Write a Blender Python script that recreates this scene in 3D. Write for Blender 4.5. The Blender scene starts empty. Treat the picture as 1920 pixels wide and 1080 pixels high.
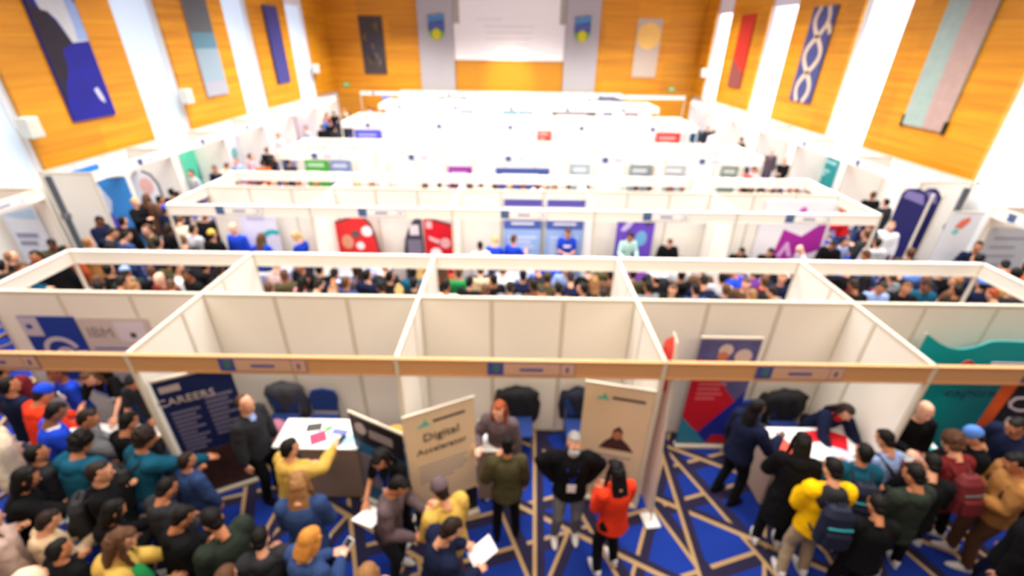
import bpy, bmesh, math, random
from mathutils import Vector, Matrix, Euler
scene = bpy.context.scene
COL = scene.collection
R = math.radians

# ------------------------------------------------------------------ camera
PITCH, ROLL = R(28.4), R(0.85)
cam_data = bpy.data.cameras.new('camera')
cam_data.sensor_width = 36.0
cam_data.lens = 860.0 / 1920.0 * 36.0
cam_data.clip_start, cam_data.clip_end = 0.02, 200
cam_data.dof.use_dof = True                 # the photograph is defocused: lens focused far too near
cam_data.dof.focus_distance = 0.5
cam_data.dof.aperture_fstop = 16.125e-3 / 0.0052
cam = bpy.data.objects.new('camera', cam_data)
COL.objects.link(cam)
fwd = Vector((0, math.cos(PITCH), -math.sin(PITCH)))
right = Vector((1, 0, 0))
down = fwd.cross(right)
r2 = math.cos(ROLL) * right - math.sin(ROLL) * down
d2 = math.sin(ROLL) * right + math.cos(ROLL) * down
m3 = Matrix((r2, -d2, -fwd)).transposed()
cam.matrix_world = Matrix.Translation((0, 0, 5.6)) @ m3.to_4x4()
scene.camera = cam

# ------------------------------------------------------------------ world and exposure
world = bpy.data.worlds.new('world')
scene.world = world
world.use_nodes = True
world.node_tree.nodes['Background'].inputs[0].default_value = (0.9, 0.95, 1, 1)
world.node_tree.nodes['Background'].inputs[1].default_value = 0.3
scene.view_settings.view_transform = 'Standard'
scene.view_settings.look = 'None'
scene.view_settings.gamma = 1.0
scene.view_settings.use_curve_mapping = False
scene.view_settings.exposure = 1.1
scene.cycles.max_bounces = 5
scene.cycles.diffuse_bounces = 3
scene.cycles.glossy_bounces = 2
scene.cycles.transmission_bounces = 2
scene.cycles.use_adaptive_sampling = True
scene.cycles.adaptive_threshold = 0.03
scene.cycles.sample_clamp_indirect = 4.0

# ------------------------------------------------------------------ large lights (ceiling panels and balcony downlights)
def area(name, loc, sx, sy, power, color, spread=180, rot=(0, 0, 0)):
    d = bpy.data.lights.new(name, 'AREA')
    d.shape = 'RECTANGLE'; d.size = sx; d.size_y = sy
    d.energy = power; d.color = color; d.spread = R(spread)
    o = bpy.data.objects.new(name, d); COL.objects.link(o)
    o.location = loc; o.rotation_euler = rot
    return o
for j, y in enumerate((6.9, 11.6, 16.6, 22.5, 29.0)):
    for x in (-7.6, 0.0, 7.6):
        area('ceiling_light', (x, y, 8.5), 4.4, 3.2, (215, 260, 330, 470, 560)[j], (1.0, 0.97, 0.93), 125)
for x in (-6.0, 0.0, 6.0):
    area('ceiling_light', (x, 3.0, 8.5), 4.0, 2.4, 62, (1.0, 0.90, 0.78), 125)
area('balcony_downlight', (0, -1.2, 7.4), 14.0, 1.6, 185, (1.0, 0.78, 0.56), 160, (R(42), 0, 0))
spot = bpy.data.lights.new('stage_spot', 'SPOT')
spot.energy = 1100; spot.color = (1.0, 0.74, 0.3); spot.spot_size = R(36); spot.spot_blend = 0.9; spot.shadow_soft_size = 0.2
so = bpy.data.objects.new('stage_spot', spot); COL.objects.link(so)
so.location = (-0.4, 29.5, 7.6)
so.rotation_euler = (Vector((-0.4, 34.6, 3.3)) - Vector(so.location)).to_track_quat('-Z', 'Y').to_euler()

# ------------------------------------------------------------------ materials
MATS = {}
def srgb(r, g, b):
    f = lambda c: (c / 255 / 12.92) if c / 255 <= 0.04045 else ((c / 255 + 0.055) / 1.055) ** 2.4
    return (f(r), f(g), f(b), 1.0)
def mat(name, rgb, rough=0.6, spec=0.4, metal=0.0, noise=0.0, nscale=20, bump=0.0, bscale=60, emit=0.0, alpha=1.0):
    key = name
    if key in MATS: return MATS[key]
    m = bpy.data.materials.new(name); m.use_nodes = True
    nt = m.node_tree; b = nt.nodes['Principled BSDF']
    c = srgb(*rgb)
    b.inputs['Base Color'].default_value = c
    b.inputs['Roughness'].default_value = rough
    b.inputs['Specular IOR Level'].default_value = spec
    b.inputs['Metallic'].default_value = metal
    if noise or bump:
        tc = nt.nodes.new('ShaderNodeTexCoord')
        n = nt.nodes.new('ShaderNodeTexNoise'); n.inputs['Scale'].default_value = nscale
        n.inputs['Detail'].default_value = 3
        nt.links.new(tc.outputs['Object'], n.inputs['Vector'])
        if noise:
            mx = nt.nodes.new('ShaderNodeMix'); mx.data_type = 'RGBA'; mx.blend_type = 'MIX'
            mx.inputs['A'].default_value = tuple(max(0, k * (1 - noise)) for k in c[:3]) + (1,)
            mx.inputs['B'].default_value = tuple(min(1, k * (1 + noise)) for k in c[:3]) + (1,)
            nt.links.new(n.outputs['Fac'], mx.inputs['Factor'])
            nt.links.new(mx.outputs['Result'], b.inputs['Base Color'])
        if bump:
            n2 = nt.nodes.new('ShaderNodeTexNoise'); n2.inputs['Scale'].default_value = bscale
            nt.links.new(tc.outputs['Object'], n2.inputs['Vector'])
            bp = nt.nodes.new('ShaderNodeBump'); bp.inputs['Strength'].default_value = bump
            bp.inputs['Distance'].default_value = 0.02
            nt.links.new(n2.outputs['Fac'], bp.inputs['Height']); nt.links.new(bp.outputs['Normal'], b.inputs['Normal'])
    if emit:
        b.inputs['Emission Color'].default_value = c
        b.inputs['Emission Strength'].default_value = emit
    MATS[key] = m
    return m

def flat(rgb): return mat('print_%d_%d_%d' % rgb, rgb, 0.5, 0.3)
M_PANEL = mat('white_laminate_panel', (240, 235, 225), 0.45, 0.4, noise=0.02, nscale=2)
M_ALU = mat('satin_aluminium', (212, 203, 186), 0.4, 0.3)
M_FASCIA = mat('fascia_white', (236, 229, 218), 0.5)
M_WALL = mat('painted_wall_white', (236, 238, 240), 0.8, noise=0.02, nscale=1.5)
M_CEIL = mat('ceiling_plaster', (225, 222, 218), 0.9, noise=0.02)
M_BLACK = mat('matt_black', (16, 16, 18), 0.6)
M_STEEL = mat('grey_steel', (120, 122, 126), 0.35, metal=0.6)
M_TAUPE = mat('taupe_counter_front', (150, 128, 112), 0.6, noise=0.05, nscale=8)
M_WHITE = mat('white_paper', (245, 245, 246), 0.6)

def wood_mat():
    m = bpy.data.materials.new('orange_wood_veneer'); m.use_nodes = True
    nt = m.node_tree; b = nt.nodes['Principled BSDF']; L = nt.links
    geo = nt.nodes.new('ShaderNodeNewGeometry')
    sep = nt.nodes.new('ShaderNodeSeparateXYZ'); L.new(geo.outputs['Position'], sep.inputs[0])
    mp = nt.nodes.new('ShaderNodeMapping'); mp.inputs['Scale'].default_value = (0.25, 0.25, 7.0)
    L.new(geo.outputs['Position'], mp.inputs['Vector'])
    n = nt.nodes.new('ShaderNodeTexNoise'); n.inputs['Scale'].default_value = 1.0; n.inputs['Detail'].default_value = 4
    L.new(mp.outputs[0], n.inputs['Vector'])
    ramp = nt.nodes.new('ShaderNodeValToRGB')
    ramp.color_ramp.elements[0].position = 0.3; ramp.color_ramp.elements[0].color = srgb(204, 128, 14)
    ramp.color_ramp.elements[1].position = 0.7; ramp.color_ramp.elements[1].color = srgb(232, 160, 24)
    L.new(n.outputs['Fac'], ramp.inputs[0])
    # big boards: one tone per 1.15 m course and 1.4 m length, with a thin joint
    def course(sock, size, off):
        d = nt.nodes.new('ShaderNodeMath'); d.operation = 'MULTIPLY_ADD'; d.inputs[1].default_value = 1 / size; d.inputs[2].default_value = off
        L.new(sock, d.inputs[0])
        fl = nt.nodes.new('ShaderNodeMath'); fl.operation = 'FLOOR'; L.new(d.outputs[0], fl.inputs[0])
        fr = nt.nodes.new('ShaderNodeMath'); fr.operation = 'FRACT'; L.new(d.outputs[0], fr.inputs[0])
        return fl.outputs[0], fr.outputs[0]
    zf, zr = course(sep.outputs['Z'], 1.15, 0.2)
    add = nt.nodes.new('ShaderNodeMath'); add.operation = 'ADD'; L.new(sep.outputs['X'], add.inputs[0]); L.new(sep.outputs['Y'], add.inputs[1])
    xf, xr = course(add.outputs[0], 2.05, 0.1)
    cb = nt.nodes.new('ShaderNodeCombineXYZ'); L.new(zf, cb.inputs[0]); L.new(xf, cb.inputs[1])
    wn = nt.nodes.new('ShaderNodeTexWhiteNoise'); L.new(cb.outputs[0], wn.inputs['Vector'])
    mr = nt.nodes.new('ShaderNodeMapRange'); mr.inputs['To Min'].default_value = 0.86; mr.inputs['To Max'].default_value = 1.1
    L.new(wn.outputs['Value'], mr.inputs['Value'])
    lt = nt.nodes.new('ShaderNodeMath'); lt.operation = 'GREATER_THAN'; lt.inputs[1].default_value = 0.012; L.new(zr, lt.inputs[0])
    mr2 = nt.nodes.new('ShaderNodeMapRange'); mr2.inputs['To Min'].default_value = 0.75; L.new(lt.outputs[0], mr2.inputs['Value'])
    mu = nt.nodes.new('ShaderNodeMath'); mu.operation = 'MULTIPLY'; L.new(mr.outputs[0], mu.inputs[0]); L.new(mr2.outputs[0], mu.inputs[1])
    vm = nt.nodes.new('ShaderNodeVectorMath'); vm.operation = 'SCALE'; L.new(ramp.outputs[0], vm.inputs[0]); L.new(mu.outputs[0], vm.inputs['Scale'])
    L.new(vm.outputs[0], b.inputs['Base Color'])
    b.inputs['Roughness'].default_value = 0.5
    return m
M_WOOD = wood_mat()

def carpet_mat():
    m = bpy.data.materials.new('blue_patterned_carpet'); m.use_nodes = True
    nt = m.node_tree; b = nt.nodes['Principled BSDF']; L = nt.links
    geo = nt.nodes.new('ShaderNodeNewGeometry')
    base = nt.nodes.new('ShaderNodeRGB'); base.outputs[0].default_value = srgb(27, 54, 146)
    col = base.outputs[0]
    # slight tone change between cells
    vo = nt.nodes.new('ShaderNodeTexVoronoi'); vo.inputs['Scale'].default_value = 1.3; L.new(geo.outputs['Position'], vo.inputs['Vector'])
    mr = nt.nodes.new('ShaderNodeMapRange'); mr.inputs['To Min'].default_value = 0.75; mr.inputs['To Max'].default_value = 1.15
    L.new(vo.outputs['Color'], mr.inputs['Value'])
    vm = nt.nodes.new('ShaderNodeVectorMath'); vm.operation = 'SCALE'; L.new(col, vm.inputs[0]); L.new(mr.outputs[0], vm.inputs['Scale'])
    col = vm.outputs[0]
    fams = [(17, 0.95, 0.10, 0.13, 0.05), (64, 1.15, 0.4, 0.11, 0.045), (112, 0.95, 0.75, 0.13, 0.05),
            (152, 1.2, 0.2, 0.08, 0.06), (88, 1.6, 0.55, 0.10, 0.05)]
    for ang, per, off, wn_, wt in fams:
        d = nt.nodes.new('ShaderNodeVectorMath'); d.operation = 'DOT_PRODUCT'
        d.inputs[1].default_value = (-math.sin(R(ang)) / per, math.cos(R(ang)) / per, 0)
        L.new(geo.outputs['Position'], d.inputs[0])
        a = nt.nodes.new('ShaderNodeMath'); a.operation = 'ADD'; a.inputs[1].default_value = off; L.new(d.outputs['Value'], a.inputs[0])
        fl = nt.nodes.new('ShaderNodeMath'); fl.operation = 'FLOOR'; L.new(a.outputs[0], fl.inputs[0])
        wh = nt.nodes.new('ShaderNodeTexWhiteNoise'); wh.noise_dimensions = '1D'; L.new(fl.outputs[0], wh.inputs['W'])
        fr = nt.nodes.new('ShaderNodeMath'); fr.operation = 'FRACT'; L.new(a.outputs[0], fr.inputs[0])
        j = nt.nodes.new('ShaderNodeMath'); j.operation = 'MULTIPLY_ADD'; j.inputs[1].default_value = -0.55; L.new(wh.outputs['Value'], j.inputs[0]); L.new(fr.outputs[0], j.inputs[2])
        def band(lo, hi):
            g = nt.nodes.new('ShaderNodeMath'); g.operation = 'GREATER_THAN'; g.inputs[1].default_value = lo; L.new(j.outputs[0], g.inputs[0])
            l = nt.nodes.new('ShaderNodeMath'); l.operation = 'LESS_THAN'; l.inputs[1].default_value = hi; L.new(j.outputs[0], l.inputs[0])
            k = nt.nodes.new('ShaderNodeMath'); k.operation = 'MULTIPLY'; L.new(g.outputs[0], k.inputs[0]); L.new(l.outputs[0], k.inputs[1])
            return k.outputs[0]
        for lo, hi, c in ((0.02, 0.02 + wn_ / per, srgb(42, 38, 64)), (0.02 + wn_ / per, 0.02 + (wn_ + wt) / per, srgb(176, 146, 104))):
            mx = nt.nodes.new('ShaderNodeMix'); mx.data_type = 'RGBA'; mx.inputs['B'].default_value = c
            L.new(band(lo, hi), mx.inputs['Factor']); L.new(col, mx.inputs['A']); col = mx.outputs['Result']
    L.new(col, b.inputs['Base Color'])
    b.inputs['Roughness'].default_value = 0.95; b.inputs['Specular IOR Level'].default_value = 0.1
    return m
M_CARPET = carpet_mat()

# ------------------------------------------------------------------ object helpers
def link(o, parent=None):
    COL.objects.link(o)
    if parent is not None: o.parent = parent
    return o
def tag(o, label=None, cat=None, group=None, kind=None):
    if label: o['label'] = label
    if cat: o['category'] = cat
    if group: o['group'] = group
    if kind: o['kind'] = kind
    return o
def empty(name, loc=(0, 0, 0), rz=0.0, parent=None):
    o = bpy.data.objects.new(name, None); o.empty_display_size = 0.2
    o.location = loc; o.rotation_euler = (0, 0, rz)
    return link(o, parent)
def thing(name, label, cat, loc=(0, 0, 0), rz=0.0, group=None):
    return tag(empty(name, loc, rz), label, cat, group)
def mesh_obj(name, me, parent=None, mats=None):
    o = bpy.data.objects.new(name, me)
    return link(o, parent)
def obj(name, bm, m, parent=None, smooth=False, loc=None, rz=None):
    me = bpy.data.meshes.new(name)
    bm.normal_update(); bm.to_mesh(me); bm.free()
    for k in (m if isinstance(m, (list, tuple)) else [m]): me.materials.append(k)
    if smooth:
        me.polygons.foreach_set('use_smooth', [True] * len(me.polygons))
    o = bpy.data.objects.new(name, me)
    if loc is not None: o.location = loc
    if rz is not None: o.rotation_euler = (0, 0, rz)
    return link(o, parent)
def NB(): return bmesh.new()
def box(bm, x0, x1, y0, y1, z0, z1, M=None, mi=0, bev=0.0):
    r = bmesh.ops.create_cube(bm, size=1.0)
    vs = r['verts']
    for v in vs:
        v.co = Vector((x0 + (v.co.x + .5) * (x1 - x0), y0 + (v.co.y + .5) * (y1 - y0), z0 + (v.co.z + .5) * (z1 - z0)))
    fs = list({f for v in vs for f in v.link_faces})
    if bev:
        rr = bmesh.ops.bevel(bm, geom=list({e for v in vs for e in v.link_edges}), offset=bev, segments=3, affect='EDGES', profile=0.5)
        fs = rr['faces']; vs = rr['verts']
        vs = list({v for f in fs for v in f.verts} | set(v for v in vs if v.is_valid))
    if M is not None:
        for v in vs: v.co = M @ v.co
    for f in fs:
        if f.is_valid: f.material_index = mi
    return bm
def poly(bm, pts, t, axis='y', at=0.0, M=None, mi=0):
    """extruded polygon: pts are 2D (u,v); thickness t along axis from 'at'"""
    def P(u, v, w):
        p = Vector((u, w, v)) if axis == 'y' else (Vector((w, u, v)) if axis == 'x' else Vector((u, v, w)))
        return M @ p if M is not None else p
    a = [bm.verts.new(P(u, v, at)) for u, v in pts]
    b = [bm.verts.new(P(u, v, at + t)) for u, v in pts]
    n = len(pts); fs = [bm.faces.new(a), bm.faces.new(b[::-1])]
    for i in range(n): fs.append(bm.faces.new((a[i], b[i], b[(i + 1) % n], a[(i + 1) % n])))
    for f in fs: f.material_index = mi
    bmesh.ops.recalc_face_normals(bm, faces=fs)
def disc(bm, cx, cz, r, t, at=0.0, n=24, rz=1.0, M=None):
    poly(bm, [(cx + r * math.cos(2 * PI * i / n), cz + r * rz * math.sin(2 * PI * i / n)) for i in range(n)], t, 'y', at, M)
PI = math.pi
def tube(bm, pts, rad, n=10, ry=None, cap=True):
    """round-capped tube along a polyline; rad scalar or list"""
    pts = [Vector(p) for p in pts]
    k = len(pts); rad = rad if isinstance(rad, (list, tuple)) else [rad] * k
    rings = []
    prev = None
    seq = []
    for i, p in enumerate(pts):
        t = (pts[min(i + 1, k - 1)] - pts[max(i - 1, 0)]).normalized()
        seq.append((p, t, rad[i]))
    if cap:
        p, t, r = seq[0]; seq = [(p - t * r * .92, t, r * .35), (p - t * r * .6, t, r * .8)] + seq
        p, t, r = seq[-1]; seq = seq + [(p + t * r * .6, t, r * .8), (p + t * r * .92, t, r * .35)]
    u = None
    for p, t, r in seq:
        if u is None:
            u = t.orthogonal().normalized()
        u = (u - t * u.dot(t)).normalized()
        w = t.cross(u)
        rings.append([bm.verts.new(p + (u * math.cos(2 * PI * j / n) + w * math.sin(2 * PI * j / n)) * r) for j in range(n)])
    for a, b in zip(rings, rings[1:]):
        for j in range(n): bm.faces.new((a[j], a[(j + 1) % n], b[(j + 1) % n], b[j]))
    bm.faces.new(rings[0][::-1]); bm.faces.new(rings[-1])
    return bm
def loft(bm, rings, n=16, M=None, power=2.0):
    """rings: (z, rx, ry, cx, cy) ellipses stacked"""
    rs = []
    for z, rx, ry, cx, cy in rings:
        row = []
        for j in range(n):
            a = 2 * PI * j / n; c, s = math.cos(a), math.sin(a)
            e = 2.0 / power
            v = Vector((cx + rx * math.copysign(abs(c) ** e, c), cy + ry * math.copysign(abs(s) ** e, s), z))
            row.append(bm.verts.new(M @ v if M is not None else v))
        rs.append(row)
    for a, b in zip(rs, rs[1:]):
        for j in range(n): bm.faces.new((a[j], a[(j + 1) % n], b[(j + 1) % n], b[j]))
    bm.faces.new(rs[0][::-1]); bm.faces.new(rs[-1])
    return bm
def ball(bm, c, rx, ry, rz, seg=12, M=None, mi=0):
    r = bmesh.ops.create_uvsphere(bm, u_segments=seg, v_segments=max(6, seg // 2 + 2), radius=1.0)
    for v in r['verts']:
        v.co = Vector((c[0] + v.co.x * rx, c[1] + v.co.y * ry, c[2] + v.co.z * rz))
        if M is not None: v.co = M @ v.co
    for f in {f for v in r['verts'] for f in v.link_faces}: f.material_index = mi
    return bm
_text_cache = {}
def text_mesh(s, size, depth=0.004):
    key = (s, size)
    if key in _text_cache: return _text_cache[key]
    c = bpy.data.curves.new('txt', 'FONT'); c.body = s; c.size = size; c.extrude = depth; c.align_x = 'CENTER'; c.align_y = 'CENTER'
    c.resolution_u = 2
    o = bpy.data.objects.new('txt', c); COL.objects.link(o)
    bpy.context.view_layer.update()
    me = bpy.data.meshes.new_from_object(o.evaluated_get(bpy.context.evaluated_depsgraph_get()))
    bpy.data.objects.remove(o); bpy.data.curves.remove(c)
    _text_cache[key] = me
    return me
def text(name, s, size, m, parent, loc, rot=(PI / 2, 0, 0)):
    me = text_mesh(s, size).copy(); me.materials.clear(); me.materials.append(m)
    o = bpy.data.objects.new(name, me); o.location = loc; o.rotation_euler = rot
    return link(o, parent)
def copy_tree(src, loc=None, rz=None, parent=None):
    c = src.copy(); COL.objects.link(c)
    if parent is not None: c.parent = parent
    if loc is not None: c.location = loc
    if rz is not None: c.rotation_euler = (0, 0, rz)
    for ch in list(src.children): copy_tree(ch, parent=c)
    return c
# ------------------------------------------------------------------ the hall
LX, RX, BY, CEIL = -12.5, 12.5, 34.9, 8.8
def struct(name, bm, m, parent=None):
    o = obj(name, bm, m, parent)
    if parent is None: o['kind'] = 'structure'
    return o
bm = NB(); box(bm, LX - .4, RX + .4, -3, BY + .4, -0.2, 0); struct('floor', bm, M_CARPET)
bm = NB(); box(bm, LX - .4, RX + .4, -3, BY + .4, CEIL, CEIL + .2); struct('ceiling', bm, M_CEIL)
bm = NB(); box(bm, LX - .4, RX + .4, -3.2, -3, 0, CEIL); struct('wall_rear', bm, mat('rear_wall_brown', (92, 66, 46), .8))
WTOP = 7.15
panels_L = [(5.6, 9.9), (12.1, 16.3), (18.4, 22.5), (24.7, 28.6), (31.1, BY)]
panels_R = [(6.0, 10.1), (12.4, 16.9), (19.2, 23.65), (26.15, 30.6), (33.0, BY)]
def side_wall(name, x, s, pans):
    # lower wall, head band above the windows, wall between; windows sit in the bays between wood panels
    xo = x + s * .4
    bm = NB()
    box(bm, min(x, xo), max(x, xo), -3, BY, 0, 2.3)
    box(bm, min(x, xo), max(x, xo), -3, BY, WTOP, CEIL)
    box(bm, min(x, xo), max(x, xo), -3, pans[0][0], 2.3, WTOP)
    for a, b in pans: box(bm, min(x, xo), max(x, xo), a, b, 2.3, WTOP)
    struct(name, bm, M_WALL)
side_wall('wall_left', LX, -1, panels_L)
side_wall('wall_right', RX, 1, panels_R)
trim_n = 0
for x, s, pans in ((LX, 1, panels_L), (RX, -1, panels_R)):
    for a, b in pans:
        trim_n += 1
        bm = NB(); box(bm, min(x, x + s * .12), max(x, x + s * .12), a, b, 2.36, CEIL)
        struct('trim_%d' % trim_n, bm, M_WOOD)
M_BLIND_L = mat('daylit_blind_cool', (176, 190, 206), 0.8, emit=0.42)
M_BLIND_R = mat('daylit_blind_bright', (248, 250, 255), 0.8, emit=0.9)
win_n = 0
for x, s, pans, mb in ((LX, -1, panels_L, M_BLIND_L), (RX, 1, panels_R, M_BLIND_R)):
    for (a0, b0), (a1, b1) in zip(pans, pans[1:]):
        win_n += 1
        w = empty('window_%d' % win_n, (x + s * .2, (b0 + a1) / 2, 2.3)); w['kind'] = 'structure'
        hw = (a1 - b0) / 2
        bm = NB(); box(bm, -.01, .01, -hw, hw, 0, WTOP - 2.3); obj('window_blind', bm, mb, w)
        bm = NB()
        for q in (-hw + .04, hw - .04): box(bm, -.05 - s * .05, .05 - s * .05, q - .04, q + .04, 0, WTOP - 2.3)
        box(bm, -.05 - s * .05, .05 - s * .05, -hw, hw, 0, .06)
        obj('window_frame', bm, M_WALL, w)
# back wall with wood cladding either side of two grey pillars, golden stage panel and screen recess
bm = NB(); box(bm, LX - .4, RX + .4, BY, BY + .4, 0, CEIL); struct('wall_back', bm, M_WALL)
for k, (a, b) in enumerate(((LX, -6.45), (5.5, RX))):
    trim_n += 1
    bm = NB(); box(bm, a, b, BY - .08, BY, 0, CEIL); struct('trim_%d' % trim_n, bm, M_WOOD)
M_PILLAR = mat('pale_grey_fabric_panel', (178, 174, 174), 0.85, bump=0.1, bscale=30)
for a, b in ((-6.45, -4.12), (3.28, 5.5)):
    trim_n += 1
    bm = NB(); box(bm, a, b, BY - .3, BY, 0, CEIL, bev=.03); struct('trim_%d' % trim_n, bm, M_PILLAR)
M_GOLD = mat('golden_lacquer_panel', (206, 138, 36), 0.35, noise=0.05, nscale=1)
trim_n += 1
bm = NB(); box(bm, -4.12, 3.28, BY - .12, BY, 0, 4.36); struct('trim_%d' % trim_n, bm, M_GOLD)
scr = thing('projection_screen', 'large white projection screen high on the back wall between the grey pillars', 'screen', (-.42, BY - .14, 4.42))
bm = NB(); box(bm, -3.68, 3.68, -.02, .06, 0, 3.9); obj('screen_surface', bm, mat('screen_white', (250, 248, 243), 0.7), scr)
bm = NB()
for q in (-3.68, 3.3): box(bm, q, q + .38, -.08, -.02, 2.1, 3.9)
obj('side_bracket', bm, mat('bracket_grey', (168, 164, 150), .6), scr)
bm = NB(); box(bm, -3.72, 3.72, -.1, .08, -.06, 0); obj('bottom_bar', bm, M_FASCIA, scr)
# faint projected lines of writing
bm = NB()
for i, (u, w, z) in enumerate(((-1.3, 1.6, 2.35), (0, 3.4, 1.95), (0, 3.0, 1.6), (0, 3.2, 1.25), (.4, 2.0, .9), (.6, 1.4, .55))):
    box(bm, u - w / 2, u + w / 2, -.026, -.02, z - .035, z + .035)
obj('writing', bm, mat('faint_grey_writing', (232, 228, 222), .7), scr)
# shields on the pillars
def shield(x, label):
    t = thing('crest', label, 'crest', (x, BY - .33, 5.5))
    def out(u0, u1, z0, z1, n=10):   # shield outline between heights
        pts = []
        return pts
    W, Hh = .52, 1.5
    prof = lambda z: W * (1 if z > .65 else math.sin(max(0.02, z / .65) * PI / 2) ** .6)
    def slab(z0, z1, m, nm, dy, ins=0):
        k = 9; zs = [z0 + (z1 - z0) * i / k for i in range(k + 1)]
        pts = [(prof(z) - ins, z) for z in zs] + [(-prof(z) + ins, z) for z in reversed(zs)]
        b_ = NB(); poly(b_, pts, -.04, 'y', dy); return obj(nm, b_, m, t)
    slab(0.0, 1.45, flat((64, 84, 150)), 'shield_field', 0)
    slab(0.0, .58, flat((84, 165, 50)), 'green_base', -.04, .01)
    b_ = NB(); disc(b_, 0, .36, .3, -.02, -.08, rz=1.15); obj('yellow_emblem', b_, flat((205, 196, 40)), t)
    b_ = NB(); poly(b_, [(-.52, 1.05), (.52, 1.2), (.52, 1.5), (.3, 1.55), (-.3, 1.42), (-.52, 1.38)], -.03, 'y', -.04); obj('light_blue_chief', b_, flat((80, 135, 180)), t)
    b_ = NB()
    for q in (-.28, 0, .28): box(b_, q - .07, q + .07, -.06, -.04, .72, .98)
    obj('charge', b_, flat((100, 110, 165)), t)
shield(-5.22, 'blue and green shield crest on the left grey pillar')
shield(4.37, 'blue and green shield crest on the right grey pillar')
# exit signs
for x, lab in ((-11.75, 'small green exit sign on the wood wall at the far left'), (10.9, 'small green exit sign on the wood wall at the far right')):
    t = thing('exit_sign', lab, 'sign', (x, BY - .1, 2.72))
    bm = NB(); box(bm, -.22, .22, -.06, 0, -.12, .12, bev=.01); obj('sign_box', bm, mat('exit_green', (70, 165, 80), .5, emit=.25), t)
    bm = NB(); box(bm, -.1, .02, -.066, -.06, -.05, .06); poly(bm, [(.05, -.05), (.14, 0), (.05, .05)], -.006, 'y', -.06); obj('pictogram', bm, M_WHITE, t)
# white loudspeakers / heaters on the side walls
for x, y, z, s, lab in ((LX + .3, 12.0, 3.5, 1, 'white box loudspeaker on left wall beside the blue abstract artwork'),
                        (LX + .3, 18.3, 3.6, 1, 'white box loudspeaker on left wall beside the grey and teal striped artwork'),
                        (LX + .3, 31.0, 3.9, 1, 'white box loudspeaker on left wall near the far corner'),
                        (RX - .3, 32.8, 3.9, -1, 'white box loudspeaker on right wall near the far corner')):
    t = thing('loudspeaker', lab, 'loudspeaker', (x, y, z))
    bm = NB(); box(bm, -.16, .16, -.17, .17, -.25, .25, bev=.03); obj('cabinet', bm, mat('speaker_white', (226, 226, 216), .6), t)
    bm = NB(); box(bm, min(0, -s * .18), max(0, -s * .18), -.05, .05, -.06, .06); obj('bracket', bm, M_STEEL, t)
    bm = NB(); box(bm, min(s * .155, s * .17), max(s * .155, s * .17), -.13, .13, -.2, .2); obj('grille', bm, mat('grille_pale', (200, 205, 190), .8), t)

# ------------------------------------------------------------------ artworks, 1.5 x 3.5 m, hung on the wood panels
def art_frame(label, side, y0, y1, z0=3.42, z1=6.95):
    """returns (thing, W, H, M): a panel facing the hall; local u along width 0..W, v up 0..H"""
    W, Hh = y1 - y0, z1 - z0
    x = LX + .12 if side < 0 else RX - .12
    # local frame: X = width direction (left to right as seen from the hall), -Y = towards the hall
    rz = R(90) if side < 0 else R(-90)
    t = thing('artwork', label, 'artwork', (x + (.04 if side < 0 else -.04), y0 if side < 0 else y1, z0), rz)
    return t, W, Hh
def curve_strip(bm, pts, w, t=-.006, at=-.03):
    n = len(pts)
    L_, R_ = [], []
    for i in range(n):
        a = Vector(pts[max(0, i - 1)]); b = Vector(pts[min(n - 1, i + 1)]); d = (b - a).normalized(); nn = Vector((-d.y, d.x))
        p = Vector(pts[i]); ww = w[i] if isinstance(w, (list, tuple)) else w
        L_.append(p + nn * ww / 2); R_.append(p - nn * ww / 2)
    for i in range(n - 1):
        poly(bm, [L_[i], L_[i + 1], R_[i + 1], R_[i]], t, 'y', at)
# On the left wall rz=+90: local +X -> world +Y, local -Y -> world +X (hall side).
t, W, Hh = art_frame('tall blue abstract painting with white cloud shape, nearest on the left wall', -1, 13.42, 14.95)
def canvas(t, W, Hh, m, d=.03):
    bm = NB(); box(bm, 0, W, -d, .02, 0, Hh); return obj('canvas', bm, m, t)
canvas(t, W, Hh, mat('paint_ultramarine', (16, 24, 140), .5, noise=.45, nscale=2.2))
bm = NB(); poly(bm, [(.6, Hh), (1.25, Hh), (1.42, 3.25), (W - .02, 2.0), (.95, 1.95), (.85, 2.2), (.72, 2.5), (.55, 2.68), (.35, 2.72), (.3, 2.95), (.5, 3.1), (.45, 3.3)], -.006, 'y', -.03); obj('white_cloud', bm, mat('paint_white', (206, 212, 216), .5, noise=.12, nscale=4), t)
bm = NB(); poly(bm, [(1.15, 3.3), (1.5, 2.9), (W - .02, 2.02), (1.15, 2.02), (1.2, 2.4)], -.004, 'y', -.036); obj('pale_blue_patch', bm, mat('paint_pale_blue', (150, 180, 225), .5, noise=.1, nscale=4), t)
bm = NB(); poly(bm, [(.02, 2.95), (.2, 2.8), (.5, 2.7), (.68, 2.45), (.95, 1.95), (.55, 1.8), (.48, 1.3), (.2, .9), (.02, .4)], -.004, 'y', -.03); obj('dark_ridge', bm, mat('paint_dark', (30, 26, 42), .5, noise=.4, nscale=3), t)
bm = NB(); poly(bm, [(1.05, .75), (1.2, .8), (1.3, .5), (1.28, .35), (1.15, .45)], -.008, 'y', -.03); obj('small_figure', bm, mat('paint_figure', (200, 200, 225), .5), t)
t, W, Hh = art_frame('tall grey and teal striped artwork, second on the left wall', -1, 19.78, 21.3)
canvas(t, W, Hh, mat('paint_grey_low', (168, 170, 180), .5, noise=.05, nscale=4))
for nm, z0, z1, c in (('pale_band', .55, 1.72, (150, 172, 182)), ('teal_band', 1.72, 2.28, (96, 140, 156)), ('slate_band', 2.28, Hh, (96, 102, 104))):
    bm = NB(); box(bm, 0.0, W, -.036, -.03, z0, z1); obj(nm, bm, flat(c), t)
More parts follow.
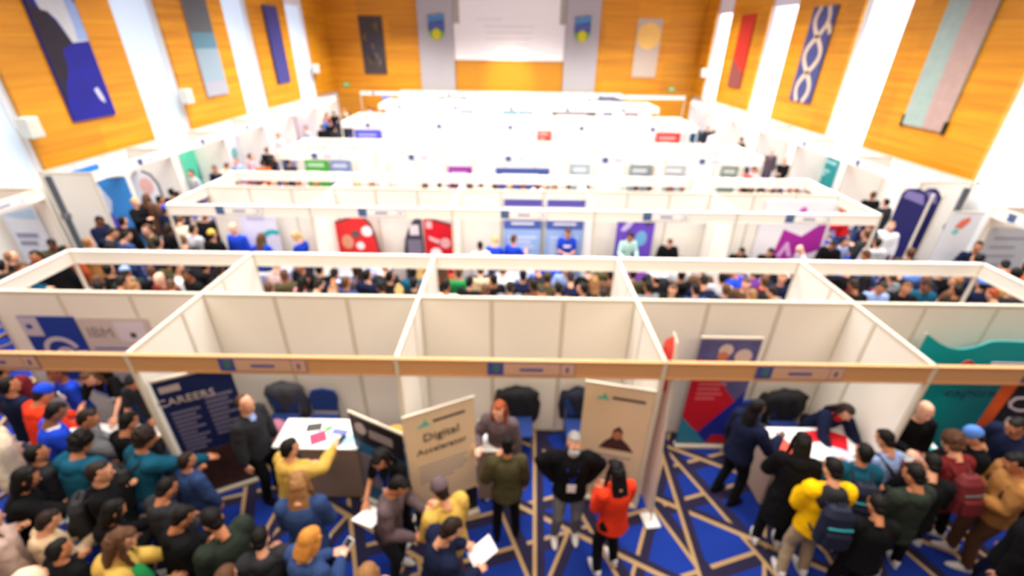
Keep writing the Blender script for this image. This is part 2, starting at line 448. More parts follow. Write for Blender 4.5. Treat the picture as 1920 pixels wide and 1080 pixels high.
t, W, Hh = art_frame('tall plain indigo artwork, farthest on the left wall', -1, 25.98, 27.45)
canvas(t, W, Hh, mat('paint_indigo', (62, 66, 134), .5, noise=.08, nscale=3))
bm = NB()
for (a, b) in ((0, .03), (W - .03, W)): box(bm, a, b, -.05, .0, 0, Hh)
obj('frame_edge', bm, mat('indigo_edge', (48, 48, 100), .5), t)
# right wall rz=-90: local +X -> world -Y, local -Y -> world -X (hall side)
t, W, Hh = art_frame('tall artwork in pale green and pink halves, nearest on the right wall', 1, 13.83, 15.43)
canvas(t, W, Hh, mat('paint_sage', (160, 182, 172), .6, noise=.18, nscale=5))
bm = NB(); poly(bm, [(W * .52, 0), (W, 0), (W, Hh), (W * .45, Hh)], -.006, 'y', -.03); obj('pink_half', bm, mat('paint_pink', (186, 158, 148), .6, noise=.15, nscale=5), t)
for q in (0, W): 
    bm = NB(); box(bm, q - .04, q + .04, -.05, .01, -.06, .28); obj('corner_bracket', bm, M_BLACK, t)
t, W, Hh = art_frame('tall indigo artwork with interlaced cream ribbons, second on the right wall', 1, 20.62, 22.25)
canvas(t, W, Hh, mat('paint_deep_blue', (66, 74, 128), .5, noise=.15, nscale=3))
mr = mat('paint_cream', (222, 200, 168), .6, noise=.06)
def ribbon(ph, z0=0, z1=None):
    z1 = z1 or Hh; pts = []
    for i in range(41):
        z = z0 + (z1 - z0) * i / 40
        pts.append((W / 2 + (.42 + .12 * math.sin(z * .9)) * math.sin(z * 2.35 + ph), z))
    bm = NB(); curve_strip(bm, pts, .2, -.008, -.03); obj('ribbon', bm, mr, t)
ribbon(.5); ribbon(.5 + PI)
bm = NB(); curve_strip(bm, [(W * .75, 2.95), (W * .93, 2.75), (W - .03, 2.55)], .2, -.006, -.038); obj('ribbon', bm, mr, t)
t, W, Hh = art_frame('tall narrow red artwork with grey lower corner, farthest on the right wall', 1, 27.45, 29.1)
canvas(t, W, Hh, mat('paint_red', (196, 44, 34), .5, noise=.12, nscale=2))
bm = NB(); poly(bm, [(0, 0), (W, 0), (W, .8), (W * .55, .95), (W * .3, 1.3), (0, 1.35)], -.006, 'y', -.03); obj('grey_corner', bm, mat('paint_maroon', (132, 70, 66), .5, noise=.2, nscale=4), t)
# back wall artworks
t = thing('artwork', 'dark tapestry of tangled ochre and blue shapes on the left of the back wall', 'artwork', (-10.35, BY - .12, 3.42))
bm = NB(); box(bm, 0, 1.55, -.03, .02, 0, 3.45); obj('canvas', bm, mat('tapestry_dark', (74, 66, 64), .8, noise=.5, nscale=4), t)
random.seed(4)
for k in range(14):
    c = [(126, 112, 66), (60, 66, 110), (134, 120, 110), (46, 42, 48)][k % 4]
    u, v = random.uniform(.3, 1.2), random.uniform(.3, 3.1)
    bm = NB(); curve_strip(bm, [(u, v), (u + random.uniform(-.2, .2), v + .18), (u + random.uniform(-.25, .25), v + .36)], .1, -.005, -.03)
    obj('woven_shape', bm, flat(c), t)
t = thing('artwork', 'pale grey hanging with a golden disc on the right of the back wall', 'artwork', (8.0, BY - .12, 3.45))
bm = NB(); box(bm, 0, 1.62, -.03, .02, 0, 3.5); obj('canvas', bm, mat('hanging_pale', (200, 184, 166), .8, noise=.05), t)
bm = NB(); disc(bm, .82, 2.5, .78, -.01, -.03, n=40); obj('golden_disc', bm, mat('disc_gold', (246, 200, 110), .5, noise=.06, nscale=3), t)
# ------------------------------------------------------------------ exhibition booths (shell scheme, 2.48 m high)
BH = 2.48
M_SEAM = mat('panel_edge_shadow_grey', (196, 190, 178), .6)
M_PLATE = mat('name_plate_white', (240, 236, 230), .5)
M_PBLUE = mat('name_plate_blue', (64, 76, 150), .5)
M_FASCIA_WARMLIT = mat('fascia_painted_warm_light', (204, 154, 104), 0.5)  # front-row fascia and rails: warm light painted into the base colour
M_PLATE_WARMLIT = mat('name_plate_painted_warm_light', (206, 166, 140), 0.5)  # front-row plates: the same warm light painted into their colour
M_CRESTG = mat('crest_teal_green', (70, 110, 110), .5)
_mesh = {}
def cached(key, fn, mats):
    """one shared mesh per key"""
    if key not in _mesh:
        bm = NB(); fn(bm); me = bpy.data.meshes.new(key if isinstance(key, str) else key[0])
        bm.normal_update(); bm.to_mesh(me); bm.free()
        for k in mats: me.materials.append(k)
        _mesh[key] = me
    return _mesh[key]
def part(name, key, fn, m, parent, loc=(0, 0, 0), rz=0):
    o = bpy.data.objects.new(name, cached((name,) + tuple(key), fn, m if isinstance(m, list) else [m]))
    o.location = loc; o.rotation_euler = (0, 0, rz)
    return link(o, parent)
def panel_fn(w):
    def f(bm):
        box(bm, .03, w - .03, -.02, .02, .06, BH - .05)
    return f
def post_fn(bm):
    poly(bm, [(.03 * math.cos(PI / 8 + k * PI / 4), .03 * math.sin(PI / 8 + k * PI / 4)) for k in range(8)], BH, 'z', 0)
def rail_fn(w):
    def f(bm):
        box(bm, .0, w, -.024, .024, BH - .055, BH - .002); box(bm, .0, w, -.024, .024, 0.01, .06)
    return f
def wall_run(name, label, cat, x, y, segs, rz, group, end_post=True):
    """panels in a line along local +X, a post before each"""
    t = thing(name, label, cat, (x, y, 0), rz, group)
    u = 0
    for w in segs:
        part('post', (), post_fn, M_ALU, t, (u, 0, 0))
        part('wall_panel', (w,), panel_fn(w), M_PANEL, t, (u, 0, 0))
        part('rail', (w,), rail_fn(w), M_ALU, t, (u, 0, 0))
        u += w
    if end_post: part('post', (), post_fn, M_ALU, t, (u, 0, 0))
    return t
def fascia(label, x, y, w, rz, plate=True, group='fascia boards of the booths', detail=True, pu=None, thin=.2, tan=False):
    MF, MP = (M_FASCIA_WARMLIT, M_PLATE_WARMLIT) if tan else (M_FASCIA, M_PLATE)  # tan picks the colours with warm light painted in
    """board along local +X, face towards local -Y"""
    t = thing('fascia_board', label, 'fascia', (x, y, 0), rz, group)
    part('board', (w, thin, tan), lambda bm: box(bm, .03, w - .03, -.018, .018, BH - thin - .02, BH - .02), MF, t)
    part('rail', (w, thin, tan), lambda bm: (box(bm, .0, w, -.026, .026, BH - .025, BH), box(bm, .0, w, -.024, .024, BH - thin - .035, BH - thin - .015)), M_FASCIA_WARMLIT if tan else M_FASCIA, t)
    if plate:
        pu = w / 2 - .48 if pu is None else pu
        p = part('name_plate', ('a',), lambda bm: box(bm, 0, .98, -.026, -.019, 0, .17), M_PBLUE, t, (pu, 0, BH - thin + .0))
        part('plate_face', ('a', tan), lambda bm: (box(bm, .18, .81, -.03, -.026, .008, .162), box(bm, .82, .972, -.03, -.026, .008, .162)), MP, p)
        if detail:
            part('crest', ('a',), lambda bm: poly(bm, [(.06, .145), (.14, .145), (.14, .07), (.1, .03), (.06, .07)], -.006, 'y', -.026), M_CRESTG, p)
            part('lettering', ('a',), lambda bm: box(bm, .36, .62, -.033, -.03, .065, .1), M_PBLUE, p)
            part('booth_number', ('a',), lambda bm: box(bm, .875, .905, -.033, -.03, .05, .12), M_PBLUE, p)
    return t
XS = [-7.28, -4.28, -1.28, 1.72, 4.72, 7.72]
ORD = ['leftmost', 'second from the left', 'middle', 'second from the right', 'rightmost']
ROWN = ['first', 'second', 'third', 'fourth', 'fifth', 'sixth', 'seventh', 'eighth', 'ninth', 'tenth']
def block(k, yf, yb, yr, xs=XS, extend=False):
    """rows k (facing the camera, fascia at yf) and k+1 (facing away, fascia at yr) back to back on yb"""
    n1, n2 = ROWN[k], ROWN[k + 1]
    for i in range(5):
        x0, x1 = xs[i], xs[i + 1]; w = (x1 - x0) / 3
        wall_run('booth_back_wall', 'white back wall of the %s booth between the %s and %s rows' % (ORD[i], n1, n2), 'booth wall',
                 x0, yb, [w] * 3, 0, 'booth back walls', end_post=(i == 4))
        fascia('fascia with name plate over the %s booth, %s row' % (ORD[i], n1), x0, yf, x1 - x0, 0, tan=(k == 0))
        fascia('fascia seen from behind over the %s booth, %s row' % (ORD[i], n2), x1, yr, x1 - x0, PI)
    for i in range(1, 5):
        pos = ['', 'leftmost', 'second from the left', 'second from the right', 'rightmost'][i]
        wall_run('partition_wall', 'white side partition, %s in the %s booth row' % (pos, n1), 'booth wall', xs[i], yf, [(yb - yf) * .66, (yb - yf) * .34], PI / 2, 'booth side partitions', end_post=False)
        wall_run('partition_wall', 'white side partition, %s in the %s booth row' % (pos, n2), 'booth wall', xs[i], yr, [(yr - yb) * .66, (yr - yb) * .34], -PI / 2, 'booth side partitions', end_post=False)
    # open corner booths: end fascias and corner posts
    for side, x in (('left', xs[0]), ('right', xs[5])):
        for nm, ya, yc in ((n1, yf, yb), (n2, yb, yr)):
            rz = -PI / 2 if side == 'left' else PI / 2
            fascia('short end fascia at the %s end of the %s booth row' % (side, nm), x, yc if side == 'left' else ya, yc - ya, rz, plate=False)
        for nm, y in ((n1, yf), (n2, yr)):
            o = obj('corner_post', (lambda b: (post_fn(b), b)[1])(NB()), M_ALU, None, loc=(x, y, 0))
            tag(o, 'corner post at the %s end of the %s booth row' % (side, nm), 'post', 'booth corner posts')
        
block(0, 4.10, 5.50, 6.86)
block(2, 9.25, 10.65, 12.0)
block(4, 14.4, 15.5, 16.6)
block(6, 20.2, 21.6, 23.0)
block(8, 26.2, 27.6, 29.0)
# fascia of the front row carries on past the left edge over a further booth
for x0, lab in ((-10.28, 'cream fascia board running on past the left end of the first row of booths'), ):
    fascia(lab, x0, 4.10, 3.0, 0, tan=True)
# far row against the back wall: seven narrower booths and a long fascia to the right
FX = [-10.3 + 2.52 * i for i in range(8)]
for i in range(7):
    nm = ['leftmost', 'second', 'third', 'fourth', 'fifth', 'sixth', 'seventh'][i]
    fascia('white fascia with tiny plate, %s in the farthest row' % nm, FX[i], 33.0, 2.52, 0, detail=False)
    wall_run('booth_back_wall', 'white back wall, %s in the farthest row' % nm, 'booth wall', FX[i], 34.3, [.84] * 3, 0, 'booth back walls', end_post=(i == 6)) if i else None
    if i:
        wall_run('partition_wall', 'white side partition left of the %s booth of the farthest row' % nm, 'booth wall', FX[i], 33.0, [1.3], PI / 2, 'booth side partitions', end_post=False)
fascia('white fascia spanning the gap towards the right wall in the farthest row', FX[7], 32.9, 4.0, 0, plate=False)
for x, lab in ((FX[0], 'aluminium post at the left end of the farthest row'), (FX[7] + 4.0, 'aluminium post at the right end of the farthest row')):
    o = obj('corner_post', (lambda b: (post_fn(b), b)[1])(NB()), M_ALU, None, loc=(x, 33.0, 0)); tag(o, lab, 'post', 'booth corner posts')

# booths along the side walls
SIDEN = ['nearest', 'second', 'third', 'fourth', 'fifth', 'sixth', 'seventh']
for side, xf, xb, ys in (('left', -10.8, -12.1, [7.2, 10.25, 11.6, 14.6, 17.6, 20.6, 23.6, 26.6, 29.6]),
                         ('right', 10.75, 12.1, [6.9, 9.95, 12.0, 15.0, 18.0, 21.0, 24.0, 27.0, 30.0])):
    segs = list(zip(ys[:1] + ys[2:-1], ys[1:2] + ys[3:]))
    for k, (a, b) in enumerate(segs):
        if side == 'left':
            fascia('cream fascia of the %s booth along the left wall' % SIDEN[k], xf, a, b - a, PI / 2, pu=1.6)
            wall_run('booth_back_wall', 'white back wall of the %s booth along the left wall' % SIDEN[k], 'booth wall', xb, a, [(b - a) / 3] * 3, PI / 2, 'booth back walls')
        else:
            fascia('cream fascia of the %s booth along the right wall' % SIDEN[k], xf, b, b - a, -PI / 2, pu=.4)
            wall_run('booth_back_wall', 'white back wall of the %s booth along the right wall' % SIDEN[k], 'booth wall', xb, a, [(b - a) / 3] * 3, PI / 2, 'booth back walls')
        for y, e in ((b, 'far'),) + (((a, 'near'),) if k in (1,) else ()):
            x0, x1 = min(xf, xb), max(xf, xb)
            wall_run('partition_wall', 'white partition at the %s side of the %s booth along the %s wall' % (e, SIDEN[k], side), 'booth wall',
                     x0, y - (.03 if e == 'far' else -.03), [x1 - x0], 0, 'booth side partitions')
# dark structural posts at the gaps in the wall booths
for x, y, lab in ((-10.9, 10.6, 'dark slim steel column at the gap between wall booths on the left'), (10.75, 10.75, 'dark slim steel column at the gap between wall booths on the right')):
    t = thing('steel_column', lab, 'column', (x, y, 0))
    bm = NB(); box(bm, -.05, .05, -.05, .05, 0.02, 2.66, bev=.01); obj('shaft', bm, mat('column_dark', (74, 80, 88), .5), t)
    bm = NB(); box(bm, -.13, .13, -.13, .13, 0, .02); obj('base_plate', bm, M_STEEL, t)
    bm = NB(); box(bm, -.07, .07, -.07, .07, 1.6, 1.75, bev=.01); obj('clamp', bm, M_STEEL, t)
# ------------------------------------------------------------------ displays, counters, chairs
def rollup(label, p0, p1, h, base_m, parts, name='rollup_banner', cat='banner', lean=0.0):
    """p0,p1: left and right foot points seen from the printed side. parts: list of (name, material, fn(bm, W, H))"""
    a, b = Vector((*p0, 0)), Vector((*p1, 0)); d = b - a; W = d.length; rz = math.atan2(d.y, d.x)
    t = thing(name, label, cat, (a.x, a.y, 0), rz)
    bm = NB(); box(bm, 0, W, -.004, .004, .05, h); sh = obj('printed_sheet', bm, base_m, t)
    bm = NB(); box(bm, -.01, W + .01, -.06, .06, 0, .06, bev=.015); obj('base_cassette', bm, M_ALU, t)
    bm = NB(); box(bm, -.005, W + .005, -.012, .012, h - .01, h + .02); obj('top_rail', bm, M_ALU, t)
    bm = NB(); tube(bm, [(W / 2, .03, .06), (W / 2, .03, h)], .01, 8); obj('support_pole', bm, M_ALU, t)
    for nm, m, fn in parts:
        if fn is None: continue
        bm = NB(); fn(bm, W, h); obj(nm, bm, m, sh)
    return t, W, sh
def bars(rows, x0, x1, z, dz, th, rag=(1, .8, .92, .7, .96, .6), y=-.008):
    def f(bm, W, H):
        for i in range(rows):
            zz = z - i * dz
            box(bm, x0 * W, (x0 + (x1 - x0) * rag[i % len(rag)]) * W, y, -.004, zz - th / 2, zz + th / 2)
    return f
M_GREYT = mat('print_grey_text', (168, 160, 156), .6)
M_DKT = mat('print_dark_text', (64, 62, 62), .6)
M_TEALG = mat('print_teal_logo', (96, 196, 170), .6)
# navy banner beside the second booth
M_NAVYP = mat('print_navy', (22, 34, 82), .5)
t, W, sh = rollup('tall navy roll-up banner with pale text columns beside the man in the dark blazer', (-4.22, 4.16), (-3.5, 4.52), 2.02, M_NAVYP, [
    ('photo_band', mat('print_brown_photo', (70, 42, 34), .5, noise=.7, nscale=9), lambda bm, W, H: box(bm, 0, W, -.008, -.004, .09, .8)),
    ('logo', mat('print_pinkgrey', (190, 176, 178), .6), lambda bm, W, H: box(bm, .06 * W, .32 * W, -.009, -.004, 1.83, 1.92)),
    ('small_text', mat('print_slate_text', (116, 112, 140), .6), bars(10, .08, .46, 1.5, .07, .035)),
    ('small_text', mat('print_slate_text', (116, 112, 140), .6), bars(9, .55, .93, 1.62, .075, .04))])
text('lettering', 'CAREERS', .15, mat('print_pinkgrey', (190, 176, 178), .6), sh, (.34 * W, -.008, 1.68))
# black and blue small banner
rollup('low black and blue roll-up banner behind the woman writing on a clipboard', (-1.98, 4.2), (-1.24, 3.84), 1.58, mat('print_ink_blue', (40, 98, 140), .5), [
    ('black_header', mat('print_black', (22, 18, 20), .5), lambda bm, W, H: box(bm, 0, W, -.008, -.004, 1.14, 1.57)),
    ('logo', mat('print_pinkgrey', (190, 176, 178), .6), lambda bm, W, H: disc(bm, .2 * W, 1.38, .09, -.006, -.008)),
    ('logo_text', mat('print_grey2', (150, 138, 140), .6), lambda bm, W, H: box(bm, .36 * W, .8 * W, -.012, -.008, 1.29, 1.42)),
    ('grey_text_block', mat('print_mauvegrey', (126, 118, 126), .6), lambda bm, W, H: box(bm, .03 * W, .97 * W, -.008, -.004, .35, .93))])
# two beige wood-look banners of one exhibitor
M_BEIGE = mat('print_beige_wood', (232, 208, 172), .5, noise=.08, nscale=2.5)
def tri(bm, W, H):
    poly(bm, [(.22 * W, 1.8), (.36 * W, 1.8), (.29 * W, 1.9)], -.004, 'y', -.004)
    poly(bm, [(.17 * W, 1.8), (.25 * W, 1.8), (.23 * W, 1.85)], -.004, 'y', -.008)
t, W, sh = rollup('beige roll-up banner headed Digital with a small green triangle logo', (-1.16, 3.66), (-.42, 4.02), 2.0, M_BEIGE, [
    ('logo', M_TEALG, tri), ('company_text', M_DKT, bars(1, .4, .86, 1.84, .1, .035)),
    ('small_text', M_GREYT, bars(5, .14, .86, 1.18, .065, .03, rag=(1, .95, 1, .9, .7))),
    ('black_foot', M_BLACK, lambda bm, W, H: box(bm, 0, W, -.008, -.004, .09, .5))])
text('lettering', 'Digital', .17, M_DKT, sh, (.5 * W, -.008, 1.62))
text('lettering', 'Accelerator', .125, M_DKT, sh, (.5 * W, -.008, 1.42))
def portrait(bm, W, H):
    poly(bm, [(.3 * W, 1.0), (.82 * W, 1.0), (.72 * W, 1.12), (.62 * W, 1.2), (.62 * W, 1.33), (.56 * W, 1.4), (.48 * W, 1.33), (.47 * W, 1.2), (.38 * W, 1.12)], -.005, 'y', -.004)
t, W, sh = rollup('beige roll-up banner with a small portrait photo behind the masked man', (.9, 4.3), (1.72, 4.12), 2.02, M_BEIGE, [
    ('logo', M_TEALG, tri), ('company_text', M_DKT, bars(1, .4, .86, 1.84, .1, .04)),
    ('portrait_photo', mat('print_dark_hair', (74, 44, 34), .5), portrait),
    ('portrait_face', mat('print_skin', (190, 124, 88), .5), lambda bm, W, H: disc(bm, .55 * W, 1.25, .055, -.004, -.009, rz=1.25)),
    ('small_text', M_GREYT, bars(4, .2, .8, .88, .07, .035))])
# red, blue and teal banner against the fourth booth's wall
t, W, sh = rollup('wide red, blue and teal banner with a photo of people, against the fourth booth wall', (2.6, 5.2), (3.44, 5.2), 2.06, mat('print_photo_blue', (84, 82, 130), .5, noise=.5, nscale=7), [
    ('red_shape', mat('print_red', (186, 16, 34), .5), lambda bm, W, H: poly(bm, [(0, .58), (0, 1.62), (.08 * W, 1.72), (.85 * W, .95), (.35 * W, .32)], -.004, 'y', -.004)),
    ('blue_shape', mat('print_royal', (18, 34, 140), .5), lambda bm, W, H: poly(bm, [(.35 * W, .32), (.5 * W, .09), (W, .09), (W, 1.12)], -.004, 'y', -.0045)),
    ('teal_shape', mat('print_teal', (40, 128, 160), .5), lambda bm, W, H: poly(bm, [(0, .09), (.55 * W, .09), (0, .62)], -.004, 'y', -.005)),
    ('red_foot', mat('print_red', (186, 16, 34), .5), lambda bm, W, H: poly(bm, [(.55 * W, .09), (W, .09), (W, .26), (.62 * W, .26)], -.004, 'y', -.009)),
    ('text_block', mat('print_rose', (208, 96, 104), .5), bars(4, .14, .62, 1.26, .09, .04, y=-.013)),
    ('helmet_figure', mat('print_figure_pale', (206, 186, 176), .5), lambda bm, W, H: (disc(bm, .45 * W, 1.86, .1, -.004, -.005), disc(bm, .76 * W, 1.76, .12, -.004, -.005))),
    ('face', mat('print_skin2', (196, 120, 90), .5), lambda bm, W, H: disc(bm, .42 * W, 1.76, .08, -.004, -.007)),
    ('hi_vis_vest', mat('print_hivis', (206, 214, 40), .5), lambda bm, W, H: (box(bm, .22 * W, .4 * W, -.01, -.004, 1.58, 1.66), box(bm, .62 * W, .8 * W, -.01, -.004, 1.44, 1.54)))])
# feather flag
t = thing('feather_flag', 'tall narrow white and red feather flag standing at the front of the aisle', 'flag', (1.88, 3.9, 0), R(97))
t.rotation_euler = (0, R(6.5), R(97))
bm = NB(); poly(bm, [(0, .12), (.34, .16), (.38, .9), (.38, 1.9), (.34, 2.3), (.24, 2.6), (.06, 2.74), (0, 2.6)], .03, 'y', -.015); fs = obj('sail', bm, mat('flag_blush_white', (236, 208, 202), .7), t)
bm = NB(); poly(bm, [(0.06, 2.0), (.2, 1.9), (.36, 2.1), (.34, 2.3), (.24, 2.6), (.06, 2.74), (0.02, 2.6)], .036, 'y', -.018); obj('red_tip', bm, mat('flag_red', (226, 66, 52), .6), fs)
bm = NB(); tube(bm, [(-.02, 0, .03), (-.02, 0, 2.5), (0, 0, 2.68), (.1, 0, 2.76)], .012, 8); obj('pole', bm, M_ALU, t)
bm = NB(); box(bm, -.12, .12, -.1, .1, 0, .03, bev=.01); obj('base_plate', bm, M_WHITE, t)

# wall posters of the first booth
def poster(label, x, y, z, w, h, m, rz=0, name='poster', parts=(), group=None):
    t = thing(name, label, 'poster', (x, y, z), rz, group)
    bm = NB(); box(bm, 0, w, -.012, 0, 0, h); sh = obj('printed_sheet', bm, m, t)
    for nm, mm, fn in parts:
        bm = NB(); fn(bm, w, h); obj(nm, bm, mm, sh)
    return t
def ring(bm, cx, cz, r0, r1, a0, a1, t=-.006, at=-.012, n=20):
    pts = [(cx + r1 * math.cos(R(a0 + (a1 - a0) * i / n)), cz + r1 * math.sin(R(a0 + (a1 - a0) * i / n))) for i in range(n + 1)]
    pts += [(cx + r0 * math.cos(R(a1 - (a1 - a0) * i / n)), cz + r0 * math.sin(R(a1 - (a1 - a0) * i / n))) for i in range(n + 1)]
    poly(bm, pts, t, 'y', at)
MB_ = mat('print_blue_ibm', (20, 54, 150), .5)
MLG = mat('print_lilac_grey', (196, 186, 200), .5)
t = poster('blue poster with a spiral emblem on the left booth back wall', -7.0, 5.465, .95, .8, 1.13, MB_, parts=[
    ('spiral_emblem', MLG, lambda bm, w, h: (ring(bm, .42, .52, .2, .27, 20, 190), ring(bm, .46, .45, .1, .16, 40, 330), disc(bm, .48, .43, .03, -.006, -.012))),
    ('corner_box', MLG, lambda bm, w, h: (box(bm, 0.0, .27, -.016, -.012, .8, 1.12), box(bm, .6, .8, -.016, -.012, .3, .55))),
    ('small_logo', MB_, lambda bm, w, h: (box(bm, .08, .16, -.02, -.016, .93, 1.0), box(bm, .66, .74, -.02, -.016, .38, .45)))])
t = poster('pale lilac poster with blue rule and faint lettering, beside the blue poster', -6.16, 5.465, .95, 1.0, 1.12, mat('print_pale_lilac', (200, 188, 186), .5), parts=[
    ('white_block', mat('print_lilac_white', (214, 206, 220), .5), lambda bm, w, h: box(bm, .5, .92, -.016, -.012, .72, 1.05)),
    ('small_logo', M_DKT, lambda bm, w, h: box(bm, .68, .76, -.02, -.016, .8, .88)),
    ('blue_rule', mat('print_rule', (120, 120, 180), .5), lambda bm, w, h: box(bm, .06, .95, -.016, -.012, .58, .62)),
    ('text_lines', MLG, lambda bm, w, h: [box(bm, .1, .8, -.016, -.012, q, q + .04) for q in (.1, .22, .34, .46)])])
text('lettering', 'IBM', .24, mat('print_faded_grey', (140, 128, 130), .6), t, (.26, -.014, .87))
# teal backdrop of the fifth booth
t = thing('fabric_backdrop', 'curved teal fabric backdrop reading experience in the rightmost front booth', 'banner', (5.72, 5.3, 0))
bm = NB(); n = 40; W = 2.6; rows = []
for i in range(n + 1):
    u = i / n; x = u * W; y = -.30 * math.sin(min(1, u * 3) * PI / 2) * (1 - u) - .03 + .05 * math.sin(u * 7)
    zt = 2.12 - .17 * math.sin(min(1, u / .28) * PI) + .02 * math.sin(u * 6)
    rows.append([(x, y, .1), (x, y, zt), (x, y + .02, zt), (x, y + .02, .1)])
vr = [[bm.verts.new(p) for p in r] for r in rows]
for a, b in zip(vr, vr[1:]):
    for j in range(4): bm.faces.new((a[j], b[j], b[(j + 1) % 4], a[(j + 1) % 4]))
bm.faces.new(vr[0][::-1]); bm.faces.new(vr[-1])
fabric = obj('fabric', bm, mat('print_teal_fabric', (0, 146, 150), .55, noise=.25, nscale=1.2), t, smooth=False)
text('lettering', 'experience', .26, mat('print_deep_teal', (12, 62, 76), .6), fabric, (.9, -.34, 1.38))
text('lettering', 'early talent', .14, mat('print_deep_teal', (12, 62, 76), .6), fabric, (1.0, -.36, 1.66))
bm = NB(); box(bm, .7, 1.2, -.35, -.34, 1.86, 1.9); box(bm, .62, 1.3, -.35, -.34, 1.78, 1.82); obj('small_text', bm, MLG, fabric)
bm = NB(); ring(bm, .38, 1.84, .04, .09, 0, 350, -.01, -.35); obj('red_logo', bm, mat('print_red', (186, 16, 34), .5), fabric)
bm = NB(); tube(bm, [(0.03, 0.03, 0.02), (0.03, 0.03, 2.1)], .015, 8); tube(bm, [(W, 0.03, 0.02), (W, 0.03, 2.0)], .015, 8); obj('frame', bm, M_ALU, t)
bm = NB(); box(bm, -.05, .1, -.15, .15, 0, .03); box(bm, W - .1, W + .05, -.15, .15, 0, .03); obj('feet', bm, M_ALU, t)
# black banner with pale letters and an orange edge
t, W, sh = rollup('black roll-up banner with large pale letters and orange edge in the rightmost front booth', (6.3, 4.62), (7.15, 4.35), 1.98, mat('print_black2', (26, 24, 26), .5), [
    ('orange_edge', mat('print_orange', (200, 84, 24), .5, noise=.3, nscale=6), lambda bm, W, H: poly(bm, [(0, 1.97), (W, 1.97), (W, 1.9), (.16 * W, 1.86), (.1 * W, .1), (0, .1)], -.004, 'y', -.004))])
text('lettering', 'CON', .34, MLG, sh, (.6 * W, -.008, 1.55)); text('lettering', 'ME', .34, MLG, sh, (.5 * W, -.008, 1.2))

# counters: taupe folding counters with white tops
def counter(label, x0, y0, w, d, h, rz=0, face=M_TAUPE, top=M_WHITE):
    t = thing('display_counter', label, 'counter', (x0, y0, 0), rz)
    bm = NB(); box(bm, .02, w - .02, .02, d - .02, .04, h - .03, bev=.015); obj('body', bm, face, t)
    bm = NB(); box(bm, 0, w, 0, d, h - .03, h, bev=.008); obj('counter_top', bm, top, t)
    bm = NB(); box(bm, .05, w - .05, .05, d - .05, 0, .04); obj('plinth', bm, M_BLACK, t)
    return t
M_GCLOTH = mat('grey_brown_cloth', (112, 96, 88), .9, bump=.2)
def table(label, x0, y0, w, d, h, cloth=None, top=M_WHITE):
    t = thing('folding_table', label, 'table', (x0, y0, 0))
    bm = NB(); box(bm, 0, w, 0, d, h - .035, h, bev=.008); obj('tabletop', bm, top, t)
    for q in (.06, w - .06):
        for r in (.06, d - .06):
            bm = NB(); tube(bm, [(q, r, .0), (q, r, h - .04)], .016, 8, cap=False); obj('leg', bm, M_STEEL, t)
    if cloth:
        bm = NB(); random.seed(int(x0 * 10) + 50)
        pts = []
        n = 24
        # skirt that falls from the front and sides with soft pleats
        per = [(0, d), (0, 0), (w, 0), (w, d)]
        path = []
        for (a, b) in zip(per, per[1:]):
            for i in range(n): path.append((a[0] + (b[0] - a[0]) * i / n, a[1] + (b[1] - a[1]) * i / n))
        path.append(per[-1])
        cx, cy = w / 2, d / 2
        up_, lo_ = [], []
        for i, (px, py) in enumerate(path):
            dx, dy = px - cx, py - cy; l = math.hypot(dx, dy); k = .02 + .012 * math.sin(i * 1.7)
            up_.append(bm.verts.new((px + dx / l * .012, py + dy / l * .012, h - .005)))
            lo_.append(bm.verts.new((px + dx / l * k * 1.6, py + dy / l * k * 1.6, .12)))
        for i in range(len(path) - 1): bm.faces.new((up_[i], up_[i + 1], lo_[i + 1], lo_[i]))
        o = obj('table_skirt', bm, cloth, t, smooth=True)
        md = o.modifiers.new('thickness', 'SOLIDIFY'); md.thickness = .006
    return t
counter('taupe demo counter with a white top, in front of the second booth', -2.72, 4.14, .78, .52, 1.0)
table('white topped table left of the taupe counter, crowded with leaflets', -3.05, 4.18, .32, .5, .98, None)
counter('narrow taupe counter with a white top beside the Digital banner', -.44, 4.14, .36, .55, 1.0)
counter('taupe counter with white top and red leaflets in the fourth booth', 3.4, 4.12, 1.2, .56, .95, 0, mat('pale_taupe_front', (190, 166, 150), .6))
counter('small white counter with pink and teal leaflets in the rightmost booth', 5.02, 4.12, .62, .5, .95, 0, mat('pale_taupe_front', (190, 166, 150), .6))
table('white table strewn with leaflets at the front left booth', -6.2, 4.2, 1.6, .55, .76, mat('navy_cloth', (34, 38, 70), .9, bump=.2))
# leaflets, one object each
def leaflet(label, x, y, z, w, d, rz, c, group):
    bm = NB(); box(bm, -w / 2, w / 2, -d / 2, d / 2, 0, .004)
    o = obj('leaflet', bm, flat(c), None, loc=(x, y, z), rz=rz); tag(o, label, 'leaflet', group); return o
for (x, y, w, d, a, c, l) in (
    (-2.62, 4.5, .2, .14, .2, (70, 74, 72), 'dark leaflet at the back left of the counter in the second booth'),
    (-2.5, 4.32, .2, .2, .5, (214, 66, 100), 'crimson folder on the counter in the second booth'),
    (-2.42, 4.48, .1, .08, .9, (80, 170, 90), 'small green card on the counter in the second booth'),
    (-2.25, 4.42, .22, .1, -.2, (110, 120, 190), 'lilac leaflet on the counter in the second booth'),
    (-2.12, 4.28, .18, .14, .3, (150, 200, 236), 'pale blue leaflet at the right of the counter in the second booth'),
    (-2.62, 4.24, .12, .08, .0, (170, 220, 232), 'pale cyan card at the front left of the counter in the second booth')):
    leaflet(l, x, y, 1.001, w, d, a, c, 'leaflets on the second booth counter')
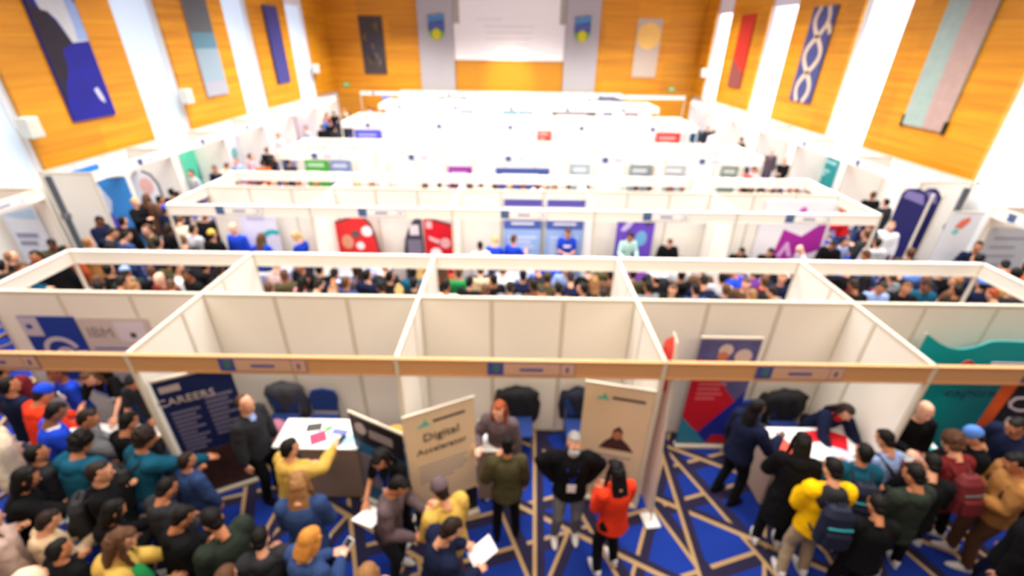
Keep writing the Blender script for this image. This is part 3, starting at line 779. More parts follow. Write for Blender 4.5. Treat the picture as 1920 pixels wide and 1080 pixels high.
for (x, y, w, d, a, c, l) in (
    (3.6, 4.35, .22, .3, .3, (226, 84, 66), 'red-orange leaflet at the left of the fourth booth counter'),
    (4.1, 4.52, .3, .2, .1, (206, 30, 44), 'red leaflet in front of the woman with the red scarf'),
    (4.38, 4.45, .22, .3, -.5, (210, 26, 40), 'red leaflet at the right of the fourth booth counter'),
    (3.95, 4.28, .24, .18, .5, (250, 250, 252), 'white sheet on the fourth booth counter'),
    (4.3, 4.24, .26, .16, -.2, (200, 208, 240), 'pale blue sheet on the fourth booth counter')):
    leaflet(l, x, y, .951, w, d, a, c, 'leaflets on the fourth booth counter')
for (x, y, w, d, a, c, l) in (
    (5.2, 4.35, .12, .2, .6, (236, 90, 170), 'pink leaflet on the small white counter'),
    (5.3, 4.28, .1, .12, .2, (190, 70, 130), 'magenta card on the small white counter'),
    (5.48, 4.36, .16, .16, .3, (90, 200, 196), 'teal leaflet on the small white counter'),
    (5.36, 4.44, .14, .1, -.2, (96, 130, 150), 'slate leaflet on the small white counter')):
    leaflet(l, x, y, .951, w, d, a, c, 'leaflets on the small white counter')
for (x, y, w, d, a, c, l) in (
    (-4.95, 4.4, .2, .14, .3, (88, 190, 170), 'mint green leaflet at the right of the front left table'),
    (-4.8, 4.45, .2, .16, -.4, (236, 236, 238), 'white leaflet at the right end of the front left table'),
    (-5.0, 4.55, .2, .08, .2, (190, 60, 80), 'red card at the back of the front left table'),
    (-5.3, 4.35, .28, .2, .6, (238, 238, 240), 'white sheet in the middle of the front left table'),
    (-5.7, 4.4, .22, .16, .1, (226, 226, 232), 'pale booklet at the left of the front left table')):
    leaflet(l, x, y, .762, w, d, a, c, 'leaflets on the front left table')
leaflet('mint card on the narrow taupe counter', -.26, 4.6, 1.001, .1, .07, .3, (90, 190, 160), 'cards on the narrow taupe counter')

# banquet chairs
M_BCH = mat('blue_chair_fabric', (26, 54, 120), .85, bump=.15)
def chair(label, x, y, rz, group='blue chairs in the booths'):
    t = thing('banquet_chair', label, 'chair', (x, y, 0), rz, group)
    def seat(bm): box(bm, -.22, .22, -.2, .22, .42, .49, bev=.025)
    def back(bm): poly(bm, [(-.19, .52), (.19, .52), (.22, .78), (.17, .9), (0, .94), (-.17, .9), (-.22, .78)], .045, 'y', -.26)
    part('seat', ('c',), seat, M_BCH, t); part('backrest', ('c',), back, M_BCH, t)
    for sx in (-1, 1):
        for k, yy in (('f', .19), ('b', -.22)):
            part('leg', ('c', k, sx), lambda bm: tube(bm, [(sx * .21, yy, .0), (sx * .2, yy * .95, .43)], .012, 8, cap=False), M_STEEL, t)
    part('back_frame', ('c',), lambda bm: (tube(bm, [(-.2, -.21, .43), (-.2, -.24, .8)], .012, 8), tube(bm, [(.2, -.21, .43), (.2, -.24, .8)], .012, 8)), M_STEEL, t)
    return t
chair('blue chair against the back wall of the second booth', -2.85, 5.1, PI)
chair('blue chair under a grey coat in the second booth', -3.45, 5.1, PI)
chair('blue chair hung with a black coat behind the red-haired woman', .12, 5.1, PI)
chair('blue chair half hidden behind the portrait banner', 1.05, 5.08, PI)
chair('blue chair hung with a black coat in the fourth booth', 4.2, 5.1, PI)
chair('blue chair behind the red and blue banner person in the fourth booth', 3.6, 5.0, PI)
def coat(label, x, y, rz, c, w=.3, z0=.3, z1=.98):
    t = thing('draped_coat', label, 'coat', (x, y, 0), rz)
    bm = NB(); loft(bm, [(z0, w * .8, .06, 0, .29), (z0 + .15, w * .95, .085, .02, .29), (z0 + .4, w, .10, 0, .28), (z1 - .08, w * .9, .11, 0, .26), (z1, w * .55, .07, 0, .26)], 20)
    bmesh.ops.subdivide_edges(bm, edges=bm.edges[:], cuts=1, use_grid_fill=True)
    for v in bm.verts:
        v.co.x += .018 * math.sin(v.co.z * 23 + v.co.y * 20); v.co.y += .014 * math.sin(v.co.x * 31 + v.co.z * 9)
    obj('coat_body', bm, mat('coat_%d_%d_%d' % c, c, .8, bump=.4, bscale=18), t, smooth=True)
    bm = NB(); tube(bm, [(-w * .85, .33, z1 - .15), (-w * .95, .36, z1 - .4), (-w * .85, .36, z0 + .05)], [.06, .055, .05], 10); obj('sleeve', bm, mat('coat_%d_%d_%d' % c, c, .8, bump=.4, bscale=18), t, smooth=True)
    return t
coat('dark grey coat draped over a chair in the second booth', -3.45, 5.12, 0, (64, 64, 72), .32)
coat('puffy black coat hanging on the chair behind the red-haired woman', .12, 5.1, 0, (20, 22, 28), .34)
coat('black coat and bag heaped on the chair in the fourth booth', 4.2, 5.1, 0, (24, 26, 32), .34, .35, 1.0)
coat('dark navy coat on the half hidden chair beside the portrait banner', 1.05, 5.1, 0, (24, 30, 50), .26)
t = thing('scarf_bundle', 'pink patterned scarf bundled on the grey coated chair in the second booth', 'scarf', (-3.35, 4.78, .49))
bm = NB(); loft(bm, [(0.0, .16, .14, 0, 0), (.1, .2, .17, 0, 0), (.22, .16, .13, .02, 0), (.3, .08, .07, 0, 0)], 16)
for v in bm.verts: v.co += Vector((.02 * math.sin(v.co.z * 40), .02 * math.sin(v.co.x * 40), .015 * math.sin(v.co.y * 50)))
obj('folded_cloth', bm, mat('scarf_pink', (170, 110, 130), .9, noise=.6, nscale=14), t, smooth=True)
bm = NB(); tube(bm, [(.1, -.12, .2), (.16, -.18, .05), (.18, -.2, -.02)], .035, 8); obj('loose_end', bm, mat('scarf_tan', (168, 138, 112), .9), t, smooth=True)
t = thing('tub_stool', 'small mustard yellow stool top behind the low black banner', 'stool', (-1.62, 4.7, 0))
bm = NB(); loft(bm, [(.6, .17, .17, 0, 0), (.64, .19, .19, 0, 0), (.7, .18, .18, 0, 0), (.72, .12, .12, 0, 0)], 20); obj('seat', bm, mat('mustard_vinyl', (230, 176, 84), .5), t, smooth=True)
for q in range(4):
    a = q * PI / 2 + .4; bm = NB(); tube(bm, [(.2 * math.cos(a), .2 * math.sin(a), 0), (.12 * math.cos(a), .12 * math.sin(a), .6)], .013, 8, cap=False); obj('leg', bm, M_STEEL, t)

# ------------------------------------------------------------------ displays in the third row and beyond
def standup(label, x0, x1, y, z1, m, parts, z0=.1, rz=0):
    return rollup(label, (x0, y), (x1, y), z1, m, parts)
# white poster with teal arc in the leftmost third-row booth
standup('white banner with a teal ring behind the bald man in blue', -6.55, -5.7, 10.4, 2.1, mat('print_ice', (226, 226, 244), .5), [
    ('teal_arc', mat('print_arc', (40, 176, 184), .5), lambda bm, W, H: ring(bm, .85 * W, 1.15, .22, .34, 60, 250, -.004, -.004)),
    ('lettering', mat('print_lav', (176, 178, 226), .5), bars(3, .2, .75, 1.92, .08, .05))])
# red and dark pop-up pair in the second booth of the third row
M_RED = mat('print_bright_red', (224, 40, 42), .5)
def popup(label, x0, x1, y, prof, m, parts):
    t = thing('popup_display', label, 'banner', (x0, y, 0))
    bm = NB(); poly(bm, prof, .03, 'y', 0); sh = obj('printed_sheet', bm, m, t)
    bm = NB(); curve_strip(bm, prof[1:-1], .035, .045, -.006); obj('edge_frame', bm, mat('edge_charcoal', (60, 56, 62), .5), t)
    for nm, mm, fn in parts:
        bm = NB(); fn(bm); obj(nm, bm, mm, sh)
    bm = NB(); box(bm, .1, x1 - x0 - .1, -.1, .14, 0, .03); obj('foot', bm, M_STEEL, t)
    return t
popup('red display board with white circles and a rounded dark right edge in the third row', -4.62, -3.25, 10.35,
      [(0, .03), (-.04, 1.62), (.45, 1.74), (.8, 1.86), (1.05, 1.88), (1.2, 1.68), (1.3, 1.3), (1.37, .8), (1.37, .03)], M_RED, [
    ('white_circle', M_WHITE, lambda bm: disc(bm, .22, 1.3, .12, -.008, 0)), ('white_circle', M_WHITE, lambda bm: disc(bm, 1.1, 1.5, .13, -.008, 0)),
    ('white_circle', M_WHITE, lambda bm: disc(bm, .9, 1.12, .1, -.008, 0)), ('white_square', flat((236, 200, 204)), lambda bm: box(bm, .03, .22, -.008, 0, 1.46, 1.6)),
    ('dark_circle', flat((112, 84, 84)), lambda bm: disc(bm, .82, 1.42, .1, -.008, 0)), ('tan_figure', flat((226, 160, 130)), lambda bm: disc(bm, .6, 1.22, .14, -.006, 0, rz=1.3))])
popup('dark grey half arch display with a white logo panel in the third row', -2.68, -2.18, 10.35,
      [(.5, .03), (.5, 1.92), (.36, 1.84), (.2, 1.62), (.08, 1.3), (.02, .9), (0, .03)], mat('print_charcoal', (66, 62, 76), .5), [
    ('white_square', flat((226, 214, 220)), lambda bm: box(bm, .2, .42, -.008, 0, 1.42, 1.68)),
    ('grey_band', flat((124, 118, 138)), lambda bm: box(bm, .12, .46, -.006, 0, .9, 1.3))])
popup('red display board with white shapes right of the dark half arch in the third row', -2.14, -1.42, 10.35,
      [(.02, .03), (0, 1.86), (.3, 1.8), (.7, 1.68), (.72, .03)], mat('print_scarlet', (214, 22, 38), .5), [
    ('white_shape', flat((240, 180, 184)), lambda bm: disc(bm, .5, 1.22, .13, -.008, 0)), ('white_square', flat((240, 190, 194)), lambda bm: box(bm, .06, .2, -.008, 0, 1.6, 1.78)), ('white_stroke', flat((240, 190, 194)), lambda bm: poly(bm, [(.1, 1.4), (.4, 1.28), (.4, 1.18), (.12, 1.3)], -.008, 'y', 0)),
    ('white_foot', M_WHITE, lambda bm: disc(bm, .26, .95, .14, -.006, 0))])
# twin blue banners
M_SKY = mat('print_pale_sky', (150, 180, 228), .5, noise=.12, nscale=2)
for x0, lab in ((-.22, 'left of two blue roll-up banners in the middle third-row booth'), (.8, 'right of two blue roll-up banners in the middle third-row booth')):
    standup(lab, x0, x0 + .9, 10.45, 2.33, M_SKY, [
        ('violet_header', mat('print_violet', (84, 80, 168), .5), lambda bm, W, H: box(bm, 0, W, -.008, -.004, 2.14, 2.32)),
        ('white_band', M_WHITE, lambda bm, W, H: box(bm, 0, W, -.008, -.004, 1.92, 2.14)),
        ('blue_band', mat('print_blueband', (76, 96, 176), .5), lambda bm, W, H: box(bm, 0, W, -.008, -.004, 1.58, 1.9)),
        ('lettering', M_WHITE, bars(1, .2, .8, 1.72, .1, .05, y=-.012)),
        ('pale_text', flat((200, 214, 240)), bars(5, .12, .88, 1.36, .12, .06))])
# purple banner
standup('purple roll-up banner with a pale oval and leaf shapes in the third row', 2.5, 3.4, 10.4, 1.92, mat('print_purple', (104, 70, 186), .5, noise=.15, nscale=2), [
    ('pale_oval', flat((110, 170, 214)), lambda bm, W, H: disc(bm, .68 * W, 1.4, .14, -.004, -.004, rz=1.4)),
    ('white_leaf', flat((206, 194, 230)), lambda bm, W, H: poly(bm, [(.1 * W, 1.6), (.3 * W, 1.88), (.45 * W, 1.86), (.36 * W, 1.7), (.22 * W, 1.58)], -.004, 'y', -.004)),
    ('dark_emblem', flat((64, 60, 74)), lambda bm, W, H: disc(bm, .82 * W, 1.82, .09, -.004, -.004))])
# magenta zigzag wall print
poster('white wall print with a magenta zigzag in the rightmost third-row booth', 6.0, 10.6, .6, 1.7, 1.75, mat('print_offwhite', (236, 234, 240), .5), parts=[
    ('magenta_zigzag', mat('print_magenta', (164, 38, 152), .5), lambda bm, w, h: poly(bm, [(.5, .1), (.62, 1.02), (1.1, .84), (1.62, 1.3), (1.66, .5), (1.2, .3)], -.006, 'y', -.012)),
    ('pale_letter', flat((222, 170, 222)), lambda bm, w, h: poly(bm, [(.62, .3), (.78, .68), (.84, .68), (1.0, .3), (.9, .3), (.81, .5), (.72, .3)], -.012, 'y', -.012)),
    ('small_logo', flat((190, 90, 180)), lambda bm, w, h: disc(bm, .95, 1.5, .09, -.008, -.012))])
# booths further back: partly hidden coloured displays
def far_banner(label, x0, x1, y, z0, z1, c, parts=()):
    t = poster(label, x0, y, z0, x1 - x0, z1 - z0, flat(c), parts=parts, name='wall_poster', group='posters in the far booths'); return t
fb = [
    ('green poster with pale writing in the leftmost fifth-row booth', -6.98, -6.19, 15.4, .9, 2.12, (70, 160, 66)),
    ('pale slate blue poster beside the green one in the fifth row', -6.13, -5.45, 15.4, .9, 2.10, (120, 138, 180)),
    ('purple poster low in the second fifth-row booth', -2.2, -1.4, 15.4, .9, 1.86, (150, 60, 160)),
    ('wide blue curved wall print in the middle fifth-row booth', -.61, 1.2, 15.4, .8, 1.84, (64, 84, 152)),
    ('pale grey-green poster in the fourth fifth-row booth', 1.9, 2.54, 15.4, .9, 2.08, (160, 176, 186)),
    ('grey and blue poster at the right of the fourth fifth-row booth', 3.88, 4.6, 15.4, .9, 2.08, (130, 140, 146)),
    ('pale checked poster in the rightmost fifth-row booth', 5.0, 5.75, 15.4, .9, 2.1, (170, 174, 178)),
    ('grey-green poster at the right end of the fifth row', 6.95, 7.5, 15.4, .9, 2.1, (120, 134, 122)),
    ('violet-blue strip poster in the leftmost seventh-row booth', -7.2, -6.0, 21.5, 1.0, 1.96, (80, 86, 200)),
    ('red slanted poster in the middle seventh-row booth', 1.05, 1.65, 21.5, 1.0, 2.16, (226, 66, 50)),
    ('red lettered poster in the rightmost seventh-row booth', 6.4, 7.5, 21.5, .9, 2.06, (226, 56, 46)),
    ('teal poster in the middle ninth-row booth', -.69, .15, 27.5, .9, 2.14, (70, 140, 150)),
    ('pale blue poster right of the teal one in the ninth row', .21, 1.06, 27.5, .9, 2.14, (110, 144, 184)),
    ('long dark poster in the fourth booth of the ninth row', 2.1, 4.6, 27.5, 1.0, 2.22, (60, 56, 62)),
    ('small slate poster in the rightmost ninth-row booth', 4.95, 5.55, 27.5, .9, 2.14, (84, 90, 130)),
    ('dull red and grey poster in the rightmost ninth-row booth', 6.2, 7.0, 27.5, .9, 2.14, (140, 110, 120)),
    ('pale lilac poster in the second ninth-row booth', -3.09, -2.32, 27.5, 1.0, 2.13, (140, 142, 190)),
    ('blue poster in the far row left of the stage', -9.2, -8.55, 34.2, 1.3, 2.07, (110, 140, 216)),
    ('grey streaked poster in the third booth of the far row', -5.2, -3.3, 34.2, 1.2, 2.2, (140, 130, 134)),
    ('pale blue poster in the seventh booth of the far row', 5.0, 7.1, 34.2, 1.2, 2.22, (90, 136, 206)),
]
for l, x0, x1, y, z0, z1, c in fb:
    lc = tuple(min(255, int(k + (255 - k) * .55)) for k in c)
    far_banner(l, x0, x1, y, z0, z1, c, [('pale_writing', flat(lc), lambda bm, w, h: (box(bm, .12 * w, .8 * w, -.016, -.012, .72 * h, .82 * h), box(bm, .12 * w, .6 * w, -.016, -.012, .55 * h, .62 * h)))])
# dark arch in the far right corner
t = thing('inflatable_arch', 'dark curved banner arch at the far right end of the last row', 'banner', (6.9, 32.6, 0))
bm = NB(); tube(bm, [(-1.3, 0, 2.28), (-.4, 0, 2.3), (.3, 0, 2.1), (.75, 0, 1.7), (.95, 0, 1.1), (1.0, 0, .1)], .14, 10); obj('arch_tube', bm, mat('arch_dark', (84, 86, 104), .6), t, smooth=True)
bm = NB(); box(bm, .75, 1.25, -.2, .2, 0, .05); obj('foot', bm, M_STEEL, t)
# side-wall banners.  Left: face +X (rz 90); right: face -X (rz -90)
t, W, sh = rollup('blue and violet roll-up banner in the wall booth on the left', (-11.55, 12.2), (-10.75, 12.55), 2.15, mat('print_azure', (52, 130, 204), .5, noise=.1, nscale=2), [
    ('violet_wave', mat('print_violetwave', (96, 70, 190), .5), lambda bm, W, H: poly(bm, [(0, .1), (0, 1.4), (.3 * W, 1.1), (.55 * W, .6), (.8 * W, .1)], -.004, 'y', -.004)),
    ('white_wave', flat((206, 214, 238)), lambda bm, W, H: poly(bm, [(0, 1.4), (0, 2.0), (.25 * W, 1.95), (.42 * W, 1.5), (.3 * W, 1.15)], -.004, 'y', -.004))])
t = thing('popup_display', 'rounded grey pop-up display with a portrait in the wall booth on the left', 'banner', (-11.0, 13.0, 0), R(35))
bm = NB(); poly(bm, [(0, .02), (0, 2.0), (.1, 2.12), (.3, 2.14), (.48, 2.0), (.58, 1.7), (.6, .02)], .04, 'y', 0); sh = obj('printed_sheet', bm, mat('print_palegrey', (214, 216, 220), .5), t)
bm = NB(); curve_strip(bm, [(.3, 2.14), (.48, 2.0), (.58, 1.7), (.6, .1)], .05, .05, -.005); obj('edge_frame', bm, mat('edge_charcoal', (60, 56, 62), .5), t)
bm = NB(); disc(bm, .3, 1.7, .16, -.008, 0, rz=1.5); obj('portrait', bm, mat('print_portrait_pink', (214, 168, 160), .6), sh)
M_MINT = mat('print_mint', (84, 196, 160), .5)
def wallprint(label, side, ya, yb, z0, z1, m, parts=()):
    if side == 'left': return poster(label, -12.05, ya, z0, yb - ya, z1 - z0, m, R(90), parts=parts)
    return poster(label, 12.05, yb, z0, yb - ya, z1 - z0, m, R(-90), parts=parts)
wallprint('mint green poster on the wall booth at the left', 'left', 16.7, 18.4, .5, 1.95, M_MINT, [('dark_figure', flat((40, 110, 110)), lambda bm, w, h: poly(bm, [(.4 * w, .2), (.55 * w, 1.3), (.7 * w, 1.3), (.6 * w, .2)], -.006, 'y', -.012))])
wallprint('purple poster with white heading on the wall booth at the far left', 'left', 24.3, 26.5, .4, 1.8, mat('print_plum', (140, 58, 150), .5), [('lettering', M_WHITE, lambda bm, w, h: box(bm, .15 * w, .6 * w, -.016, -.012, .75 * h, .88 * h))])
wallprint('pale collage poster left of the purple poster along the left wall', 'left', 19.2, 21.3, .3, 2.0, mat('print_collage', (216, 216, 224), .5, noise=.15, nscale=6), [('teal_figure', flat((110, 160, 150)), lambda bm, w, h: disc(bm, .4 * w, .5 * h, .25, -.006, -.012)), ('red_mark', flat((230, 130, 120)), lambda bm, w, h: disc(bm, .3 * w, .2 * h, .15, -.006, -.012))])
wallprint('pale blue poster along the left wall before the purple one', 'left', 22.3, 23.2, .8, 2.1, flat((184, 204, 236)))
wallprint('teal poster with white lines on the wall booth at the right', 'right', 17.2, 19.0, .7, 1.85, mat('print_tealwall', (26, 140, 140), .5), [('heading', flat((170, 214, 212)), lambda bm, w, h: box(bm, .45 * w, .92 * w, -.016, -.012, .8 * h, .88 * h)), ('text_line', flat((170, 214, 212)), lambda bm, w, h: box(bm, .1 * w, .8 * w, -.016, -.012, .52 * h, .58 * h)), ('text_line', flat((170, 214, 212)), lambda bm, w, h: box(bm, .1 * w, .7 * w, -.016, -.012, .4 * h, .45 * h))])
wallprint('small blue poster in the far wall booth on the right', 'right', 27.2, 28.0, .6, 1.6, flat((96, 116, 220)))
wallprint('dark grey poster near the far right corner', 'right', 28.8, 29.8, .6, 2.1, flat((74, 80, 100)))
wallprint('blue swoosh poster on the left wall booth beside the blue banner', 'left', 12.3, 13.3, 1.2, 2.3, flat((50, 130, 214)))
# near side booths: large prints
poster('white wall poster with grey lettering in the nearest left wall booth', -11.95, 10.15, .55, .85, 1.55, mat('print_white_blue', (222, 230, 242), .5, noise=.05), 0, parts=[
    ('lettering', flat((150, 152, 178)), bars(1, .15, .75, .8, .2, .12, y=-.02)), ('lettering', flat((150, 152, 178)), bars(1, .15, .63, .6, .2, .12, y=-.02)),
    ('blue_sweep', flat((176, 204, 234)), lambda bm, w, h: poly(bm, [(.05, 1.3), (.8, 1.48), (.8, 1.2), (.4, 1.22)], -.004, 'y', -.012))])
standup('tall white banner with a coral and teal emblem beside the nearest right wall booth', 9.95, 10.68, 10.02, 2.3, mat('print_white_cool', (232, 238, 248), .5), [
    ('coral_emblem', flat((226, 120, 100)), lambda bm, w, h: poly(bm, [(.2, 1.95), (.28, 2.12), (.45, 2.2), (.5, 2.08), (.38, 1.9)], -.006, 'y', -.004)),
    ('teal_emblem', flat((130, 206, 200)), lambda bm, w, h: disc(bm, .27, 1.84, .075, -.006, -.004))])
poster('pale grey wall poster with faint writing in the nearest right wall booth', 10.9, 9.88, .55, 1.1, 1.45, mat('print_grey_cool', (184, 190, 198), .5), 0, parts=[
    ('lettering', flat((150, 152, 170)), bars(4, .12, .8, 1.2, .22, .06, y=-.02))])
# dark navy double pop-up on the right aisle
for (p0, p1, lab) in (((10.2, 11.85), (10.58, 11.4), 'front one of two dark navy curved displays in the right aisle'), ((10.72, 11.85), (10.98, 11.5), 'rear one of two dark navy curved displays in the right aisle')):
    a, b = Vector((*p0, 0)), Vector((*p1, 0)); W = (b - a).length
    t = thing('popup_display', lab, 'banner', (a.x, a.y, 0), math.atan2((b - a).y, (b - a).x))
    bm = NB(); poly(bm, [(0, .03), (0, 2.2), (.08, 2.34), (W * .5, 2.38), (W - .12, 2.32), (W, 2.16), (W, .03)], .05, 'y', 0); sh = obj('printed_sheet', bm, mat('print_midnight', (26, 26, 84), .45, noise=.3, nscale=3), t)
    bm = NB(); poly(bm, [(.06, 2.1), (.1, 2.3), (W - .14, 2.26), (W - .06, 2.0)], -.006, 'y', 0); obj('mauve_header', bm, mat('print_mauve', (120, 110, 160), .5, noise=.2), sh)
    bm = NB(); box(bm, W, W + .05, -.03, .08, .02, 2.3); obj('edge_frame', bm, M_ALU, t)
# blue covered demo table with screen in the second row's aisle
t = thing('exhibit_table', 'bright blue covered table glimpsed below the second rail', 'table', (-4.0, 8.3, 0))
bm = NB(); box(bm, 0, .9, 0, .6, .02, .95, bev=.02); obj('table_cover', bm, mat('cover_blue', (30, 92, 200), .7), t)
bm = NB(); box(bm, .05, .85, .05, .55, .95, .96); obj('white_print', bm, mat('cover_pale', (170, 200, 244), .6), t)
# simple white tables with leaflets in the third row booths
for x, lab in ((-5.9, 'grey table in the leftmost third-row booth'), (-3.6, 'grey table before the red displays in the third row'), (.2, 'grey table before the blue banners'), (3.2, 'grey table in front of the purple banner'), (6.2, 'grey table before the magenta zigzag print')):
    table(lab, x - .6, 9.4, 1.3, .5, .76, mat('grey_blue_cloth', (90, 98, 130), .9), mat('grey_top', (170, 172, 184), .6))
for i, (x, y, c, l) in enumerate(((3.7, 9.6, (170, 190, 220), 'pale blue leaflet stack right of the purple banner'), (-3.3, 9.6, (206, 60, 60), 'red leaflet on the table before the red displays'), (.5, 9.6, (70, 90, 190), 'blue leaflet on the table before the blue banners'), (6.4, 9.6, (180, 70, 170), 'magenta leaflet on the table before the zigzag print'))):
    leaflet(l, x, y, .762, .24, .17, .2, c, 'leaflets in the third row')
# ------------------------------------------------------------------ people
_dg_tmp = None
def remesh(bm, voxel, smooth=3, disp=0.0, dscale=.25, name='tmp'):
    me = bpy.data.meshes.new(name); bm.normal_update(); bm.to_mesh(me); bm.free()
    o = bpy.data.objects.new('tmp', me); COL.objects.link(o)
    m = o.modifiers.new('r', 'REMESH'); m.mode = 'VOXEL'; m.voxel_size = voxel; m.use_smooth_shade = True
    if disp:
        tx = bpy.data.textures.get('folds_%g' % dscale) or bpy.data.textures.new('folds_%g' % dscale, 'CLOUDS'); tx.noise_scale = dscale
        d = o.modifiers.new('d', 'DISPLACE'); d.texture = tx; d.strength = disp; d.mid_level = .5; d.texture_coords = 'LOCAL'
    if smooth:
        s = o.modifiers.new('s', 'SMOOTH'); s.iterations = smooth; s.factor = .5
    bpy.context.view_layer.update()
    out = bpy.data.meshes.new_from_object(o.evaluated_get(bpy.context.evaluated_depsgraph_get()))
    bpy.data.objects.remove(o); bpy.data.meshes.remove(me)
    return out
def add_mesh(bm, me, M=None, mi=None):
    n = len(bm.verts); nf = len(bm.faces)
    bm.from_mesh(me); bm.verts.ensure_lookup_table(); bm.faces.ensure_lookup_table()
    if M is not None:
        for v in bm.verts[n:]: v.co = M @ v.co
    if mi is not None:
        for f in bm.faces[nf:]: f.material_index = mi
# ---- head: origin at the top of the neck, looking towards +Y
def build_head(voxel):
    bm = NB()
    loft(bm, [(-.10, .050, .052, 0, -.012), (-.03, .050, .054, 0, -.012), (.02, .050, .062, 0, -.004)], 14)
    loft(bm, [(-.008, .022, .03, 0, .062), (.006, .042, .058, 0, .030), (.03, .055, .075, 0, .020), (.06, .064, .085, 0, .010), (.10, .071, .092, 0, .002),
              (.14, .075, .097, 0, -.004), (.175, .073, .094, 0, -.008), (.205, .058, .078, 0, -.010), (.225, .032, .045, 0, -.010)], 18)
    tube(bm, [(0, .088, .118), (0, .105, .088), (0, .112, .078)], [.008, .012, .015], 8)
    ball(bm, (0, .092, .05), .022, .012, .012, 8)
    ball(bm, (0, .086, .018), .02, .014, .014, 8)
    for s in (-1, 1):
        ball(bm, (s * .074, -.008, .092), .010, .020, .033, 8)
        ball(bm, (s * .036, .076, .085), .022, .018, .02, 8)
        tube(bm, [(s * .014, .094, .132), (s * .05, .080, .135)], .008, 6)
    me = remesh(bm, voxel, 2)
    bm = NB(); add_mesh(bm, me, None, 0)
    for s in (-1, 1):
        ball(bm, (s * .031, .086, .110), .012, .008, .007, 8, mi=1)
        ball(bm, (s * .031, .0925, .110), .006, .004, .006, 6, mi=2)
        k = len(bm.faces); tube(bm, [(s * .016, .098, .131), (s * .034, .098, .136), (s * .052, .086, .131)], .0045, 6)
        bm.faces.ensure_lookup_table()
        for f in bm.faces[k:]: f.material_index = 2
    ball(bm, (0, .1, .046), .022, .008, .006, 8, mi=3)
    out = bpy.data.meshes.new('head'); bm.to_mesh(out); bm.free()
    return out
HEADS = {}
def head(lod):
    if lod not in HEADS: HEADS[lod] = build_head((.007, .012)[lod])
    return HEADS[lod]
# ---- right hand: wrist at origin, fingers along -Z, palm faces -X, thumb towards +Y
def build_hand(curl):
    bm = NB()
    loft(bm, [(.01, .020, .026, 0, 0), (-.02, .017, .030, 0, 0), (-.05, .016, .040, 0, 0), (-.085, .013, .040, -.002, 0), (-.098, .009, .034, -.003, 0)][::-1], 12)
    for y, ln, z0 in ((.030, .070, -.088), (.010, .079, -.094), (-.010, .073, -.092), (-.029, .058, -.084)):
        p = Vector((-.002, y, z0)); a = curl * .35; pts = [p.copy()]
        for k, f in enumerate((.42, .32, .26)):
            p = p + Vector((-math.sin(a), 0, -math.cos(a))) * ln * f; pts.append(p.copy()); a += curl
        tube(bm, pts, [.0092, .0088, .008, .007], 7)
    tube(bm, [(-.002, .030, -.022), (-.012, .056, -.048), (-.018, .064, -.075), (-.024, .062, -.095)], [.014, .0115, .0105, .009], 7)
    me = bpy.data.meshes.new('hand'); bmesh.ops.recalc_face_normals(bm, faces=bm.faces); bm.to_mesh(me)
    for p in me.polygons: p.use_smooth = True
    bm.free(); return me
HANDS = {}
def hand(curl):
    if curl not in HANDS: HANDS[curl] = build_hand(curl)
    return HANDS[curl]

def ik(a, c, l1, l2, pole):
    d = c - a; L = d.length
    if L > (l1 + l2) * .995: c = a + d.normalized() * (l1 + l2) * .995; d = c - a; L = d.length
    x = (l1 * l1 - l2 * l2 + L * L) / (2 * L); h = math.sqrt(max(0, l1 * l1 - x * x))
    t = d.normalized(); p = (pole - t * pole.dot(t)).normalized()
    return a + t * x + p * h, c
# pose: lean, (left wrist), (right wrist), curl, head pitch, head yaw, feet spread, kind   (x>0 = person's own right side when facing +Y)
POSES = {
    'stand':   dict(lean=2, w=((-.27, .05, .80), (.27, .05, .80)), curl=.35, hp=6),
    'phone':   dict(lean=4, w=((-.07, .30, 1.12), (.08, .30, 1.14)), curl=.6, hp=32),
    'read':    dict(lean=10, w=((-.16, .36, 1.04), (.16, .36, 1.04)), curl=.5, hp=35),
    'hips':    dict(lean=0, w=((-.20, -.02, 1.02), (.20, -.02, 1.02)), curl=.3, hp=0, pole=(1, -.6, 0)),
    'crossed': dict(lean=0, w=((.12, .20, 1.16), (-.12, .22, 1.13)), curl=.4, hp=8, pole=(.7, .2, -1)),
    'reachr':  dict(lean=14, w=((-.20, .28, 1.02), (.26, .62, 1.06)), curl=.3, hp=22),
    'reachl':  dict(lean=14, w=((-.26, .60, 1.04), (.20, .28, 1.02)), curl=.3, hp=22),
    'table':   dict(lean=30, w=((-.24, .60, .98), (.24, .60, .98)), curl=.25, hp=20),
    'walk':    dict(lean=5, w=((-.26, .26, .92), (.26, -.14, .84)), curl=.4, hp=5, step=.26),
    'talk':    dict(lean=3, w=((-.26, .08, .82), (.20, .36, 1.22)), curl=.3, hp=8),
    'strap':   dict(lean=3, w=((-.13, .17, 1.28), (.24, .12, .86)), curl=1.0, hp=12),
    'bag':     dict(lean=8, w=((-.10, .28, .98), (.12, .30, 1.0)), curl=.8, hp=38),
    'bow':     dict(lean=48, w=((-.18, .62, .78), (.18, .64, .80)), curl=.4, hp=22),
    'phoneup': dict(lean=6, w=((-.14, .30, 1.10), (.12, .52, 1.34)), curl=.7, hp=10),
}
def pose_frame(p):
    P = POSES[p]; la = R(P['lean'])
    Ms = Matrix.Translation((0, 0, .95)) @ Matrix.Rotation(-la, 4, 'X')          # spine frame at the pelvis
    Mh = Ms @ Matrix.Translation((0, .012, .585)) @ Matrix.Rotation(la * .6, 4, 'X') @ Matrix.Rotation(-R(P['hp']), 4, 'X')
    return P, Ms, Mh
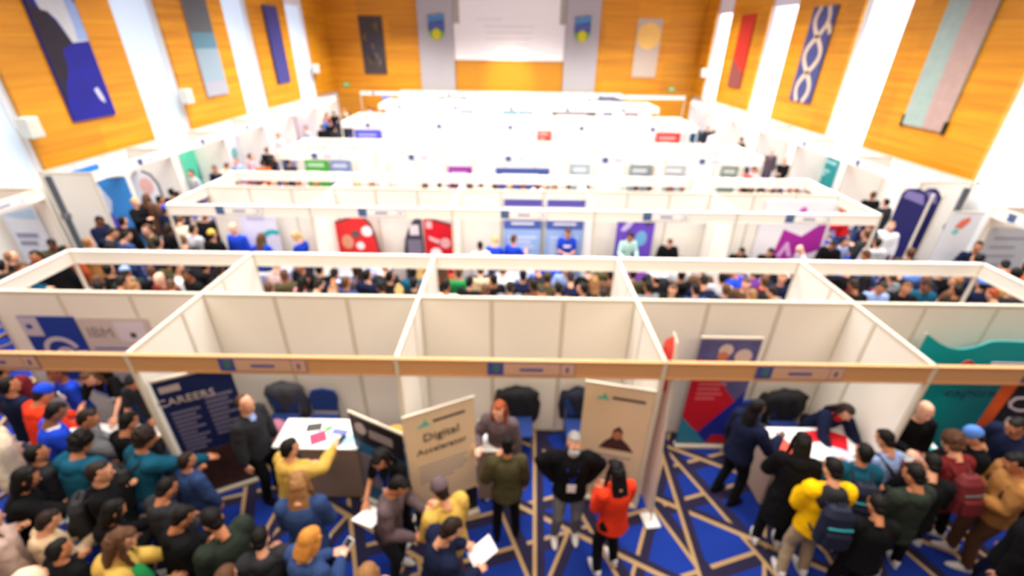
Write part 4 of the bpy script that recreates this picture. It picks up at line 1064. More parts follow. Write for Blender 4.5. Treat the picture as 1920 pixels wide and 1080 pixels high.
def legs(P):
    st = P.get('step', 0.0); lean = P['lean']
    hipy = -.004 * lean
    out = []
    for s in (-1, 1):
        hip = Vector((s * .09, hipy, .93)); fy = (st if s < 0 else -st) + (-.02 if st == 0 else 0)
        ank = Vector((s * .13, fy + (.05 if s > 0 and st == 0 else 0), .085))
        knee, ank = ik(hip, ank, .445, .42, Vector((0, 1, 0)))
        out.append((hip, knee, ank))
    return out
def arms(P, Ms):
    out = []
    for s, w in zip((-1, 1), P['w']):
        sh = Ms @ Vector((s * .165, 0, .455)); pl = P.get('pole', (.55, -.6, -.7))
        el, wr = ik(sh, Vector(w), .285, .255, Vector((s * pl[0], pl[1], pl[2])))
        out.append((sh, el, wr))
    return out
def hand_matrix(s, el, wr, P):
    z = -(wr - el).normalized()                       # hand -Z continues the forearm
    inward = Vector((-s, 0, 0)) if P['lean'] < 3 and wr.z < 1.0 else Vector((-s * .35, 0, -1))
    px = (inward - z * inward.dot(z)).normalized()    # palm direction = -X
    x = -px * (1 if s > 0 else 1)
    y = z.cross(x)
    if s < 0:                                         # mirrored hand keeps the thumb on the proper side
        M = Matrix((x, -y, z)).transposed().to_4x4()
    else:
        M = Matrix((x, y, z)).transposed().to_4x4()
    M.translation = wr
    return M
BODY_CACHE = {}
SLIM = {'m': 1.0, 'f': .88}
def body_mesh(p, sex, lod):
    key = ('body', p, sex, lod)
    if key in BODY_CACHE: return BODY_CACHE[key]
    P, Ms, Mh = pose_frame(p); k = SLIM[sex]
    bm = NB()
    loft(bm, [(-.10, .12, .10, 0, 0), (-.02, .155, .11, 0, 0), (.06, .145, .10, 0, 0), (.16, .125 * k, .09, 0, 0), (.28, .15 * k, .10, 0, 0), (.38, .165 * k, .105, 0, 0), (.45, .15 * k, .085, 0, 0), (.50, .08, .065, 0, .002), (.54, .05, .052, 0, .005)], 16, Ms)
    tube(bm, [Ms @ Vector((0, 0, .48)), Mh @ Vector((0, -.01, -.01))], [.056, .05], 10)
    for hip, knee, ank in legs(P):
        tube(bm, [hip, hip.lerp(knee, .5), knee, knee.lerp(ank, .35), ank, ank + Vector((0, 0, -.03))], [.088, .076, .055, .056, .038, .038], 12)
        tube(bm, [ank + Vector((0, -.04, -.045)), ank + Vector((0, .06, -.05)), ank + Vector((0, .15, -.06))], [.034, .036, .026], 8)
    for sh, el, wr in arms(P, Ms):
        tube(bm, [sh, sh.lerp(el, .5), el, el.lerp(wr, .35), wr], [.056 * k, .048 * k, .040 * k, .040 * k, .026], 10)
    me = remesh(bm, (.015, .024)[lod], 2)
    bm = NB(); add_mesh(bm, me, None, 0)
    add_mesh(bm, head(lod), Mh)
    for s, (sh, el, wr) in zip((-1, 1), arms(P, Ms)):
        n = len(bm.faces)
        Mx = hand_matrix(s, el, wr, P)
        add_mesh(bm, hand(P['curl']), Mx, 0)
        if s < 0:
            bm.faces.ensure_lookup_table(); bmesh.ops.reverse_faces(bm, faces=bm.faces[n:])
    out = bpy.data.meshes.new('body'); bm.to_mesh(out); bm.free()
    for q in out.polygons: q.use_smooth = True
    for _ in range(4): out.materials.append(None)
    BODY_CACHE[key] = out
    return out
def top_mesh(p, sex, kind, lod):
    key = ('top', p, sex, kind, lod)
    if key in BODY_CACHE: return BODY_CACHE[key]
    P, Ms, Mh = pose_frame(p); k = SLIM[sex]
    g = {'tee': .012, 'shirt': .015, 'sweater': .030, 'jacket': .044, 'hoodie': .044, 'puffer': .060, 'coat': .044, 'blazer': .032}[kind]
    bm = NB()
    hem = {'coat': -.42, 'tee': -.10, 'shirt': -.11, 'blazer': -.16}.get(kind, -.12)
    rings = [(hem, .165 + g, .12 + g, 0, 0)]
    if hem < -.2: rings += [(-.2, .165 + g, .125 + g, 0, 0)]
    rings += [(-.02, .158 + g, .112 + g, 0, 0), (.06, .150 * k + g, .105 + g, 0, 0), (.16, .138 * k + g, .097 + g, 0, 0), (.28, .156 * k + g, .104 + g, 0, 0), (.38, .168 * k + g, .108 + g * .9, 0, 0),
              (.45, .152 * k + g, .088 + g * .7, 0, 0), (.495, .095 + g * .5, .066 + g * .4, 0, .0), (.52, .066 + g * .2, .06 + g * .2, 0, .002)]
    loft(bm, rings, 18, Ms)
    sl = .45 if kind == 'tee' else .97
    for sh, el, wr in arms(P, Ms):
        if kind == 'tee': pts, rr = [sh, sh.lerp(el, .4), sh.lerp(el, .75)], [.064 * k + g, .058 * k + g, .054 * k + g]
        else:
            e = el.lerp(wr, .94)
            pts, rr = [sh, sh.lerp(el, .5), el, el.lerp(wr, .5), e], [.058 * k + g, .050 * k + g, .046 * k + g, .042 + g * .8, .032 + g * .6]
        tube(bm, pts, rr, 12)
    if kind in ('hoodie', 'puffer', 'coat'):
        loft(bm, [(.44, .10, .07, 0, -.09), (.49, .115, .075, 0, -.085), (.53, .10, .06, 0, -.08), (.555, .06, .035, 0, -.08)], 14, Ms)
    if kind in ('jacket', 'blazer', 'shirt', 'puffer', 'coat'):
        pts = [Ms @ Vector((.07 * math.cos(a), .062 * math.sin(a) + .0, .525 - .02 * math.sin(a))) for a in [R(60) + R(300) * i / 12 + R(60) for i in range(13)]]
        tube(bm, pts, .018, 6)
    me = remesh(bm, (.016, .028)[lod], 2, disp=(.02, .015)[lod] if kind not in ('tee',) else .008, dscale=.09 if kind != 'puffer' else .13)
    BODY_CACHE[key] = me
    me.materials.append(None)
    return me
def overtee_mesh(p, sex):
    key = ('overtee', p, sex)
    if key in BODY_CACHE: return BODY_CACHE[key]
    P, Ms, Mh = pose_frame(p); k = SLIM[sex]; g = .038; bm = NB()
    loft(bm, [(-.12, .165 + g, .12 + g, 0, 0), (.06, .150 * k + g, .105 + g, 0, 0), (.28, .156 * k + g, .104 + g, 0, 0), (.38, .168 * k + g, .108 + g, 0, 0), (.45, .152 * k + g, .088 + g, 0, 0), (.505, .09, .08, 0, 0)], 18, Ms)
    for sh, el, wr in arms(P, Ms): tube(bm, [sh, sh.lerp(el, .4), sh.lerp(el, .75)], [.058 * k + g, .054 * k + g, .052 * k + g], 12)
    me = remesh(bm, .016, 2, disp=.012, dscale=.09); me.materials.append(None); BODY_CACHE[key] = me
    return me
def pants_mesh(p, lod, kind='trousers'):
    key = ('pants', p, lod, kind)
    if key in BODY_CACHE: return BODY_CACHE[key]
    P, Ms, Mh = pose_frame(p); bm = NB()
    loft(bm, [(-.14, .10, .09, 0, 0), (-.10, .15, .115, 0, 0), (-.02, .168, .122, 0, 0), (.07, .155, .112, 0, 0)], 16, Ms)
    for hip, knee, ank in legs(P):
        tube(bm, [hip + Vector((0, 0, .0)), hip.lerp(knee, .5), knee, knee.lerp(ank, .5), ank + Vector((0, 0, .0))], [.10, .088, .070, .064, .056], 12, cap=True)
    me = remesh(bm, (.017, .03)[lod], 2, disp=.012, dscale=.08)
    me.materials.append(None); BODY_CACHE[key] = me
    return me
def shoe_mesh(s):
    key = ('shoe',)
    if key not in BODY_CACHE:
        bm = NB()
        loft(bm, [(-.082, .040, .135, 0, .055), (-.065, .046, .142, 0, .055), (-.045, .045, .135, 0, .052), (-.02, .040, .10, 0, .02), (.01, .040, .058, 0, -.015), (.03, .038, .05, 0, -.018)], 14)
        me = bpy.data.meshes.new('shoe'); bm.to_mesh(me); bm.free()
        for q in me.polygons: q.use_smooth = True
        me.materials.append(None); BODY_CACHE[key] = me
    return BODY_CACHE[key]
def hair_mesh(style, lod):
    key = ('hair', style, lod)
    if key in BODY_CACHE: return BODY_CACHE[key]
    bm = NB(); sm = 2; disp = .008; ds = .03
    if style in ('short', 'pony', 'bun', 'bob', 'braids', 'thin'):
        ball(bm, (0, -.026, .142), .081, .088, .096, 16)
        if style != 'thin': ball(bm, (0, .012, .192), .066, .066, .042, 12)
        ball(bm, (0, -.055, .075), .062, .05, .06, 12)
    if style == 'long':
        loft(bm, [(.07, .06, .05, 0, -.025), (.02, .083, .062, 0, -.04), (-.06, .095, .055, 0, -.055), (-.15, .10, .042, 0, -.085), (-.24, .098, .036, 0, -.115), (-.32, .085, .03, 0, -.125), (-.38, .05, .018, 0, -.125)][::-1], 18)
        for s in (-1, 1): tube(bm, [(s * .06, .02, .08), (s * .080, .022, .0), (s * .088, .02, -.10), (s * .092, .05, -.20), (s * .085, .08, -.28)], [.02, .026, .028, .024, .012], 8)
        disp = .016; ds = .05
    if style == 'bob':
        loft(bm, [(.16, .080, .07, 0, -.03), (.06, .092, .07, 0, -.035), (-.02, .092, .06, 0, -.04), (-.05, .06, .04, 0, -.04)][::-1], 16)
        for s in (-1, 1): tube(bm, [(s * .07, .03, .17), (s * .085, .035, .08), (s * .08, .03, .01)], [.022, .024, .018], 8)
    if style == 'pony':
        tube(bm, [(0, -.10, .17), (0, -.15, .14), (0, -.16, .02), (0, -.15, -.1)], [.03, .034, .03, .014], 10)
    if style == 'bun':
        ball(bm, (0, -.09, .215), .045, .045, .04, 12)
    if style == 'braids':
        for a in range(9):
            t_ = R(200 + a * 17.5); x, y = .07 * math.cos(t_), .06 * math.sin(t_) - .02
            tube(bm, [(x, y, .12), (x * 1.25, y * 1.25, .0), (x * 1.35, y * 1.3, -.16), (x * 1.3, y * 1.35, -.24)], .015, 6)
    if style == 'curly':
        ball(bm, (0, -.025, .155), .105, .105, .105, 16); ball(bm, (0, -.05, .07), .085, .06, .06, 12); disp = .05; ds = .035
    if style == 'beanie':
        ball(bm, (0, -.016, .165), .087, .098, .088, 16); loft(bm, [(.135, .086, .098, 0, -.014), (.15, .091, .104, 0, -.014), (.175, .088, .10, 0, -.014)], 18); disp = .004
    if style == 'cap':
        ball(bm, (0, -.012, .165), .083, .098, .078, 16); loft(bm, [(.165, .07, .07, 0, .07), (.172, .07, .075, 0, .075), (.178, .06, .06, 0, .07)], 16); disp = 0
    if style == 'hoodup':
        ball(bm, (0, -.035, .125), .115, .115, .135, 18); loft(bm, [(-.08, .12, .11, 0, -.04), (0, .11, .10, 0, -.04), (.06, .10, .09, 0, -.045)], 16)
    me = remesh(bm, (.008, .013)[lod], sm, disp=disp, dscale=ds)
    me.materials.append(None); BODY_CACHE[key] = me
    return me
C_ = {'black': (17, 17, 20), 'navy': (22, 28, 54), 'charcoal': (42, 43, 48), 'grey': (112, 114, 120), 'lightgrey': (176, 178, 184), 'white': (226, 226, 228), 'cream': (222, 206, 178),
      'teal': (20, 76, 100), 'blue': (30, 66, 196), 'lightblue': (138, 160, 208), 'sky': (86, 130, 210), 'olive': (70, 66, 44), 'green': (30, 120, 66), 'darkgreen': (40, 48, 42), 'red': (196, 30, 34), 'redorange': (214, 56, 30),
      'orange': (214, 96, 40), 'rust': (160, 72, 34), 'maroon': (110, 34, 38), 'brown': (92, 66, 50), 'tan': (164, 116, 66), 'khaki': (170, 152, 124), 'beige': (196, 172, 140), 'mustard': (194, 160, 78), 'yellow': (244, 190, 10),
      'pink': (216, 150, 160), 'purple': (104, 56, 140), 'denim': (46, 66, 110), 'mint': (178, 216, 206), 'plaid': (190, 160, 160), 'mauve': (92, 78, 84), 'beigepink': (190, 164, 152)}
HAIR = {'black': (14, 12, 12), 'darkbrown': (36, 25, 20), 'brown': (84, 56, 38), 'lightbrown': (140, 100, 62), 'blond': (200, 164, 104), 'ginger': (140, 64, 30), 'grey': (132, 128, 126), 'golden': (190, 128, 56)}
SKIN = {'fair': (232, 176, 150), 'light': (218, 158, 126), 'tan': (190, 126, 90), 'brown': (138, 86, 60), 'dark': (84, 52, 40)}
def cloth(c): return mat('cloth_' + c, C_[c], .9, .1, noise=(.5 if c == 'plaid' else .08), nscale=(22 if c == 'plaid' else 9), bump=.25, bscale=26)
def hairm(c): return mat('hair_' + c, HAIR[c], .6, .2, noise=.25, nscale=60, bump=.3, bscale=90)
def skinm(c): return mat('skin_' + c, SKIN[c], .55, .4, noise=.05, nscale=12)
M_EYE = mat('eye_white', (226, 222, 216), .3); M_LIP = mat('lips', (150, 82, 76), .5)
def inst(name, me, mats, parent, M=None):
    o = bpy.data.objects.new(name, me)
    for i, m in enumerate(mats):
        if i < len(o.material_slots): o.material_slots[i].link = 'OBJECT'; o.material_slots[i].material = m
    if M is not None: o.matrix_local = M
    return link(o, parent)
PEOPLE = []
def person(label, hx, hy, hz, rz, pose='stand', top=('jacket', 'black'), pants='denim', hair=('short', 'darkbrown'), skin='light', sex='m', lod=0, shoes='white', extras=(), turn=0, group=None):
    P, Ms, Mh = pose_frame(pose)
    hc = Mh @ Vector((0, 0, .11))                       # head centre in body space
    s = hz / hc.z; s = min(1.14, max(.84, s))
    r = R(rz); off = Matrix.Rotation(r, 3, 'Z') @ Vector((hc.x, hc.y, 0)) * s
    t = thing('person', label, 'person', (hx - off.x, hy - off.y, 0), r, group)
    t.scale = (s, s, s)
    hs = (hair[1] if hair[1] in HAIR else 'darkbrown') if hair[0] not in ('beanie', 'cap', 'hoodup') else 'darkbrown'
    inst('body', body_mesh(pose, sex, lod), [skinm(skin), M_EYE, hairm(hs), M_LIP], t)
    inst('top_' + {'tee': 'tee_shirt'}.get(top[0], top[0]) if False else {'tee': 't_shirt'}.get(top[0], top[0]), top_mesh(pose, sex, top[0], lod), [cloth(top[1])], t)
    inst('trousers', pants_mesh(pose, lod), [cloth(pants)], t)
    if hair[0] != 'bald':
        nm = {'beanie': 'beanie', 'cap': 'cap', 'hoodup': 'hood'}.get(hair[0], 'hair')
        inst(nm, hair_mesh('short' if hair[0] == 'long' else hair[0], lod), [cloth(hair[1]) if hair[1] in C_ and nm != 'hair' else hairm(hair[1])], t, Mh)
        if hair[0] == 'long':
            q = Mh @ Vector((0, -.03, .115)); Mr = Ms.to_3x3().to_4x4(); Mr.translation = q
            inst('hair_length', hair_mesh('long', lod), [hairm(hair[1])], t, Mr)
        if hair[0] in ('beanie', 'cap'): inst('hair', hair_mesh('thin', 1), [hairm('darkbrown')], t, Mh @ Matrix.Diagonal((.97, .97, .86, 1)))
    for sgn, (hip, knee, ank) in zip((-1, 1), legs(P)):
        inst('shoe', shoe_mesh(sgn), [cloth(shoes)], t, Matrix.Translation(ank))
    B = Matrix.Translation(t.location) @ Matrix.Rotation(r, 4, 'Z') @ Matrix.Scale(s, 4)
    for e in extras:
        if e == 'lanyard':
            bm = NB()
            for q in (-1, 1): tube(bm, [Ms @ Vector((q * .07, .03, .51)), Ms @ Vector((q * .06, .135, .40)), Ms @ Vector((0, .15, .18))], .006, 6)
            obj('lanyard', bm, cloth('blue'), t)
            bm = NB(); box(bm, -.05, .05, .148, .156, .06, .18, Ms); obj('badge', bm, M_WHITE, t)
        elif e == 'mask':
            bm = NB(); loft(bm, [(-.005, .035, .02, 0, .075), (.02, .056, .045, 0, .065), (.05, .062, .052, 0, .062), (.085, .055, .045, 0, .062)], 14, Mh); obj('face_mask', bm, mat('mask_blue', (170, 206, 222), .7), t, smooth=True)
        elif e == 'collar':
            bm = NB(); loft(bm, [(.36, .06, .02, 0, .115), (.45, .07, .03, 0, .08), (.53, .06, .055, 0, .01)], 12, Ms); obj('shirt_front', bm, cloth('lightblue'), t, smooth=True)
        elif e == 'scarf':
            bm = NB(); loft(bm, [(.46, .10, .085, 0, .01), (.50, .11, .095, 0, .01), (.54, .085, .075, 0, .01)], 14, Ms); obj('scarf', bm, cloth('red'), t, smooth=True)
        elif e == 'logo':
            bm = NB(); box(bm, -.09, .09, .10, .128, .30, .36, Ms); obj('chest_print', bm, M_WHITE, t)
        elif e == 'vest_blue':
            inst('t_shirt', overtee_mesh(pose, sex), [cloth('blue')], t)
        elif e == 'darkhood':
            bm = NB(); loft(bm, [(.34, .13, .03, 0, -.135), (.42, .185, .09, 0, -.05), (.47, .15, .12, 0, -.04), (.52, .12, .10, 0, -.05), (.56, .08, .05, 0, -.08)], 18, Ms); obj('hood_yoke', bm, cloth('charcoal'), t, smooth=True)
        elif e == 'greenscarf':
            bm = NB(); loft(bm, [(.12, .07, .05, .14, .17), (.26, .10, .07, .13, .17), (.38, .08, .06, .11, .13), (.44, .04, .03, .1, .1)], 14, Ms); obj('green_scarf', bm, cloth('green'), t, smooth=True)
        elif e == 'greentag':
            bm = NB(); ball(bm, (.03, -.36, .12), .035, .02, .035, 12, Ms); obj('green_tag', bm, mat('tag_green', (30, 190, 70), .5), t, smooth=True)
        elif e == 'badge':
            bm = NB(); box(bm, -.06, .06, .150, .160, .02, .17, Ms); obj('badge', bm, M_WHITE, t)
        elif e in ('strapbag', 'sling'):
            bm = NB(); tube(bm, [Ms @ Vector(q) for q in ((-.10, .10, .50), (-.12, -.0, .52), (-.05, -.13, .40), (.08, -.15, .2), (.19, -.06, .02))], .018, 8); obj('bag_strap', bm, cloth('charcoal'), t, smooth=True)
        elif e == 'glasses':
            bm = NB()
            for q in (-1, 1): tube(bm, [(Mh @ Vector((q * .033 + .018 * math.cos(a), .102, .11 + .016 * math.sin(a)))) for a in [R(40 * i) for i in range(10)]], .0025, 5, cap=False)
            obj('glasses', bm, M_BLACK, t)
        elif isinstance(e, tuple) and e[0] == 'pack': backpack(e[1], e[2], B, Ms, P)
        elif isinstance(e, tuple) and e[0] == 'held':       # (held, name, label, size, colour, dx)
            held(e, B, P, Ms)
    PEOPLE.append(t)
    return t
def backpack(label, c, B, Ms, P):
    m = mat('pack_' + c, tuple(int(k * .9) for k in C_[c]), .7, .3, bump=.15)
    t = tag(bpy.data.objects.new('backpack', None), label, 'backpack', None); t.empty_display_size = .2
    t.matrix_world = B @ Ms @ Matrix.Translation((0, -.15, .0)); COL.objects.link(t)
    def bdy(bm): loft(bm, [(-.02, .13, .055, 0, -.07), (.01, .155, .085, 0, -.08), (.2, .155, .095, 0, -.085), (.38, .145, .08, 0, -.07), (.45, .10, .05, 0, -.055), (.465, .04, .02, 0, -.05)], 20, None, 3.0)
    def pock(bm): loft(bm, [(.02, .11, .03, 0, -.175), (.05, .125, .04, 0, -.175), (.2, .12, .035, 0, -.175), (.23, .1, .02, 0, -.17)], 16, None, 3.0)
    def piping(bm): tube(bm, [(-.11, -.165, .27), (0, -.178, .275), (.11, -.165, .27)], .011, 6)
    def hand_(bm): tube(bm, [(-.04, -.05, .45), (-.03, -.05, .49), (.03, -.05, .49), (.04, -.05, .45)], .009, 6)
    o = part('pack_body', ('p', c), bdy, m, t); part('front_pocket', ('p', c), pock, m, t)
    part('zip_line', ('p', c), piping, mat('zip_teal', (40, 150, 160), .6) if c == 'navy' else M_STEEL, t); part('carry_handle', ('p', c), hand_, m, t)
    for s in (-1, 1):
        def st(bm): tube(bm, [(s * .09, .0, .42), (s * .10, .10, .50), (s * .115, .24, .44), (s * .13, .28, .3), (s * .15, .16, .12), (s * .13, .0, .04)], .014, 8)
        part('shoulder_strap', ('p', c, s), st, m, t)
    return t
def held(e, B, P, Ms):
    _, nm, label, (w, d, h), c, cat = e
    ws = [Vector(q) for q in P['w']]
    mid = (ws[0] + ws[1]) / 2 + Vector((0, .13, -.01)) if abs(ws[0].z - ws[1].z) < .12 and (ws[0] - ws[1]).length < .5 else ws[1] + Vector((0, .12, .03))
    t = thing(nm, label, cat); t.matrix_world = B @ Matrix.Translation(mid) @ Matrix.Rotation(R(25), 4, 'X')
    bm = NB(); box(bm, -w / 2, w / 2, -d / 2, d / 2, -h / 2, h / 2, bev=min(w, d, h) * .3); obj('cover' if nm != 'phone' else 'case', bm, flat(c), t)
    bm = NB(); box(bm, -w * .42, w * .42, -d * .44, d * .44, h / 2, h / 2 + .002); obj('page' if nm != 'phone' else 'screen', bm, flat(tuple(min(255, k + 20) for k in c)) if nm != 'phone' else M_BLACK, t)
